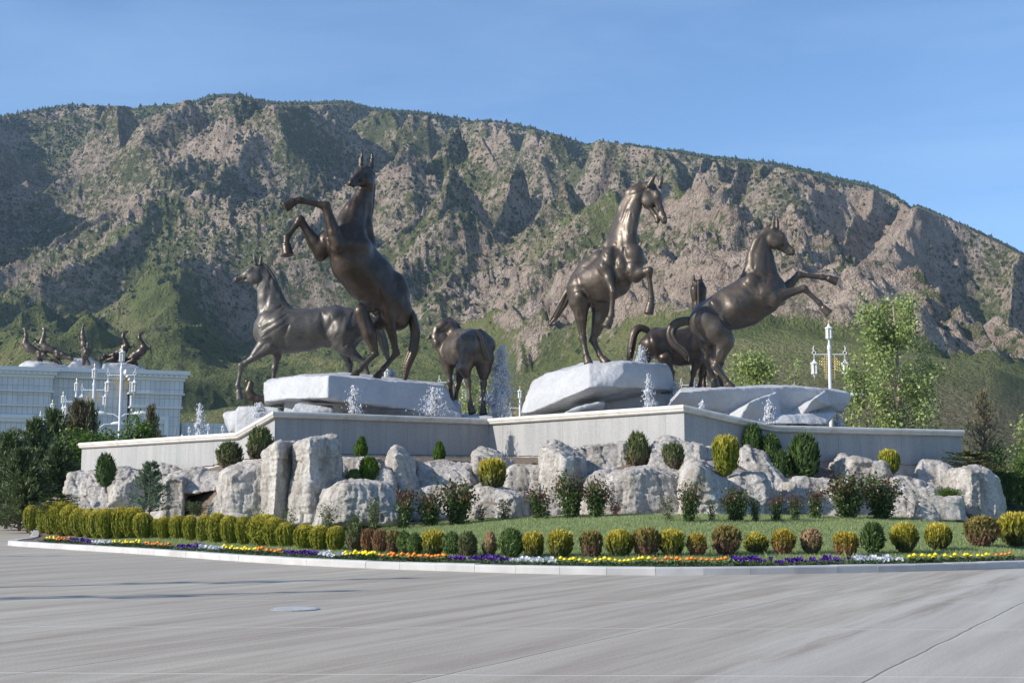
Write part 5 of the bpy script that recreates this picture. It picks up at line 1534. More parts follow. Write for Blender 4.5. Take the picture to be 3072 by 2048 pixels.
M_STEM = simple("bark", (0.16, 0.11, 0.08), 0.9, var=0.4, scale=20)
M_TRUNK = simple("pale_bark", (0.30, 0.25, 0.20), 0.9, var=0.3, scale=12)
M_CORE = simple("inner_twigs", (0.030, 0.030, 0.015), 0.95, var=0.3)

def leaf_quads(P, Nn, up, w, h, rg, curl=0.0):
    """a bent quad (two triangles) for every point; Nn: facing direction, up: long axis"""
    n = len(P)
    up = up / (np.linalg.norm(up, axis=1, keepdims=True) + 1e-9)
    s = np.cross(up, Nn); s /= (np.linalg.norm(s, axis=1, keepdims=True) + 1e-9)
    w = np.broadcast_to(w, n)[:, None]; h = np.broadcast_to(h, n)[:, None]
    V = np.empty((n, 4, 3))
    V[:, 0] = P
    V[:, 1] = P + s * w * .5 + up * h * .45 + Nn * h * curl
    V[:, 2] = P + up * h
    V[:, 3] = P - s * w * .5 + up * h * .45 + Nn * h * curl
    return V

def quads_mesh(name, VV):
    V = np.concatenate(VV) if isinstance(VV, list) else VV
    n = len(V)
    return np_mesh(name, V.reshape(-1, 3), np.arange(n * 4).reshape(-1, 4))

def clipped_thuja_mesh(name, seed, n=3000, flat_top=0.0, loose=0.0, cone=0.0, gap=0.0, leaf=1.0):
    """unit clipped thuja: about 1 m tall and 1 m wide, vertical fan sprays on a rounded body"""
    rg = np.random.default_rng(seed)
    u = rg.uniform(-0.97, 1, n); a = rg.uniform(0, 2 * math.pi, n)
    rr = np.sqrt(np.clip(1 - np.abs(u) ** (2.6 + flat_top * 3), 0, 1))
    rr = rr * (1 - cone * smooth01((u + 0.3) / 1.3) * 0.7) * (1 - 0.30 * np.clip(-u, 0, 1) ** 1.5)
    # vertical lobes: the sprays stand in upright plates
    lob = 1 + 0.06 * np.sin(a * 9 + 3 * np.sin(a * 2 + seed)) + 0.05 * np.sin(a * 17 + seed * 2) + 0.05 * fbm2(a * 1.5, u * 2.2, 2, seed)
    dep = 1 - np.abs(rg.normal(0, 0.05 + 0.09 * loose, n)) + loose * 0.20 * np.clip(fbm2(a * 3, u * 2.2, 2, seed + 4), -0.6, 1)
    r = 0.5 * rr * lob * dep
    x, y, z = r * np.cos(a), r * np.sin(a), 0.5 + 0.48 * u * (0.94 + 0.06 * dep)
    P = np.stack([x, y, z], 1)
    if gap > 0:
        keep = fbm2(a * 1.7 + 10, u * 2.5, 3, seed + 8) > -1 + gap
        P = P[keep]; a = a[keep]; u = u[keep]
    m = len(P)
    out = np.stack([np.cos(a), np.sin(a), 0.25 + 0.9 * np.clip(u, 0, 1)], 1)
    out /= np.linalg.norm(out, axis=1, keepdims=True)
    up = np.stack([0.35 * np.cos(a) * (0.4 + np.clip(u, -.3, 1)), 0.35 * np.sin(a) * (0.4 + np.clip(u, -.3, 1)), np.ones(m)], 1) + rg.normal(0, 0.22 + 0.25 * loose, (m, 3))
    nn = out + rg.normal(0, 0.45, (m, 3)); nn /= np.linalg.norm(nn, axis=1, keepdims=True)
    w = rg.uniform(0.030, 0.058, m) * leaf; h = rg.uniform(0.07, 0.14, m) * leaf * (1 + 0.5 * loose)
    V = leaf_quads(P - up * 0.03, nn, up, w, h, rg)
    # inner branches: a second, sparser shell
    k = n // 3
    u2 = rg.uniform(-0.9, 0.85, k); a2 = rg.uniform(0, 2 * math.pi, k)
    r2 = 0.40 * np.sqrt(np.clip(1 - np.abs(u2) ** 2.6, 0, 1)) * rg.uniform(0.55, 1, k) * (1 - cone * smooth01((u2 + 0.3) / 1.3) * 0.7)
    P2 = np.stack([r2 * np.cos(a2), r2 * np.sin(a2), 0.5 + 0.45 * u2], 1)
    V2 = leaf_quads(P2, np.stack([np.cos(a2), np.sin(a2), 0.2 + 0 * a2], 1), np.stack([0.1 * np.cos(a2), 0.1 * np.sin(a2), 1 + 0 * a2], 1) + rg.normal(0, .2, (k, 3)), 0.07 * leaf, 0.16 * leaf, rg)
    return quads_mesh(name, [V, V2])

THUJA = [clipped_thuja_mesh("thuja_foliage", s, 3400) for s in (1, 2, 3, 4)]
THUJA_S = [clipped_thuja_mesh("thuja_foliage_small", s, 1500, leaf=1.5, loose=[.2, .45, .3, .6, .35, .5][s - 11], flat_top=[0, .5, .2, 0, .8, 0][s - 11], gap=[0, .35, 0, .45, .2, 0][s - 11]) for s in range(11, 17)]
THUJA_L = [clipped_thuja_mesh("thuja_foliage_loose", s, 1500, loose=1.0, leaf=1.5, cone=.35) for s in (21, 22, 23)]
THUJA_C = [clipped_thuja_mesh("thuja_foliage_cone", s, 1400, loose=.25, leaf=1.3, cone=.75) for s in (31, 32)]
THUJA_G = [clipped_thuja_mesh("thuja_foliage_open", s, 2000, loose=.7, leaf=1.2, gap=.72) for s in (41, 42, 43)]
def stem_mesh():
    mb = MB(); mb.tube([(0, 0, -0.15), (0.01, 0, 0.2), (0, 0.01, 0.75)], [0.035, 0.03, 0.012], 6)
    mb.tube([(0, 0, 0.15), (0.12, 0.03, 0.45), (0.18, 0.05, 0.7)], [0.02, 0.015, 0.006], 5)
    mb.tube([(0, 0, 0.1), (-0.11, -0.04, 0.4), (-0.17, -0.03, 0.7)], [0.02, 0.015, 0.006], 5)
    me = mb.mesh("thuja_stem"); me.materials.append(M_STEM); return me
STEM = stem_mesh()
for l_ in (THUJA, THUJA_S, THUJA_L, THUJA_C, THUJA_G):
    for me_ in l_: me_.materials.append(FM['thuja'])

def shrub(name, label, cat, group, px, ytop, ybase, wpx, meshes, mat, D=None, lean=0.0, sink=0.0):
    if D is None:
        p, D = island_hit(px, ybase)
    else:
        p = at(px, ybase, D)
    H = zat(ytop, D) - p[2] + sink; Wd = wpx / FPX * D * .95; H *= .91
    r = empty(name, (p[0], p[1], p[2] - sink), label, cat, group)
    me = meshes[random.randrange(len(meshes))]
    f = bpy.data.objects.new("foliage", me); COL.objects.link(f); f.parent = r
    f.scale = (Wd * random.uniform(.92, 1.06), Wd * random.uniform(.85, 1.05), H * random.uniform(.98, 1.05))
    f.rotation_euler = (random.uniform(-.09, .09), random.uniform(-.09, .09), random.uniform(0, 6.28))
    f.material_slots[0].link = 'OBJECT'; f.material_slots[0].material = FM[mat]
    s = bpy.data.objects.new("stem", STEM); COL.objects.link(s); s.parent = r; s.scale = (Wd, Wd, H)
    return r

# left row of large clipped shrubs: (left px, right px, top, base)
G1 = "yellow-green clipped thujas along the left curve of the kerb"
HEDGE = [(66, 112, 1508, 1588), (102, 150, 1500, 1600), (124, 176, 1497, 1603), (146, 238, 1494, 1606), (176, 250, 1506, 1606), (208, 268, 1520, 1610), (238, 300, 1518, 1612), (258, 332, 1519, 1614),
         (288, 350, 1515, 1615), (324, 386, 1514, 1614), (354, 442, 1517, 1612), (396, 464, 1533, 1616), (445, 488, 1550, 1614), (468, 518, 1545, 1618), (508, 558, 1541, 1618), (546, 596, 1540, 1622),
         (582, 630, 1537, 1624), (616, 680, 1535, 1628), (660, 726, 1537, 1632), (707, 758, 1542, 1634), (738, 846, 1533, 1638), (786, 860, 1549, 1642), (828, 890, 1562, 1643), (875, 950, 1564, 1648), (928, 990, 1569, 1652), (977, 1036, 1574, 1652)]
for i, (a, b2, t, bs) in enumerate(HEDGE):
    c = (a + b2) / 2
    if i == 0: lab = "leftmost clipped thuja of the kerb row, at the tip of the island"
    elif i == 3: lab = "broad bulging clipped thuja fourth from the left tip of the kerb row"
    elif i == 10: lab = "pale-topped clipped thuja in front of the blue-green juniper"
    elif i == 20: lab = "largest clipped thuja of the row, in front of the tall rock pillars"
    elif i == len(HEDGE) - 1: lab = "last round yellow-green thuja of the dense row, beside the first browned shrubs"
    else:
        ref = "left of the blue-green juniper" if c < 420 else "below the dark cave mouth in the rocks" if c < 700 else "between the tall pillars and the white petunias"
        nth = ["first", "second", "third", "fourth", "fifth", "sixth", "seventh", "eighth", "ninth", "tenth", "eleventh", "twelfth"]
        k = [j for j in range(len(HEDGE)) if j not in (0, 3, 10, 20, 25) and (((HEDGE[j][0] + HEDGE[j][1]) / 2 < 420) == (c < 420)) and (((HEDGE[j][0] + HEDGE[j][1]) / 2 < 700) == (c < 700))].index(i)
        lab = nth[k] + " plain clipped thuja, counted from the left, " + ref
    shrub("clipped_thuja", lab, "shrub", G1, c, t, bs, (b2 - a) * 1.0, THUJA, 'thuja', sink=.05)

G2 = "separate clipped thujas between the lawn and the flower border"
ROW = [(1066, 1573, 1655, 62, 'L', 'dull', "green shrub with a brown left flank, next to the dense thuja row"),
       (1101, 1584, 1656, 42, 'S', 'brown', "left one of the two fully browned thujas"),
       (1140, 1586, 1659, 52, 'S', 'brown', "right one of the two fully browned thujas"),
       (1179, 1589, 1662, 42, 'S', 'olive', "narrow olive thuja right of the browned pair"),
       (1215, 1592, 1662, 44, 'L', 'green', "wispy green shrub behind the orange marigolds left of centre"),
       (1244, 1601, 1666, 52, 'L', 'green', "loose grey-green shrub left of the first separate gold thuja"),
       (1301, 1589, 1667, 66, 'S', 'gold', "first separate gold-topped thuja, right of the browned pair"),
       (1351, 1592, 1668, 58, 'L', 'green', "feathery light green shrub right of the first gold thuja"),
       (1400, 1596, 1672, 62, 'L', 'dull', "soft olive-green shrub left of the small dead one"),
       (1467, 1589, 1671, 50, 'CG', 'beige', "small dead straw-coloured shrub with a pointed top"),
       (1536, 1585, 1674, 82, 'L', 'green', "bushy green shrub behind the white petunias left of centre"),
       (1603, 1594, 1674, 68, 'S', 'gold', "round gold thuja right of the bushy green shrub"),
       (1680, 1590, 1673, 78, 'S', 'gold', "wide gold thuja above the first sparse yellow marigolds"),
       (1778, 1592, 1673, 66, 'S', 'olive', "reddish-olive egg-shaped thuja alone in front of the lawn"),
       (1860, 1589, 1673, 84, 'S', 'gold', "broad yellow-green thuja left of the brown-topped pair"),
       (1942, 1580, 1670, 80, 'S', 'olive', "tall thuja with a browned crown, left of a bright one"),
       (2014, 1589, 1670, 72, 'S', 'gold', "bright yellow-green thuja below the pale front block"),
       (2094, 1599, 1670, 66, 'S', 'scorch', "yellow thuja with a reddish-brown lower half above orange marigolds"),
       (2178, 1577, 1668, 92, 'S', 'olive', "largest olive thuja right of centre"),
       (2268, 1596, 1662, 66, 'L', 'gold', "low ragged thuja left of the start of the purple petunias"),
       (2352, 1587, 1664, 76, 'S', 'scorch', "golden-topped scorched thuja above the purple petunias"),
       (2437, 1582, 1662, 72, 'G', 'beige', "open straw-coloured dead shrub above the purple petunias"),
       (2535, 1592, 1668, 72, 'S', 'scorch', "yellow-crowned thuja with a bare red-brown base, beside a dark green shrub"),
       (2616, 1570, 1661, 76, 'L', 'dark', "dark bristly green shrub behind the white petunias at the right"),
       (2718, 1566, 1658, 86, 'S', 'gold', "upright yellow-green thuja behind the white petunias at the right"),
       (2815, 1566, 1650, 82, 'S', 'gold', "gold thuja with bare lower twigs, right of the upright one"),
       (2950, 1547, 1642, 98, 'G', 'olive', "thin brownish open shrub near the right edge"),
       (3050, 1538, 1640, 106, 'S', 'gold', "big yellow-green thuja cut by the right edge")]
MM = {'S': THUJA_S, 'L': THUJA_L, 'C': THUJA_C, 'G': THUJA_G, 'CG': THUJA_C}
for (x, t, bs, w, kd, mt, lab) in ROW:
    shrub("clipped_thuja", lab, "shrub", G2, x, t, bs, w, MM[kd], mt, sink=.03)

# shrubs planted among the rocks
G3 = "evergreens planted in the rockwork"
for (x, t, bs, w, kd, mt, D, lab) in [
    (316, 1360, 1458, 56, 'L', 'dark', 55.6, "dark columnar thuja before the left end of the granite wall"),
    (690, 1323, 1408, 80, 'L', 'dull', 51.5, "rounded olive thuja against the left ramp of the wall"),
    (776, 1286, 1390, 84, 'L', 'dull', 50.6, "taller greyish thuja leaning at the left corner of the wall"),
    (1080, 1308, 1378, 46, 'C', 'bright', 52.4, "glossy little cone thuja before the shaded wall, left one of two"),
    (1105, 1372, 1450, 62, 'L', 'bright', 46.8, "round double thuja in the soil pocket of the low cream block"),
    (1062, 1408, 1450, 46, 'L', 'green', 46.6, "small side bush at the left of the round double thuja"),
    (1317, 1319, 1390, 40, 'C', 'bright', 54.2, "slim little cone thuja before the shaded wall, right one of two"),
    (1481, 1373, 1468, 92, 'S', 'gold', 47.0, "spreading yellow thuja at the inner corner of the wall"),
    (1912, 1297, 1410, 66, 'L', 'dull', 49.6, "tall grey-green thuja in the planting niche"),
    (2022, 1329, 1414, 66, 'S', 'dull', 47.2, "small round green thuja left of the wall's near corner"),
    (2178, 1303, 1424, 84, 'S', 'thuja', 46.8, "bright yellow-green round thuja in the hollow below the near corner"),
    (2262, 1276, 1368, 62, 'L', 'dark', 50.8, "dark thuja against the ramp right of the near corner"),
    (2318, 1300, 1385, 58, 'L', 'dark', 50.6, "dark ragged thuja in the middle of the shaded trio"),
    (2346, 1350, 1450, 56, 'L', 'dark', 50.0, "lowest dark thuja of the shaded trio"),
    (2411, 1306, 1446, 94, 'L', 'dark', 50.2, "big dark green thuja with lit tips under the right wing"),
    (2668, 1349, 1424, 70, 'S', 'thuja', 51.0, "bright globe thuja before the shaded right wing")]:
    shrub("rockery_thuja", lab, "shrub", G3, x, t, bs, w, MM[kd], mt, D=D, sink=.06)

# ---- loose leafy shrubs (roses): stems with separate leaves
def leafy_mesh(name, seed, stems=9, leaves=420, spread=.45, leaf=0.055, droop=.2, bushy=0.5, redtop=0.35, rigid=1.0):
    """unit shrub 1 m tall; returns (stems mesh, leaves mesh, top leaves mesh)"""
    rg = np.random.default_rng(seed)
    mb = MB(); L = []; T = []
    for i in range(stems):
        a = 2 * math.pi * i / stems + rg.uniform(-.5, .5); s = spread * rg.uniform(.25, 1.0); hh = rg.uniform(.62, 1.0) * (1 - .25 * s)
        pts = []
        for j in range(6):
            t = j / 5
            q = s * t ** 1.3
            pts.append((q * math.cos(a) + rg.normal(0, .015), q * math.sin(a) + rg.normal(0, .015), hh * t * (1 - .12 * t * droop)))
        mb.tube(pts, [0.012 * (1 - .75 * k / 5) for k in range(6)], 4, False)
        pp = np.array(pts)
        n = leaves // stems
        t = rg.uniform(0.08, 1.0, n)
        c = np.stack([np.interp(t, np.linspace(0, 1, 6), pp[:, k]) for k in range(3)], 1)
        off = rg.normal(0, 0.055 + .05 * bushy, (n, 3)); off[:, 2] *= .7
        P = c + off
        nn = rg.normal(0, 1, (n, 3)) + [0, 0, .9]; nn /= np.linalg.norm(nn, axis=1, keepdims=True)
        up = off / (np.linalg.norm(off, axis=1, keepdims=True) + 1e-6) + rg.normal(0, .5, (n, 3)); up -= nn * (up * nn).sum(1, keepdims=True)
        V = leaf_quads(P, nn, up, leaf * rg.uniform(.5, .9, n), leaf * rg.uniform(.8, 1.4, n), rg, .08)
        top = (t > 0.80) & (rg.uniform(0, 1, n) < redtop * 2)
        L.append(V[~top]); T.append(V[top])
    sm = mb.mesh(name + "_stems"); sm.materials.append(M_STEM)
    lm = quads_mesh(name + "_leaves", L); lm.materials.append(FM['rose'])
    T = [t for t in T if len(t)]
    tm = quads_mesh(name + "_tips", T) if T else None
    if tm: tm.materials.append(FM['rosered'])
    return sm, lm, tm

ROSE = [leafy_mesh("rose", s, 12, 1150, .46, leaf=.072) for s in (51, 52, 53)]
ROSE_D = [leafy_mesh("rose_dense", s, 16, 2300, .50, bushy=.9, leaf=.075, redtop=.22) for s in (61, 62)]
ROSE_T = [leafy_mesh("rose_thin", s, 8, 420, .40, redtop=.1, leaf=.07) for s in (71, 72, 73)]

def leafy(name, label, cat, group, px, ytop, ybase, wpx, kind, mat, tip='rosered', D=None):
    if D is None:
        p, D = island_hit(px, ybase); D = min(D, float(np.interp(p[0], RLX, RLD))) - 1.3
        p = at(px, ybase, D); p[2] = float(island_z(p[0], p[1]))
    else: p = at(px, ybase, D)
    H = zat(ytop, D) - p[2]; Wd = wpx / FPX * D
    sm, lm, tm = kind[random.randrange(len(kind))]
    r = empty(name, p, label, cat, group, rz=random.uniform(0, 6.28))
    for nm, me, mt in (("stems", sm, None), ("leaves", lm, mat), ("young_leaves", tm, tip)):
        if me is None: continue
        o = bpy.data.objects.new(nm, me); COL.objects.link(o); o.parent = r; o.scale = (Wd * 1.05, Wd * 1.05, H)
        if mt:
            o.material_slots[0].link = 'OBJECT'; o.material_slots[0].material = FM[mt]
    return r
G4 = "rose bushes in front of the rockwork"
for (x, t, bs, w, kd, mt, tip, lab) in [
    (768, 1500, 1568, 62, 'T', 'roselight', 'roselight', "thin pale-leaved rose before the tall rock pillars"),
    (868, 1508, 1575, 60, 'T', 'roselight', 'rose', "sparse rose at the foot of the tallest pillar"),
    (985, 1498, 1575, 86, 'T', 'roselight', 'rosered', "wide sparse rose before the low cream block's left half"),
    (1062, 1530, 1573, 44, 'N', 'rose', 'rose', "tiny green rose before the low cream block"),
    (1120, 1482, 1568, 58, 'N', 'roselight', 'roselight', "light green upright rose before the low cream block's right half"),
    (1213, 1440, 1560, 84, 'N', 'rose', 'rosered', "rose with red tips beside the low cream block"),
    (1292, 1462, 1552, 92, 'D', 'rose', 'rosered', "dense dark rose left of the reddish twin"),
    (1372, 1422, 1548, 112, 'D', 'rose', 'rosered', "large dark rose full of reddish shoots, left of the shelf boulder"),
    (1445, 1500, 1542, 46, 'T', 'rose', 'rose', "faint little rose on the shelf boulder's left part"),
    (1512, 1478, 1542, 66, 'T', 'rose', 'rosered', "small rose in front of the low shelf boulder"),
    (1620, 1446, 1544, 102, 'N', 'rose', 'rosered', "airy olive rose between the shelf boulder and the tall bright one"),
    (1712, 1404, 1544, 92, 'D', 'rose', 'rosered', "tall red-tipped rose before the tall bright boulder"),
    (1788, 1424, 1544, 84, 'D', 'rose', 'rosered', "full rose with red shoots right of the tall bright boulder"),
    (1846, 1482, 1543, 54, 'T', 'rosered', 'rosered', "low red rose at the left edge of the bare soil patch"),
    (2002, 1470, 1552, 62, 'T', 'roselight', 'rose', "slender pale rose at the right end of the large front block"),
    (2068, 1432, 1556, 66, 'D', 'rose', 'rosered', "bushy upright rose in front of the humped boulder"),
    (2135, 1488, 1556, 48, 'T', 'roselight', 'roselight', "single thin rose on one stem below the humped boulder"),
    (2210, 1452, 1556, 86, 'D', 'rose', 'rosered', "dark spreading rose below the bright round thuja"),
    (2266, 1472, 1558, 50, 'N', 'roselight', 'roselight', "light green branching rose right of the dark spreading one"),
    (2330, 1470, 1556, 66, 'N', 'rose', 'rosered', "round red-flecked rose left of the shaded ledge"),
    (2386, 1468, 1556, 56, 'N', 'rose', 'rosered', "narrow reddish rose at the left end of the shaded ledge"),
    (2446, 1450, 1548, 74, 'N', 'rose', 'rosered', "rose with bright red shoots before the shaded ledge"),
    (2545, 1402, 1546, 122, 'D', 'rose', 'rosered', "very dark tall rose left of the sloping ledge"),
    (2645, 1410, 1536, 116, 'D', 'rose', 'rosered', "very dark tall rose with red tips before the sloping ledge"),
    (2782, 1468, 1540, 58, 'N', 'rose', 'roselight', "small rose before the low front sill of rock"),
    (2872, 1484, 1540, 66, 'N', 'rose', 'rose', "rose before the bright ridge of the rightmost boulder"),
    (2962, 1470, 1538, 64, 'T', 'roselight', 'roselight', "thin rose before the shaded side of the rightmost boulder")]:
    leafy("rose_bush", lab, "rose bush", G4, x, t, bs, w, {'T': ROSE_T, 'N': ROSE, 'D': ROSE_D}[kd], mt, tip)
leafy("leafy_clump", "low fresh green leafy clump on the rock sill at the right", "plant", None, 2846, 1455, 1502, 86, ROSE_D, 'leaf', 'leaf', D=47.6)
leafy("leafy_clump", "small green weed below the inner corner of the wall", "plant", None, 1602, 1384, 1406, 24, ROSE_D, 'leaf', 'leaf', D=50.6)
leafy("leafy_clump", "scrubby plant growing in front of the dark cave mouth", "plant", None, 590, 1496, 1545, 74, ROSE, 'roselight', 'rose', D=50.5)

# ---- juniper with feathery horizontal branches
def feather_mesh(name, seed, tiers=11, per=7, length=.5, leaf=.05, n=14, wid=.11, upt=.25, topcone=1.0):
    rg = np.random.default_rng(seed); mb = MB(); VV = []
    mb.tube([(0, 0, 0), (0.02, 0, .5), (0, 0, .97)], [.022, .014, .004], 6)
    for i in range(tiers):
        z = .06 + .90 * i / tiers
        for j in range(per):
            a = rg.uniform(0, 2 * math.pi); Lg = length * (1 - (z * topcone) ** 1.2) * rg.uniform(.65, 1.15) + .05
            d = np.array([math.cos(a), math.sin(a), upt + rg.normal(0, .12)]); d /= np.linalg.norm(d)
            p0 = np.array([0, 0, z])
            mb.tube([tuple(p0), tuple(p0 + d * Lg)], [.007, .002], 3, False)
            t = np.linspace(.12, 1, n)
            s = np.cross(d, [0, 0, 1]); s /= np.linalg.norm(s)
            for sg in (-1, 0, 1):
                P = p0 + d * (Lg * t)[:, None] + rg.normal(0, .010, (n, 3))
                up = d * .8 + s * sg * rg.uniform(.5, 1, (n, 1)) + rg.normal(0, .25, (n, 3)) + [0, 0, .15]
                nn = np.array([0, 0, 1.0]) + rg.normal(0, .6, (n, 3)); nn /= np.linalg.norm(nn, axis=1, keepdims=True)
                VV.append(leaf_quads(P, nn, up, leaf * .35 * np.ones(n), wid * (1.15 - .6 * t) * rg.uniform(.6, 1.2, n), rg))
    sm = mb.mesh(name + "_branches"); sm.materials.append(M_STEM)
    lm = quads_mesh(name + "_sprays", VV); lm.materials.append(FM['juniper'])
    return sm, lm

def two_part(name, label, cat, group, px, ytop, ybase, wpx, ms, mat, D=None, ground=None, parts=("branches", "foliage"), zb=None):
    if D is None: p, D = island_hit(px, ybase)
    else:
        p = at(px, ybase, D)
        if zb is not None: p[2] = zb
    H = zat(ytop, D) - p[2]; Wd = wpx / FPX * D
    r = empty(name, p, label, cat, group, rz=random.uniform(0, 6.28))
    for nm, me, mt in ((parts[0], ms[0], None), (parts[1], ms[1], mat)):
        o = bpy.data.objects.new(nm, me); COL.objects.link(o); o.parent = r; o.scale = (Wd, Wd, H)
        if mt: o.material_slots[0].link = 'OBJECT'; o.material_slots[0].material = FM[mt]
    return r
J1 = feather_mesh("juniper", 81, 12, 6, .62, .075, 12, .13, .35)
two_part("young_juniper", "blue-green juniper with feathery branches in front of the left rocks", "juniper", None, 448, 1378, 1545, 120, J1, 'juniper', D=50.5)
J2 = feather_mesh("low_juniper", 82, 5, 14, .75, .09, 14, .16, .30, .6)
two_part("low_juniper", "flat spreading juniper hanging over the right end of the wall", "juniper", None, 2905, 1352, 1428, 150, J2, 'dull', D=53.5)
two_part("low_juniper", "small pale spreading juniper on the lawn right of the rightmost boulder", "juniper", None, 3010, 1506, 1548, 100, J2, 'juniper')
two_part("low_juniper", "dark low juniper behind the far left of the clipped row", "juniper", None, 170, 1478, 1540, 110, J2, 'dark', D=57)

# ---- conifers and broad-leaved trees
def conifer_mesh(name, seed, tiers=26, per=9, n=16, ragged=.25, width=.5, leafw=.05, dens=1.0):
    rg = np.random.default_rng(seed); mb = MB(); VV = []
    mb.tube([(0, 0, 0), (0.01, 0, .5), (0, 0, 1.0)], [.022, .014, .003], 6)
    for i in range(tiers):
        z = .03 + .95 * (i / tiers) ** .95
        for j in range(per):
            a = rg.uniform(0, 2 * math.pi)
            Lg = width * ((1 - z) ** .8 * .95 + .06) * rg.uniform(1 - ragged * 1.6, 1 + ragged)
            d = np.array([math.cos(a), math.sin(a), .32 + .5 * z + rg.normal(0, .12)]); d /= np.linalg.norm(d)
            p0 = np.array([0, 0, z])
            mb.tube([tuple(p0), tuple(p0 + d * Lg)], [.005, .001], 3, False)
            m = int(n * (0.5 + Lg / width) * dens) + 3
            t = rg.uniform(.15, 1.03, m)
            s = np.cross(d, [0, 0, 1]); s /= np.linalg.norm(s)
            P = p0 + d * (Lg * t)[:, None] + s * (rg.normal(0, .10, m) * Lg * (1.1 - t) * 1.6)[:, None] + rg.normal(0, .012, (m, 3))
            up = d * .9 + rg.normal(0, .45, (m, 3)) + [0, 0, .25]
            nn = rg.normal(0, 1, (m, 3)) + [0, 0, .8]; nn /= np.linalg.norm(nn, axis=1, keepdims=True)
            VV.append(leaf_quads(P, nn, up, leafw * .5 * rg.uniform(.6, 1.2, m), leafw * rg.uniform(1.0, 2.0, m), rg))
    sm = mb.mesh(name + "_trunk"); sm.materials.append(M_STEM)
    lm = quads_mesh(name + "_needles", VV); lm.materials.append(FM['pine'])
    return sm, lm
CON = [conifer_mesh("conifer", s, 24, 11, 26, .3, .5, .040) for s in (91, 92, 93)]
CON_T = [conifer_mesh("thin_conifer", 95, 20, 7, 13, .5, .5, .030)]
TP = ("trunk", "crown")
GC = "dark conifers left of the plinth wall"
for (x, t, w, D, mt, lab, k) in [
    (20, 1300, 240, 74, 'pine', "dark conifer at the left edge of the photo", 0),
    (95, 1262, 230, 80, 'pine', "broad dark conifer second from the left edge", 1),
    (150, 1235, 220, 84, 'pine', "tall dark conifer left of the brownish one", 2),
    (228, 1205, 200, 86, 'pinebrown', "tallest brownish conifer left of the front lamp post", 0),
    (262, 1212, 120, 88, 'pine', "slim green-topped conifer just left of the front lamp post", 1),
    (60, 1350, 260, 68, 'pine', "low dark conifer in front of the left group", 2),
    (172, 1330, 220, 70, 'pine', "low bushy conifer in front, close to the rockwork", 1),
    (445, 1222, 110, 96, 'pinebrown', "thin conifer top behind the bright leafy tree", 0)]:
    two_part("conifer", lab, "tree", GC, x, t, 1510, w, CON[k:k + 1][0], mt, D=D, parts=TP, zb=0.1)
two_part("conifer", "thin brownish conifer right of the plinth wall", "tree", None, 2962, 1170, 1500, 190, CON_T[0], 'pinebrown', D=62, parts=TP, zb=1.0)

def broad_tree(name, label, cat, group, px, ytop, ybase, D, wpx, mat, seed, limbs, leaves, leaf, zb=0.1, shape=None, ttl="trunk", up=0.9, zr=(.10, .80)):
    """trunk, ascending limbs, leaves gathered along the outer twigs; gaps stay open"""
    rg = np.random.default_rng(seed)
    p = at(px, ybase, D); p[2] = zb
    H = zat(ytop, D) - zb; Wd = wpx / FPX * D
    mb = MB(); VV = []
    mb.tube([(0, 0, -.1), (rg.normal(0, .02) * H, rg.normal(0, .02) * H, .45 * H), (rg.normal(0, .03) * H, 0, .93 * H)], [.016 * H + .02, .010 * H + .012, .004 * H], 8)
    ends = []
    for i in range(limbs):
        z0 = H * rg.uniform(*zr); a = rg.uniform(0, 2 * math.pi)
        f = shape(z0 / H) if shape else 1.0
        Lg = Wd * .5 * f * rg.uniform(.45, 1.1)
        d = np.array([math.cos(a), math.sin(a), up * rg.uniform(.7, 1.4)]); 
        q = [np.array([0, 0, z0])]
        for k in range(4):
            dd = d + np.array([0, 0, .25 * k]) + rg.normal(0, .18, 3); dd /= np.linalg.norm(dd)
            q.append(q[-1] + dd * Lg * 1.25 / 4 * math.sqrt(1 + up * up) * .8)
        q = [x if x[2] < H * .985 else np.array([x[0], x[1], H * .985]) for x in q]
        mb.tube([tuple(x) for x in q], [.010 * H * .4 + .008, .006 * H * .4 + .006, .004 * H * .4 + .004, .006, .003], 5, False)
        ends.append(q)
        for s_ in range(2):
            b0 = q[2 + s_]; dd = rg.normal(0, 1, 3) + [math.cos(a), math.sin(a), 1.0]; dd /= np.linalg.norm(dd)
            ends.append([b0, b0 + dd * Lg * .22, b0 + dd * Lg * .42])
            mb.tube([tuple(b0), tuple(b0 + dd * Lg * .42)], [.006, .002], 3, False)
    per = leaves // len(ends)
    for q in ends:
        q = np.array(q); m = int(per * rg.uniform(.4, 1.6)); t = rg.uniform(.18, 1.03, m) ** .8
        c = np.stack([np.interp(t, np.linspace(0, 1, len(q)), q[:, k]) for k in range(3)], 1)
        off = rg.normal(0, leaf * 1.35, (m, 3))
        P = c + off
        nn = rg.normal(0, 1, (m, 3)) + [-.5, -.3, .6]; nn /= np.linalg.norm(nn, axis=1, keepdims=True)
        upv = off + rg.normal(0, leaf, (m, 3)) + [0, 0, -.3 * leaf]; upv -= nn * (upv * nn).sum(1, keepdims=True)
        VV.append(leaf_quads(P, nn, upv, leaf * rg.uniform(.6, 1.0, m), leaf * rg.uniform(.9, 1.5, m), rg, .06))
    r = empty(name, p, label, cat, group)
    o = mb.build(ttl, M_TRUNK, r)
    link_mesh("crown", quads_mesh(name + "_crown", VV), FM[mat], r)
    return r
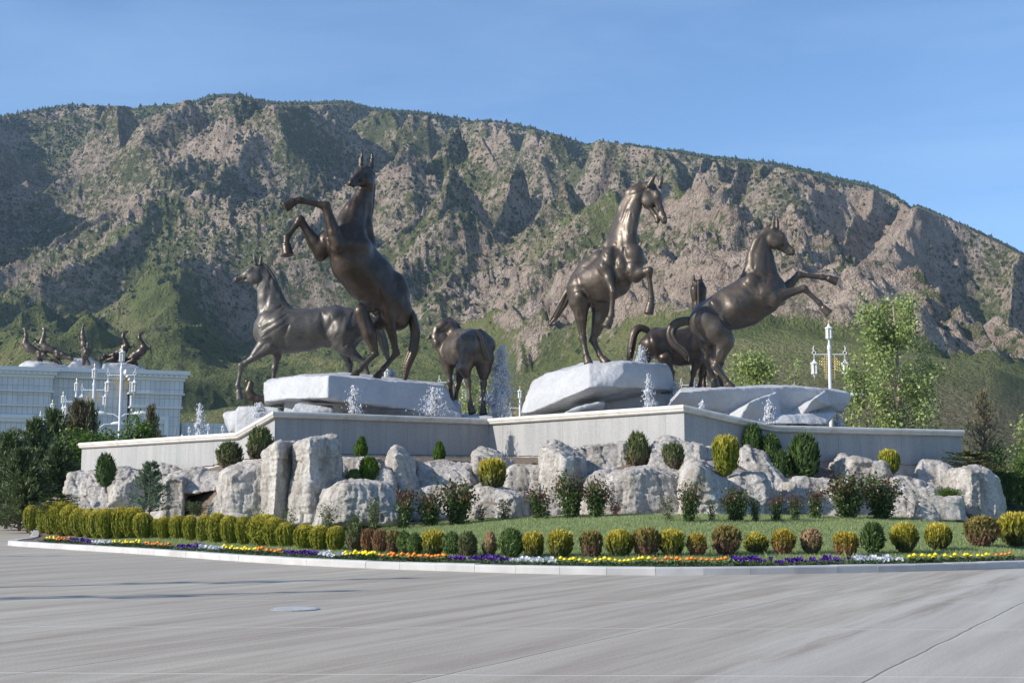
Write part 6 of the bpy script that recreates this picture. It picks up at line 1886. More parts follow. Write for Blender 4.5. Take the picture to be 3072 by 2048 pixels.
# bright leafy tree left, five whippy shoots and a low mass
sh = lambda z: 1.0 if z < .6 else max(.25, 1.6 - z)
broad_tree("leafy_tree", "bright green leafy tree at the left end of the wall", "tree", None, 262, 1290, 1500, 76, 170, 'leaf', 101, 26, 5200, .15, shape=sh)
for (x, t, w, lab, sd) in [(318, 1250, 66, "green shoot-like young tree left of the front lamp post", 102), (372, 1212, 76, "tallest green young tree beside the front lamp post", 103), (430, 1240, 80, "green young tree in front of the building's right block", 104), (505, 1262, 60, "small green young tree near the building's right edge", 105)]:
    broad_tree("young_tree", lab, "tree", "young leafy trees behind the left wing of the wall", x, t, 1500, 80, w, 'leaf', sd, 15, 1500, .17, shape=lambda z: 1.0 if z < .5 else .75, up=1.4)
broad_tree("young_tree", "bushy low green young tree between the lamp post and the slim ones", "tree", "young leafy trees behind the left wing of the wall", 395, 1290, 1500, 79, 210, 'leaf', 106, 20, 2600, .17, shape=sh)
# right: tall leafy tree
shp = lambda z: (.95 if z < .45 else max(.22, .95 - (z - .45) * 1.25))
broad_tree("leafy_tree", "tall pale-green leafy tree right of the right lamp post", "tree", None, 2700, 868, 1500, 72, 400, 'leafpale', 107, 52, 10500, .16, shape=shp, up=1.05, zb=.6, zr=(.16, .88))
broad_tree("leafy_tree", "low leafy treetop right of the rearing horse's hind legs", "tree", None, 2268, 1062, 1500, 80, 170, 'leafpale', 108, 34, 5200, .16, shape=lambda z: 1.0 if z < .8 else .6, up=.9, zr=(.5, .93))
broad_tree("young_tree", "thin sapling top left of the right lamp post", "tree", None, 2392, 1080, 1500, 84, 60, 'leafpale', 109, 14, 520, .15, up=1.6, shape=lambda z: .8, zr=(.5, .93))
broad_tree("young_tree", "small green sapling behind the legs of the horse seen from behind", "tree", None, 1425, 1150, 1500, 90, 130, 'leafpale', 110, 22, 1500, .17, up=1.2, zr=(.4, .9))
broad_tree("young_tree", "small green sapling seen between the hind legs of the dark standing horse", "tree", None, 2026, 1100, 1500, 92, 36, 'leaf', 111, 9, 380, .17, up=1.6)
broad_tree("leafy_tree", "leafy branch tips reaching in at the right edge", "tree", None, 3110, 1230, 1500, 64, 170, 'leafpale', 112, 24, 2600, .13, up=.8, zb=.6)
broad_tree("leafy_tree", "dark green bush beyond the rightmost boulder's juniper", "tree", None, 3040, 1380, 1500, 60, 150, 'leaf', 113, 24, 2600, .12, up=.9, zb=.8)

# dark clipped hedge at the right edge and a far row of clipped shrubs at the left
G5 = "clipped shrubs of the next island at the far left"
def far_shrub(x, t, bs, D, w, lab, mat='thuja', grp=G5, zb=.12, ms=THUJA):
    p = at(x, bs, D); p[2] = zb
    H = zat(t, D) - zb; Wd = w / FPX * D
    r = empty("clipped_thuja", p, lab, "shrub", grp)
    f = bpy.data.objects.new("foliage", ms[random.randrange(len(ms))]); COL.objects.link(f); f.parent = r
    f.scale = (Wd * 1.1, Wd * 1.1, H * 1.02); f.rotation_euler = (0, 0, random.uniform(0, 6))
    f.material_slots[0].link = 'OBJECT'; f.material_slots[0].material = FM[mat]
FARS = [(92, 1496, 122), (76, 1494, 127), (60, 1492, 133), (44, 1490, 140), (28, 1487, 147), (12, 1485, 155), (-6, 1483, 164), (-24, 1481, 174)]
for i, (x, t, D) in enumerate(FARS):
    lab = ["nearest", "second nearest", "third nearest", "fourth nearest", "fifth nearest", "sixth nearest", "second farthest", "farthest"][i] + " clipped thuja of the far left row beyond the road"
    far_shrub(x, t, 1530, D, 32 - i * 1.4, lab)
for i, (x, w) in enumerate([(2996, 70), (3034, 70), (3075, 80)]):
    lab = ["left", "middle", "right"][i] + " bush of the dark clipped hedge at the right edge"
    far_shrub(x, 1418 + 4 * i, 1535, 54.0, w, lab, 'dark', "dark hedge bushes at the right edge", zb=1.1)
kerb_run("kerb", [tuple(at(96, 1530, 112)[:2]), tuple(at(66, 1530, 119)[:2]), tuple(at(34, 1530, 132)[:2]), tuple(at(-20, 1530, 158)[:2])], False, w=.6, h=.3)
mb = MB(); mb.add([(*at(100, 1530, 112)[:2], .06), (*at(-200, 1530, 230)[:2], .06), (-40, 240, .06), (-20, 130, .06)], [(0, 1, 2, 3)]); tag(mb.build("verge", M_LAWN), kind="structure")

# ------------------------------------------------------------------ flower border
def blob(mb, c, r, n=6, flat=.75, jag=0.0, rg=None):
    prof = [(r * .35, -r * flat), (r * .85, -r * flat * .45), (r, 0.0), (r * .8, r * flat * .55), (r * .3, r * flat * .95)]
    if rg is not None: prof = [(a * (1 + jag * rg.normal()), b_) for a, b_ in prof]
    mb.lathe(c, prof, n)
def marigold_meshes():
    rg = np.random.default_rng(5)
    lv = []
    for i in range(34):
        a = rg.uniform(0, 6.28); d = np.array([math.cos(a), math.sin(a), rg.uniform(-.1, .9)])
        P = np.array([[0.02 * math.cos(a), .02 * math.sin(a), rg.uniform(.0, .09)]]) + d * rg.uniform(0, .05)
        lv.append(leaf_quads(P, rg.normal(0, 1, (1, 3)) + [0, 0, 1.0], d[None], np.array([.035]), np.array([.085]), rg))
    lm = quads_mesh("marigold_leaves", lv)
    mb = MB(); blob(mb, (0, 0, .155), .046, 9, .62); blob(mb, (0, 0, .175), .028, 7, .6)
    bm_ = mb.mesh("marigold_blossom")
    return lm, bm_
def petunia_meshes():
    rg = np.random.default_rng(6); out = []
    for v in range(3):
        lv = []; pt = []
        for i in range(40):
            a = rg.uniform(0, 6.28); d = np.array([math.cos(a), math.sin(a), rg.uniform(.0, 1.1)])
            lv.append(leaf_quads(d[None] * rg.uniform(0, .07), rg.normal(0, 1, (1, 3)) + [0, 0, 1.0], d[None], np.array([.04]), np.array([.085]), rg))
        for i in range(9):
            c = np.array([rg.uniform(-.11, .11), rg.uniform(-.09, .09), rg.uniform(.10, .19)])
            f = np.array([rg.uniform(-.7, .5), -1, rg.uniform(.0, .9)]); f /= np.linalg.norm(f)
            u_ = np.cross(f, [0, 0, 1.0]); u_ /= np.linalg.norm(u_); w_ = np.cross(u_, f)
            for k in range(5):
                a = 2 * math.pi * k / 5 + rg.uniform(-.2, .2); dd = u_ * math.cos(a) + w_ * math.sin(a) + f * .25
                pt.append(leaf_quads(c[None], f[None] + 0.1, dd[None], np.array([.046]), np.array([.043]), rg))
        out.append((quads_mesh("petunia_leaves", lv), quads_mesh("petunia_blossoms", pt)))
    return out
M_FLEAF = foliage_mat("border_leaf", (0.045, 0.085, 0.030), (0.11, 0.17, 0.065), trans=.25)
M_YEL = simple("marigold_yellow", (0.86, 0.66, 0.01), .6, var=.12, scale=60); M_ORA = simple("marigold_orange", (0.80, 0.22, 0.005), .6, var=.12, scale=60)
M_PUR = foliage_mat("petunia_purple", (0.045, 0.010, 0.16), (0.13, 0.030, 0.36), trans=.3); M_WHI = foliage_mat("petunia_white", (0.62, 0.63, 0.66), (0.86, 0.86, 0.86), trans=.3)
MG_L, MG_B = marigold_meshes(); MG_L.materials.append(M_FLEAF); MG_B.materials.append(M_YEL)
PT = petunia_meshes()
for a_, b_ in PT: a_.materials.append(M_FLEAF); b_.materials.append(M_PUR)

# arc length along the front of the kerb, as a function of photo x
KP = []
for i in range(len(KC)):
    p = KC[i]; 
    if p[1] < 56: KP.append((px_of((p[0], p[1], .17))[0], p[0], p[1]))
KP = [k for k in KP if 60 < k[0] < 3500 and k[2] < 51.5]
KP.sort(); KP = np.array(KP)
def border_pt(px, off):
    """point on the flower strip: off metres inside the kerb's outer edge, seen at photo x"""
    x = np.interp(px, KP[:, 0], KP[:, 1]); y = np.interp(px, KP[:, 0], KP[:, 2])
    e = 12.0
    x2 = np.interp(px + e, KP[:, 0], KP[:, 1]); y2 = np.interp(px + e, KP[:, 0], KP[:, 2])
    d = np.array([x2 - x, y2 - y]); d /= np.linalg.norm(d)
    return np.array([x, y]) + np.array([-d[1], d[0]]) * off

def flower(name, label, cat, group, p, me_l, me_b, mat, sc):
    r = bpy.data.objects.new(name, me_l); COL.objects.link(r)
    z = float(island_z(p[0], p[1])); r.location = (p[0], p[1], z); r.scale = (sc, sc, sc * random.uniform(.85, 1.15)); r.rotation_euler = (0, 0, random.uniform(0, .6) if me_b is not MG_B else random.uniform(0, 6))
    tag(r, label, cat, group)
    o = bpy.data.objects.new("blossom", me_b); COL.objects.link(o); o.parent = r
    o.material_slots[0].link = 'OBJECT'; o.material_slots[0].material = mat
SEG = [('y', 88, 116, 8, "at the island's left tip"), ('o', 118, 160, 9, "near the island's left tip"), ('p', 164, 224, 8, "left of the first white patch"), ('w', 228, 280, 7, "below the far left bushes"),
       ('y', 286, 370, 14, "left of the kerb's shadowed joint"), ('o', 372, 462, 14, "above the kerb's shadowed joint"), ('p', 468, 550, 9, "below the juniper's right side"), ('w', 546, 610, 8, "below the dark cave mouth"),
       ('y', 614, 712, 18, "below the broad carved block"), ('o', 714, 782, 11, "below the middle pillar"), ('p', 788, 882, 10, "below the largest clipped thuja"), ('w', 884, 972, 8, "below the end of the dense row"),
       ('y', 978, 1084, 19, "below the brown-flanked shrub"), ('o', 1087, 1296, 24, "below the browned pair of shrubs"), ('p', 1304, 1480, 14, "left of the central white patch"), ('w', 1492, 1636, 12, "in the central white patch"),
       ('y', 1644, 1962, 19, "below the centre of the lawn"), ('o', 1970, 2222, 15, "right of the lawn's centre"), ('p', 2234, 2600, 22, "in the long purple run at the right"), ('w', 2606, 2764, 13, "in the right-hand white patch"),
       ('y', 2770, 3036, 20, "right of the right-hand white patch"), ('o', 3044, 3110, 4, "at the right edge")]
ORD = ['first', 'second', 'third', 'fourth', 'fifth', 'sixth', 'seventh', 'eighth', 'ninth', 'tenth', 'eleventh', 'twelfth', 'thirteenth', 'fourteenth', 'fifteenth', 'sixteenth', 'seventeenth', 'eighteenth', 'nineteenth', 'twentieth', 'twenty-first', 'twenty-second', 'twenty-third', 'twenty-fourth']
for (c, a, b2, n, where) in SEG:
    for i in range(n):
        px = a + (b2 - a) * (i + .5) / n + random.uniform(-3, 3)
        od = ORD[i] + ' from the left, '
        if c in 'yo':
            nm = "yellow" if c == 'y' else "orange"
            g = nm + " marigolds " + where
            flower("marigold", nm + " marigold " + od + where, "flower", g, border_pt(px, random.uniform(.52, .68)), MG_L, MG_B, M_YEL if c == 'y' else M_ORA, random.uniform(.95, 1.25))
        else:
            nm = "purple" if c == 'p' else "white"
            g = nm + " petunias " + where
            m_ = PT[random.randrange(3)]
            flower("petunia", nm + " petunia " + od + where, "flower", g, border_pt(px, random.uniform(.48, .8)), m_[0], m_[1], M_PUR if c == 'p' else M_WHI, random.uniform(.75, 1.05))

# low leaves filling the border
def border_cover(n=26000):
    P = []
    for _ in range(n):
        px = random.uniform(75, 3350); o = random.uniform(.36, .95)
        q = border_pt(px, o); P.append((q[0], q[1]))
    P = np.array(P); z = island_z(P[:, 0], P[:, 1]) + rng.uniform(0, .07, n)
    keep = vn2(P[:, 0] * 3, P[:, 1] * 3, 77) > -.45
    P = np.stack([P[:, 0], P[:, 1], z], 1)[keep]; m = len(P)
    nn = rng.normal(0, 1, (m, 3)) + [0, 0, 1.0]; nn /= np.linalg.norm(nn, axis=1, keepdims=True)
    V = leaf_quads(P, nn, rng.normal(0, 1, (m, 3)) + [0, 0, .6], rng.uniform(.015, .035, m), rng.uniform(.03, .065, m), rng)
    tag(link_mesh("border_leaves", quads_mesh("border_leaves", V), M_FLEAF), "low green leaves covering the soil of the flower border", "ground cover", kind="stuff")
border_cover()
for (x, y, t, lab) in [(2345, 1688, 1640, "single pale tulip leaf among the purple petunias"), (2592, 1680, 1626, "tuft of upright green blades left of the right-hand white petunias")]:
    p = border_pt(x, .55); z = float(island_z(*p)); rg = np.random.default_rng(int(x)); VV = []
    for i in range(9):
        a = rg.uniform(0, 6.28); d = np.array([.35 * math.cos(a), .35 * math.sin(a), 1])
        VV.append(leaf_quads(np.array([[0.02 * math.cos(a), .02 * math.sin(a), 0]]), np.array([[math.cos(a + 1.3), math.sin(a + 1.3), .1]]), d[None], np.array([.04]), np.array([rg.uniform(.25, .42)]), rg))
    o = link_mesh("leaf_tuft", quads_mesh("leaf_tuft", VV), FM['leafpale']); o.location = (p[0], p[1], z); tag(o, lab, "plant")
# ------------------------------------------------------------------ lamp posts
M_PAINT = simple("white_paint", (0.72, 0.73, 0.74), .35, var=.05)
M_CREAM = simple("lamp_panel_cream", (0.70, 0.66, 0.52), .5, var=.06)
M_GOLD = simple("gilded_ornament", (0.62, 0.47, 0.20), .4, metal=.5, var=.1)

def lantern_meshes():
    fr = MB(); pn = MB(); fi = MB()
    n = 6; R = .20; H = .62
    for k in range(n):
        a = 2 * math.pi * k / n
        fr.box((R * math.cos(a), R * math.sin(a), H / 2), (.035, .035, H), a)
    for z in (0.0, H): fr.lathe((0, 0, z - .02), [(R + .02, 0), (R + .03, .02), (R + .02, .04)], 6)
    fr.lathe((0, 0, H), [(R + .07, .02), (R + .05, .07), (R * .5, .16), (.06, .26), (.02, .34)], 6)
    fr.lathe((0, 0, -.24), [(.02, 0), (.05, .08), (.12, .18), (R, .235)], 6)
    pn.lathe((0, 0, .01), [(R * .86, 0), (R * .86, H - .02)], 6)
    fi.tube([(0, 0, -.48), (.03, 0, -.40), (-.03, 0, -.32), (0, 0, -.23)], [.014, .022, .022, .014], 5)
    return fr.mesh("lantern_frame"), pn.mesh("lantern_panel"), fi.mesh("lantern_pendant")
LF, LP_, LD = lantern_meshes()
LF.materials.append(M_PAINT); LP_.materials.append(M_CREAM); LD.materials.append(M_GOLD)
def finial_mesh():
    mb = MB(); mb.lathe((0, 0, .33), [(.03, 0), (.02, .06), (.07, .14), (.035, .22), (.01, .34)], 8); me = mb.mesh("lantern_finial"); me.materials.append(M_GOLD); return me
FIN = finial_mesh()
def pole_mesh(H=12.0):
    mb = MB()
    mb.lathe((0, 0, 0), [(.26, 0), (.26, .25), (.18, .35), (.14, .5), (.125, 3.0), (.105, 6), (.09, H - 1.9), (.12, H - 1.85), (.12, H - 1.7), (.08, H - 1.6), (.05, H - 1.35), (.16, H - 1.25)], 12)
    me = mb.mesh("lamp_pole", False); me.materials.append(M_PAINT); return me
def arm_mesh():
    mb = MB(); mb.tube([(-.88, 0, 0), (.88, 0, 0)], .035, 6)
    for s in (-1, 1):
        pts = [(s * (.88 + .10 * math.sin(t)), 0, .10 - .10 * math.cos(t) + (0.0)) for t in np.linspace(0, 5.2, 12)]
        mb.tube(pts, .022, 5)
        mb.tube([(s * .88, 0, .18), (s * .92, 0, .34), (s * .86, 0, .52)], [.025, .035, .012], 5)
        mb.tube([(s * .88, 0, 0), (s * .88, 0, -.22)], .02, 5)
    me = mb.mesh("lamp_arm"); me.materials.append(M_PAINT); return me
def lattice_mesh():
    mb = MB()
    for s in (-1, 1):
        for j in range(9):
            wj = [1, 2, 3, 3, 2, 2, 1, 1, 1][j]
            for i in range(wj):
                c = (s * (.22 + .15 * i), 0, -.15 - .15 * j)
                pts = [(c[0] + .062 * math.cos(t), 0, c[2] + .062 * math.sin(t)) for t in np.linspace(0, 2 * math.pi, 9)]
                mb.tube(pts, .011, 4, False)
    me = mb.mesh("lamp_lattice"); me.materials.append(M_GOLD); return me
POLE, ARM, LAT = pole_mesh(), arm_mesh(), lattice_mesh()
GL = "white lamp posts with hanging lanterns"
def lamp_post(x, D, label, detail=2, H=12.0, group=GL, X=None, rz=0.0):
    if X is None: p = at(x, 1500, D); p[2] = 0
    else: p = np.array([X, D, 0.0])
    r = empty("lamp_post", p, label, "lamp post", group, rz)
    def ch(me, nm, loc, par=r, s=1.0):
        if nm == 'lantern': s = .88
        o = bpy.data.objects.new(nm, me); COL.objects.link(o); o.parent = par; o.location = loc; o.scale = (s, s, s); return o
    ch(POLE, "pole", (0, 0, H - 12.0)); ch(ARM, "arm", (0, 0, H - 2.15))
    if detail > 1: ch(LAT, "lattice", (0, 0, H - 2.1))
    for lx, lz in ((0, H - 1.22), (-.88, H - 3.25), (.88, H - 3.25)):
        l = ch(LF, "lantern", (lx, 0, lz))
        if detail > 0:
            ch(LP_, "panel", (0, 0, 0), l)
            if lx: ch(LD, "pendant", (0, 0, 0), l)
            else: ch(FIN, "finial", (0, 0, .55), l)
    return r
def Dtop(y, H=12.0):   # distance at which a post of height H reaches photo row y
    lo, hi = 40, 400
    for _ in range(40):
        m = (lo + hi) / 2
        if zat(y, m) > H: hi = m
        else: lo = m
    return m
for x, y, lab in [(352, 1024, "nearest white lamp post of the left row, in front of the building's right block"), (270, 1080, "second white lamp post of the left row, left of the nearest"),
                  (217, 1124, "third white lamp post of the left row, above the tall conifers"), (178, 1165, "fourth white lamp post of the left row"), (146, 1190, "fifth white lamp post of the left row"),
                  (111, 1225, "sixth white lamp post of the left row"), (97, 1243, "seventh white lamp post of the left row"), (81, 1257, "eighth white lamp post of the left row"), (69, 1270, "ninth white lamp post of the left row"),
                  (55, 1279, "tenth white lamp post of the left row"), (41, 1294, "eleventh white lamp post of the left row"), (33, 1300, "second last white lamp post of the left row"), (21, 1318, "last and smallest white lamp post of the left row"),
                  (2500, 947, "white lamp post on the right behind the rock with the beak-like end"), (1354, 1052, "white lamp post hidden by the horse seen from behind, one lantern showing"),
                  (1156, 1082, "white lamp post whose top lantern shows between the dark rearing horse's legs"), (1378, 1186, "small white lamp post left of the big water jet"), (1560, 1148, "white lamp post right of the big water jet"),
                  (2086, 1062, "white lamp post behind the dark standing horse, one lantern showing under its belly"), (562, 1266, "small far lamp post left of the pointed water jet at the left"), (619, 1256, "small far lamp post just right of the pointed water jet"),
                  (663, 1262, "small far lamp post between the pointed jet and the white block"), (541, 1290, "tiny far lamp post left of the pointed water jet"), (770, 1200, "lamp post whose top shows behind the left white blocks")]:
    D = Dtop(y + 4); lamp_post(x, D, lab, 2 if D < 125 else (1 if D < 170 else 0))
# three posts stand left of the photographer's view; their shadows cross the road
for X, Y, w in ((-21.2, 21.0, "nearest to the camera"), (-22.0, 17.0, "between the two others"), (-32.3, 32.6, "farthest from the camera")):
    lamp_post(0, Y, "lamp post outside the left edge, " + w, 0, X=X, group="lamp posts left of the view")

def street_light(x, y, lab, two=False):
    D = Dtop(y, 9.5); p = at(x, 1500, D); p[2] = 0
    r = empty("street_light", p, lab, "street light", "curved street lights behind the plinth")
    mb = MB(); mb.tube([(0, 0, 0), (0, 0, 9.1)], [.11, .06], 8)
    for s in ((-1, 1) if two else (1,)): mb.tube([(0, 0, 9.0), (s * .5, 0, 9.35), (s * 1.3, 0, 9.42)], [.05, .045, .04], 6)
    mb.build("pole", M_PAINT, r)
    for s in ((-1, 1) if two else (1,)):
        m2 = MB(); m2.tube([(s * 1.2, 0, 9.42), (s * 1.45, 0, 9.45), (s * 1.9, 0, 9.47), (s * 2.35, 0, 9.44), (s * 2.5, 0, 9.42)], [.05, .15, .19, .14, .03], 8)
        m2.build("lamp_head", M_PAINT, r, True)
street_light(350, 1237, "double-headed street light behind the nearest left lamp post", True)
street_light(1378, 1230, "street light head right of the hind legs of the horse seen from behind")
street_light(2503, 1181, "street light head beside the beak-like rock end on the right")
street_light(290, 1268, "lower street light with one head left of the nearest lamp post")
mb = MB(); pq = at(2538, 1500, 82); mb.tube([(pq[0], pq[1], 0), (pq[0], pq[1], zat(1188, 82))], [.05, .04], 6)
tag(mb.build("thin_pole", simple("pole_grey", (.35, .36, .36), .5)), "thin grey pole right of the beak-like rock end", "pole")

# ------------------------------------------------------------------ marble gate building with a horse group on its roof
def m_marble():
    m, nt, b = mat_new("marble_tiles")
    tc = nt.nodes.new("ShaderNodeTexCoord")
    br = nt.nodes.new("ShaderNodeTexBrick"); br.offset = 0.0
    br.inputs['Scale'].default_value = 1.0; br.inputs['Mortar Size'].default_value = 0.045; br.inputs['Brick Width'].default_value = 0.92; br.inputs['Row Height'].default_value = 1.75
    br.inputs['Color1'].default_value = (.68, .68, .68, 1); br.inputs['Color2'].default_value = (.61, .61, .62, 1); br.inputs['Mortar'].default_value = (.36, .36, .35, 1)
    mp = nt.nodes.new("ShaderNodeMapping"); mp.inputs['Rotation'].default_value = (math.radians(90), 0, 0)
    nt.links.new(tc.outputs['Object'], mp.inputs[0]); nt.links.new(mp.outputs[0], br.inputs['Vector'])
    n1 = noise(nt, tc.outputs['Object'], .25, 4)
    c = mixc(nt, 1.0, br.outputs[0], rampn(nt, n1, [(.3, (.86, .86, .86)), (.7, (1.04, 1.04, 1.04))]).outputs[0], 'MULTIPLY')
    nt.links.new(c, b.inputs['Base Color']); b.inputs['Roughness'].default_value = .35
    return m
M_MARBLE = m_marble(); M_TRIM = simple("marble_trim", (.72, .72, .72), .4, var=.05)
BD = 255.0
BA = math.atan(0.43)                      # facade turned away from the sun
c0 = at(150, 1500, BD)
gate = empty("gate_building", (c0[0], c0[1], 0), "white marble-clad gate building at the left with horses on its roof", "building", None, BA)
def bl(px, py, dy=0.0):
    """photo pixel -> building-local (x along facade, z) on the plane dy metres behind the reference facade"""
    ca, sa = math.cos(BA), math.sin(BA)
    r = (px - 1536) / FPX; u = (1024 - py) / FPX
    d = np.array([r, CT - u * ST, ST + u * CT]); o = np.array([0, 0, CAMH]) - np.array([c0[0], c0[1], 0])
    nrm = np.array([sa, -ca, 0]) * -1
    # plane: (P . (-sa, ca)) = dy
    dn = d[0] * -sa + d[1] * ca; on = o[0] * -sa + o[1] * ca
    t = (dy - on) / dn; P = o + d * t
    return P[0] * ca + P[1] * sa, P[2]
gb = MB(); gt = MB()
def gbox(m, x0, x1, z0, z1, y0, y1): m.box(((x0 + x1) / 2, (y0 + y1) / 2, (z0 + z1) / 2), (x1 - x0, y1 - y0, z1 - z0))
XL = bl(-260, 1200)[0]; X1 = bl(148, 1200)[0]; X2 = bl(390, 1200, 3)[0]; X3 = bl(541, 1200)[0]
ZT = bl(150, 1104)[1]
def block(x0, x1, tag_):
    m = MB(); d = 14.0
    z = lambda py: bl((148 if tag_ == 'l' else 470), py)[1]
    zt = z(1104 if tag_ == 'l' else 1112)
    # cornice
    t = MB()
    gbox(t, x0 - 1.5, x1 + 1.5, zt - .75, zt, -1.5, d + 1.5); gbox(t, x0 - 1.1, x1 + 1.1, zt - 1.35, zt - .752, -1.1, d + 1.1); gbox(t, x0 - .7, x1 + .7, zt - 1.9, zt - 1.352, -.7, d + .7)
    k = int((x1 - x0) / .9)
    for i in range(k): gbox(t, x0 - .5 + (x1 - x0 + 1) * (i + .25) / k, x0 - .5 + (x1 - x0 + 1) * (i + .75) / k, zt - 1.30, zt - .80, -1.35, -1.102)
    # stepped fascias
    gbox(m, x0 - .45, x1 + .45, zt - 4.3, zt - 1.902, -.45, d); gbox(t, x0 - .75, x1 + .75, zt - 4.55, zt - 4.302, -.75, d)
    gbox(m, x0 - .2, x1 + .2, zt - 6.9, zt - 4.552, -.2, d); gbox(t, x0 - .45, x1 + .45, zt - 7.2, zt - 6.902, -.45, d)
    gbox(m, x0, x1, -1, zt - 7.202, 0, d)
    # window-like panel
    px0, px1 = x0 + 3.0 if tag_ == 'l' else x0 + 2.6, x1 - 3.2 if tag_ == 'l' else x1 - 3.0
    za, zb = zt - 9.0, zt - 15.6
    for (a, b2, c, e) in ((px0 - .8, px1 + .8, za - .5, za + .2), (px0 - .8, px1 + .8, zb - .9, zb), (px0 - .8, px0, zb, za - .5), (px1, px1 + .8, zb, za - .5)): gbox(t, a, b2, c, e, -.55, -.002)
    gbox(t, px0, px1, za - 1.1, za - .502, -.3, -.002)
    zc = zt - 18.4
    gbox(t, x0 - .8, x1 + .8, zc - .5, zc, -.9, d); gbox(m, x0 - .5, x1 + .5, zc - 3.4, zc - .502, -.5, d); gbox(t, x0 - .9, x1 + .9, zc - 3.9, zc - 3.402, -1.0, d)
    # lower pilasters
    for q in (x0 + .2, x0 + 4.2, x1 - 5.4, x1 - 1.6): gbox(t, q, q + 1.4, 0, zc - 3.902, -.45, -.002)
    return m, t, (px0 + px1) / 2, (za + zb) / 2 - .3
for nm, x0, x1, tg in (("left_block", XL, X1, 'l'), ("right_block", X2, X3, 'r')):
    m, t, cx, cz = block(x0, x1, tg)
    if tg == 'l': cx = bl(45, 1193)[0]
    bo = m.build("block", M_MARBLE, gate); t.build("cornice", M_TRIM, bo)
    st = MB(); Rr = 1.55
    for rot in (0, math.pi / 4):
        pts = [(cx + Rr * math.cos(a + rot + math.pi / 4), -.12, cz + Rr * math.sin(a + rot + math.pi / 4)) for a in np.arange(5) * math.pi / 2]
        st.tube(pts, .10, 5)
    st.tube([(cx + Rr * .72 * math.cos(a), -.12, cz + Rr * .72 * math.sin(a)) for a in np.linspace(0, 2 * math.pi, 25)], .08, 5)
    st.build("star_ornament", M_GOLD, bo)
m = MB(); t = MB(); zt = bl(250, 1106, 3)[1]
gbox(m, X1 + .46, X2 - .46, -1, zt - 1.9, 3, 13); gbox(t, X1 + 1.52, X2 - 1.52, zt - .75, zt, 1.8, 13); gbox(t, X1 + 1.12, X2 - 1.12, zt - 1.898, zt - .752, 2.4, 13)
k = 26
for i in range(k): gbox(t, X1 + 1.6 + (X2 - X1 - 3.2) * (i + .25) / k, X1 + 1.6 + (X2 - X1 - 3.2) * (i + .75) / k, zt - 1.5, zt - .95, 2.1, 2.398)
wo = m.build("recessed_wall", M_MARBLE, gate); t.build("cornice", M_TRIM, wo)
# low wing running right behind the left jet
m = MB(); zt2 = bl(600, 1266)[1]; gbox(m, X3 + .9, bl(790, 1266)[0], -1, zt2, 3, 9); m.build("low_wing", M_MARBLE, gate)

# rocks and horses on the roof
RD = 262.0
def roof_pt(px, py, d=0): return at(px, py, RD + d)
rh = [pts3([(55, 1108, RD - 3), (75, 1088, RD - 3), (103, 1083, RD - 4), (103, 1106, RD - 4), (200, 1092, RD - 1), (215, 1112, RD), (60, 1100, RD + 5), (80, 1086, RD + 6), (200, 1088, RD + 6), (215, 1112, RD + 6)]),
      pts3([(195, 1112, RD - 1), (208, 1092, RD - 1), (230, 1071, RD), (272, 1070, RD), (300, 1090, RD + 1), (305, 1114, RD + 1), (205, 1092, RD + 5), (235, 1070, RD + 5), (300, 1090, RD + 6), (300, 1114, RD + 6), (200, 1112, RD + 5)]),
      pts3([(295, 1114, RD), (310, 1090, RD), (380, 1088, RD + 1), (420, 1098, RD + 2), (440, 1104, RD + 3), (442, 1114, RD + 3), (310, 1090, RD + 6), (420, 1096, RD + 8), (442, 1114, RD + 8), (300, 1114, RD + 6)])]
boulder("roof_rock", "pale jagged rock base on the roof of the gate building", rh, 70, mat=M_WROCK, vox=.30, k=.3, disp=.35, dsc=.3, groove=0, cat="rock")

GR = "small bronze horses on the gate building's roof"
def roof_horse(lab, neck, chest, body, trail, head, legs, r=10, D=RD):
    h = Horse(D, 18, (.1, 1, 0), vox=.15); r = r * 1.12
    h.chain([(*chest, 0, r), (*body[0], 0, r + 1)] + [(*q, 0, r - 1 - i) for i, q in enumerate(body[1:])], .5)
    h.chain([(*neck[0], 0, 4.5), (*neck[1], 0, 5.5), (*neck[2], 0, 8)], .4)
    h.head((*head[0], 0), (*head[1], 0), (-.1, -1, 0), detail=False, sc=1.0, ears=(((head[0][0] - 1, head[0][1] - 3, -3), (head[0][0] + 0, head[0][1] - 10, -4)), ((head[0][0] + 3, head[0][1] - 3, 3), (head[0][0] + 4, head[0][1] - 9, 4))))
    for lg in legs: h.chain([(*q, d_, [4.2, 2.6, 2.0, 2.2][min(i, 3)]) for i, (q, d_) in enumerate(lg)], .1)
    # rough trailing drapery that carries the horse
    for i in range(len(trail) - 1):
        for j in range(5):
            a, b_ = trail[i], trail[i + 1]
            h.chain([(a[0] + h.rng.normal(0, 3), a[1] + h.rng.normal(0, 4), h.rng.normal(0, 8), 6 - i * .8), (b_[0] + h.rng.normal(0, 5), b_[1] + h.rng.normal(0, 4), h.rng.normal(0, 8), 3.0)], .15)
    for j in range(5):
        h.chain([(trail[0][0] + h.rng.normal(0, 8), trail[0][1], h.rng.normal(0, 6), 5), (trail[0][0] + h.rng.normal(0, 12), 1092, h.rng.normal(0, 6), 5)], .15)
    h.build("roof_horse_statue", lab, M_BRONZE if D < RD + 4 else M_BRONZE_D, GR)
roof_horse("leftmost small roof horse leaping left, head turned", [(76, 992), (79, 1008), (76, 1024)], (77, 1032), [(88, 1044), (100, 1050), (112, 1055)], [(116, 1060), (134, 1070), (152, 1076)], [(79, 986), (64, 985)], [[((72, 1036), 0), ((57, 1032), 0), ((50, 1021), 0), ((44, 1035), 0)]])
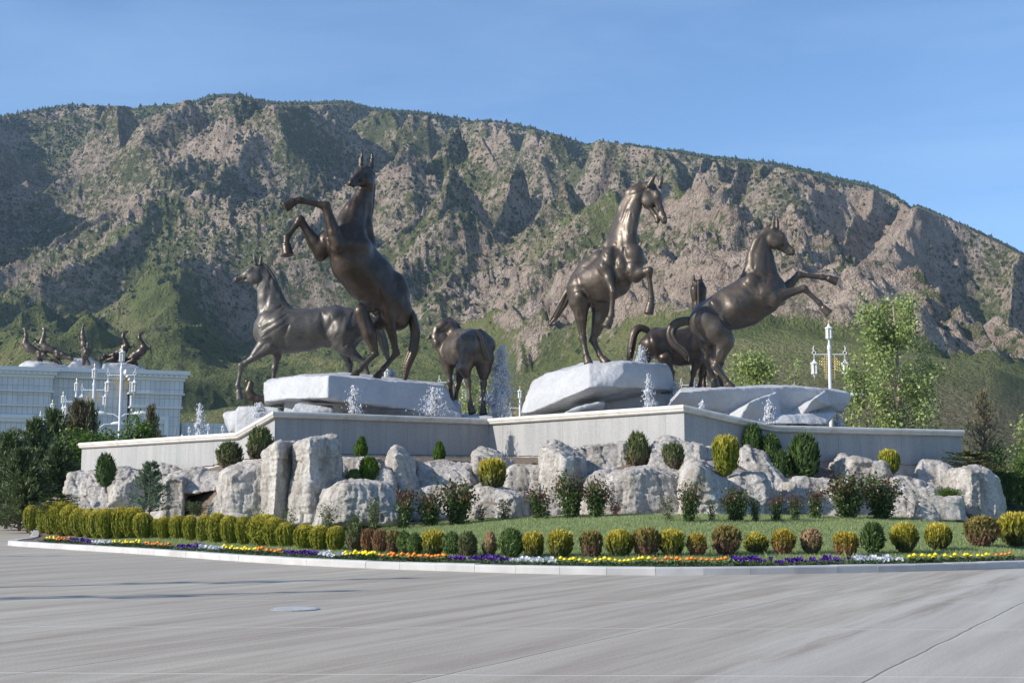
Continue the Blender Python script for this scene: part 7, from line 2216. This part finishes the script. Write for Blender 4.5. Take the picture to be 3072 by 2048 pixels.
roof_horse("second small roof horse from the left, leaping left", [(133, 990), (132, 1006), (128, 1022)], (127, 1033), [(140, 1044), (156, 1049), (168, 1054)], [(170, 1058), (190, 1068), (212, 1073)], [(135, 986), (124, 984)], [[((116, 1038), 0), ((108, 1023), 0), ((98, 1034), 0), ((97, 1040), 0)]])
roof_horse("middle small roof horse rearing towards the viewer", [(248, 985), (248, 1002), (249, 1014)], (250, 1020), [(254, 1036), (256, 1044)], [(254, 1050), (262, 1062), (246, 1068)], [(250, 972), (249, 982)], [[((240, 1030), -4), ((237, 1012), -8), ((240, 1034), -9)], [((262, 1034), -4), ((264, 1028), -9), ((262, 1046), -9)]], r=9)
roof_horse("fourth small roof horse from the left, dark, leaping right behind the lamp post", [(370, 1000), (370, 1012), (376, 1026)], (380, 1038), [(370, 1052), (356, 1058), (344, 1062)], [(340, 1066), (318, 1072), (298, 1078)], [(372, 997), (387, 991)], [[((392, 1042), 0), ((400, 1033), 0), ((405, 1045), 0)]], r=9, D=RD + 5)
roof_horse("rightmost small roof horse, dark, leaping right", [(418, 1003), (419, 1016), (426, 1030)], (432, 1042), [(424, 1055), (408, 1063), (396, 1068)], [(398, 1072), (376, 1080), (358, 1086)], [(419, 1000), (435, 994)], [[((444, 1048), 0), ((451, 1038), 0), ((454, 1059), 0)]], r=10, D=RD + 5)

# ------------------------------------------------------------------ manhole cover
def manhole():
    p = at(885, 1827, 1.0); u = (1024 - 1827) / FPX; t = -CAMH / (ST + u * CT); D = t * (CT - u * ST)
    p = at(885, 1827, D)
    mb = MB(); mb.lathe((0, 0, 0), [(.36, .002), (.36, .012), (.33, .014)], 32)
    r = mb.build("manhole_cover", simple("cast_iron", (.30, .31, .32), .65, metal=0, var=.2, scale=30))
    r.location = (p[0], p[1], 0); tag(r, "round grey-blue manhole cover set in the road", "manhole cover")
    rb = MB()
    for i in range(-6, 7):
        w = math.sqrt(max(0, .32 ** 2 - (i * .05) ** 2))
        rb.box((0, i * .05, .018), (2 * w, .018, .008))
    rb.build("ribs", simple("cast_iron_light", (.46, .47, .47), .6, metal=.1), r)
manhole()

# ------------------------------------------------------------------ water jets
def m_water():
    m, nt, b = mat_new("foaming_water")
    b.inputs['Base Color'].default_value = (.95, .97, 1, 1); b.inputs['Roughness'].default_value = .35
    b.inputs['Specular IOR Level'].default_value = .6
    t = nt.nodes.new("ShaderNodeBsdfTranslucent"); t.inputs[0].default_value = (.95, .97, 1, 1)
    mx = nt.nodes.new("ShaderNodeMixShader"); mx.inputs[0].default_value = .45
    nt.links.new(b.outputs[0], mx.inputs[1]); nt.links.new(t.outputs[0], mx.inputs[2]); nt.links.new(mx.outputs[0], nt.nodes["Material Output"].inputs[0])
    return m
M_WATER = m_water()
def jet(label, x, ytop, ybase, wpx, D, n, drift=0.0, core=.35, size=.016):
    n = int(n * 2.0)
    rg = np.random.default_rng(int(x + ytop))
    b0 = at(x, ybase, D); H = zat(ytop, D) - b0[2]; W_ = wpx / FPX * D
    # droplets: dense core rising, falling skirt
    nc = int(n * core)
    t = rg.uniform(0, 1, nc) ** .9
    rc = W_ * .085 * (.25 + (1 - t) * 1.5) * (1 + .5 * np.sin(t * 17 + x))
    wob_ = W_ * .10 * (np.sin(t * 9 + x) + .7 * np.sin(t * 23 + 2 * x)) * (1.1 - t)
    P1 = np.stack([rg.normal(0, 1, nc) * rc + wob_ + drift * W_ * t, rg.normal(0, 1, nc) * rc, t * H * rg.uniform(.93, 1.0, nc)], 1)
    nf = n - nc
    s = rg.uniform(0, 1, nf); zz = 1 - s ** 1.5
    rr = W_ * .5 * (s ** .7) * np.abs(rg.normal(0, .55, nf))
    a = rg.uniform(0, 6.28, nf)
    P2 = np.stack([rr * np.cos(a) * 1.25 + drift * W_, rr * np.sin(a), np.clip(zz * .95 + rg.normal(0, .09, nf), 0, .98) * H], 1)
    P = np.concatenate([P1, P2]); m = len(P)
    base = np.array([[1, 0, -.3], [-.5, .87, -.3], [-.5, -.87, -.3], [0, 0, 1.6]])
    F = np.array([[0, 2, 1], [0, 1, 3], [1, 2, 3], [2, 0, 3]])
    sz = size * rg.uniform(.3, 1.5, m) ** 1.3 * np.concatenate([np.full(nc, 1.25), np.full(nf, .95)])
    V = base[None] * sz[:, None, None]
    V[:, :, 2] *= np.concatenate([rg.uniform(1.4, 3.0, nc), rg.uniform(1, 2.2, nf)])[:, None]
    P[:, 0] += W_ * .08 * vn3(P * 5.0, 3); P[:, 2] = np.clip(P[:, 2] * (1 + .12 * vn3(np.stack([P[:, 0] * 6, P[:, 1] * 6, 0 * P[:, 2]], 1), 7)), 0, H)
    V[:, :, 0] *= rg.choice([1.0, 1.0, 2.2], m)[:, None]
    ang = rg.uniform(0, 6.28, m); c_, s_ = np.cos(ang)[:, None], np.sin(ang)[:, None]
    Vx = V[:, :, 0] * c_ - V[:, :, 1] * s_; Vy = V[:, :, 0] * s_ + V[:, :, 1] * c_
    V = np.stack([Vx, Vy, V[:, :, 2]], -1) + P[:, None]
    me = np_mesh("water_jet", V.reshape(-1, 3), (F[None] + 4 * np.arange(m)[:, None, None]).reshape(-1, 3))
    me.materials.append(M_WATER)
    o = link_mesh("water_jet", me); o.location = tuple(b0); tag(o, label, "fountain jet", "water jets of the plinth fountain")
jet("pointed water jet alone above the left wing of the wall", 599, 1207, 1305, 36, 64, 1500, core=.55)
jet("short burst of spray before the bright left end of the left rock", 778, 1208, 1252, 62, 57, 700)
jet("burst of spray in front of the middle of the left rock", 1062, 1153, 1240, 50, 54.8, 900)
jet("wide burst of spray at the right end of the left rock", 1304, 1160, 1246, 82, 56.2, 1100, core=.25)
jet("small jet behind the dark rearing horse's tail", 1176, 1108, 1150, 44, 64, 420)
jet("biggest water jet, between the horse seen from behind and the right rock", 1492, 1036, 1252, 92, 62.2, 5200, core=.42, size=.020, drift=.10)
jet("second low jet at the foot of the biggest one", 1503, 1180, 1252, 52, 61.4, 1100)
jet("bluish jet behind the tall horse's rock", 1925, 1034, 1100, 48, 62, 900)
jet("tall jet in front of the right face of the tall white rock", 1948, 1118, 1222, 38, 53.2, 1200, core=.5)
jet("tiny jet at the left end of the right rock", 2107, 1203, 1232, 26, 51.8, 300)
jet("jet in front of the middle of the right rock", 2309, 1198, 1272, 40, 51.0, 900, core=.5)
jet("small jet at the right tip of the right rock", 2514, 1240, 1285, 30, 55.5, 420, core=.5)
jet("faint spray in the gap between the two right rocks", 2026, 1140, 1200, 34, 58, 160, core=.1)

# ------------------------------------------------------------------ air
def haze():
    mb = MB(); mb.box((0, 1400, 0), (7000, 4400, 1.0))
    z0, z1 = -1.2, 1010.0
    mb = MB(); mb.box((0, 1500, (z0 + z1) / 2), (6400, 4300, z1 - z0))
    m = bpy.data.materials.new("air"); m.use_nodes = True; nt = m.node_tree
    for n in list(nt.nodes):
        if n.type == 'BSDF_PRINCIPLED': nt.nodes.remove(n)
    pv = nt.nodes.new("ShaderNodeVolumePrincipled")
    pv.inputs['Color'].default_value = (.55, .76, 1.0, 1); pv.inputs['Density'].default_value = 0.000055; pv.inputs['Anisotropy'].default_value = .0
    nt.links.new(pv.outputs[0], nt.nodes["Material Output"].inputs['Volume'])
    o = mb.build("haze", m); tag(o, kind="stuff")
haze()
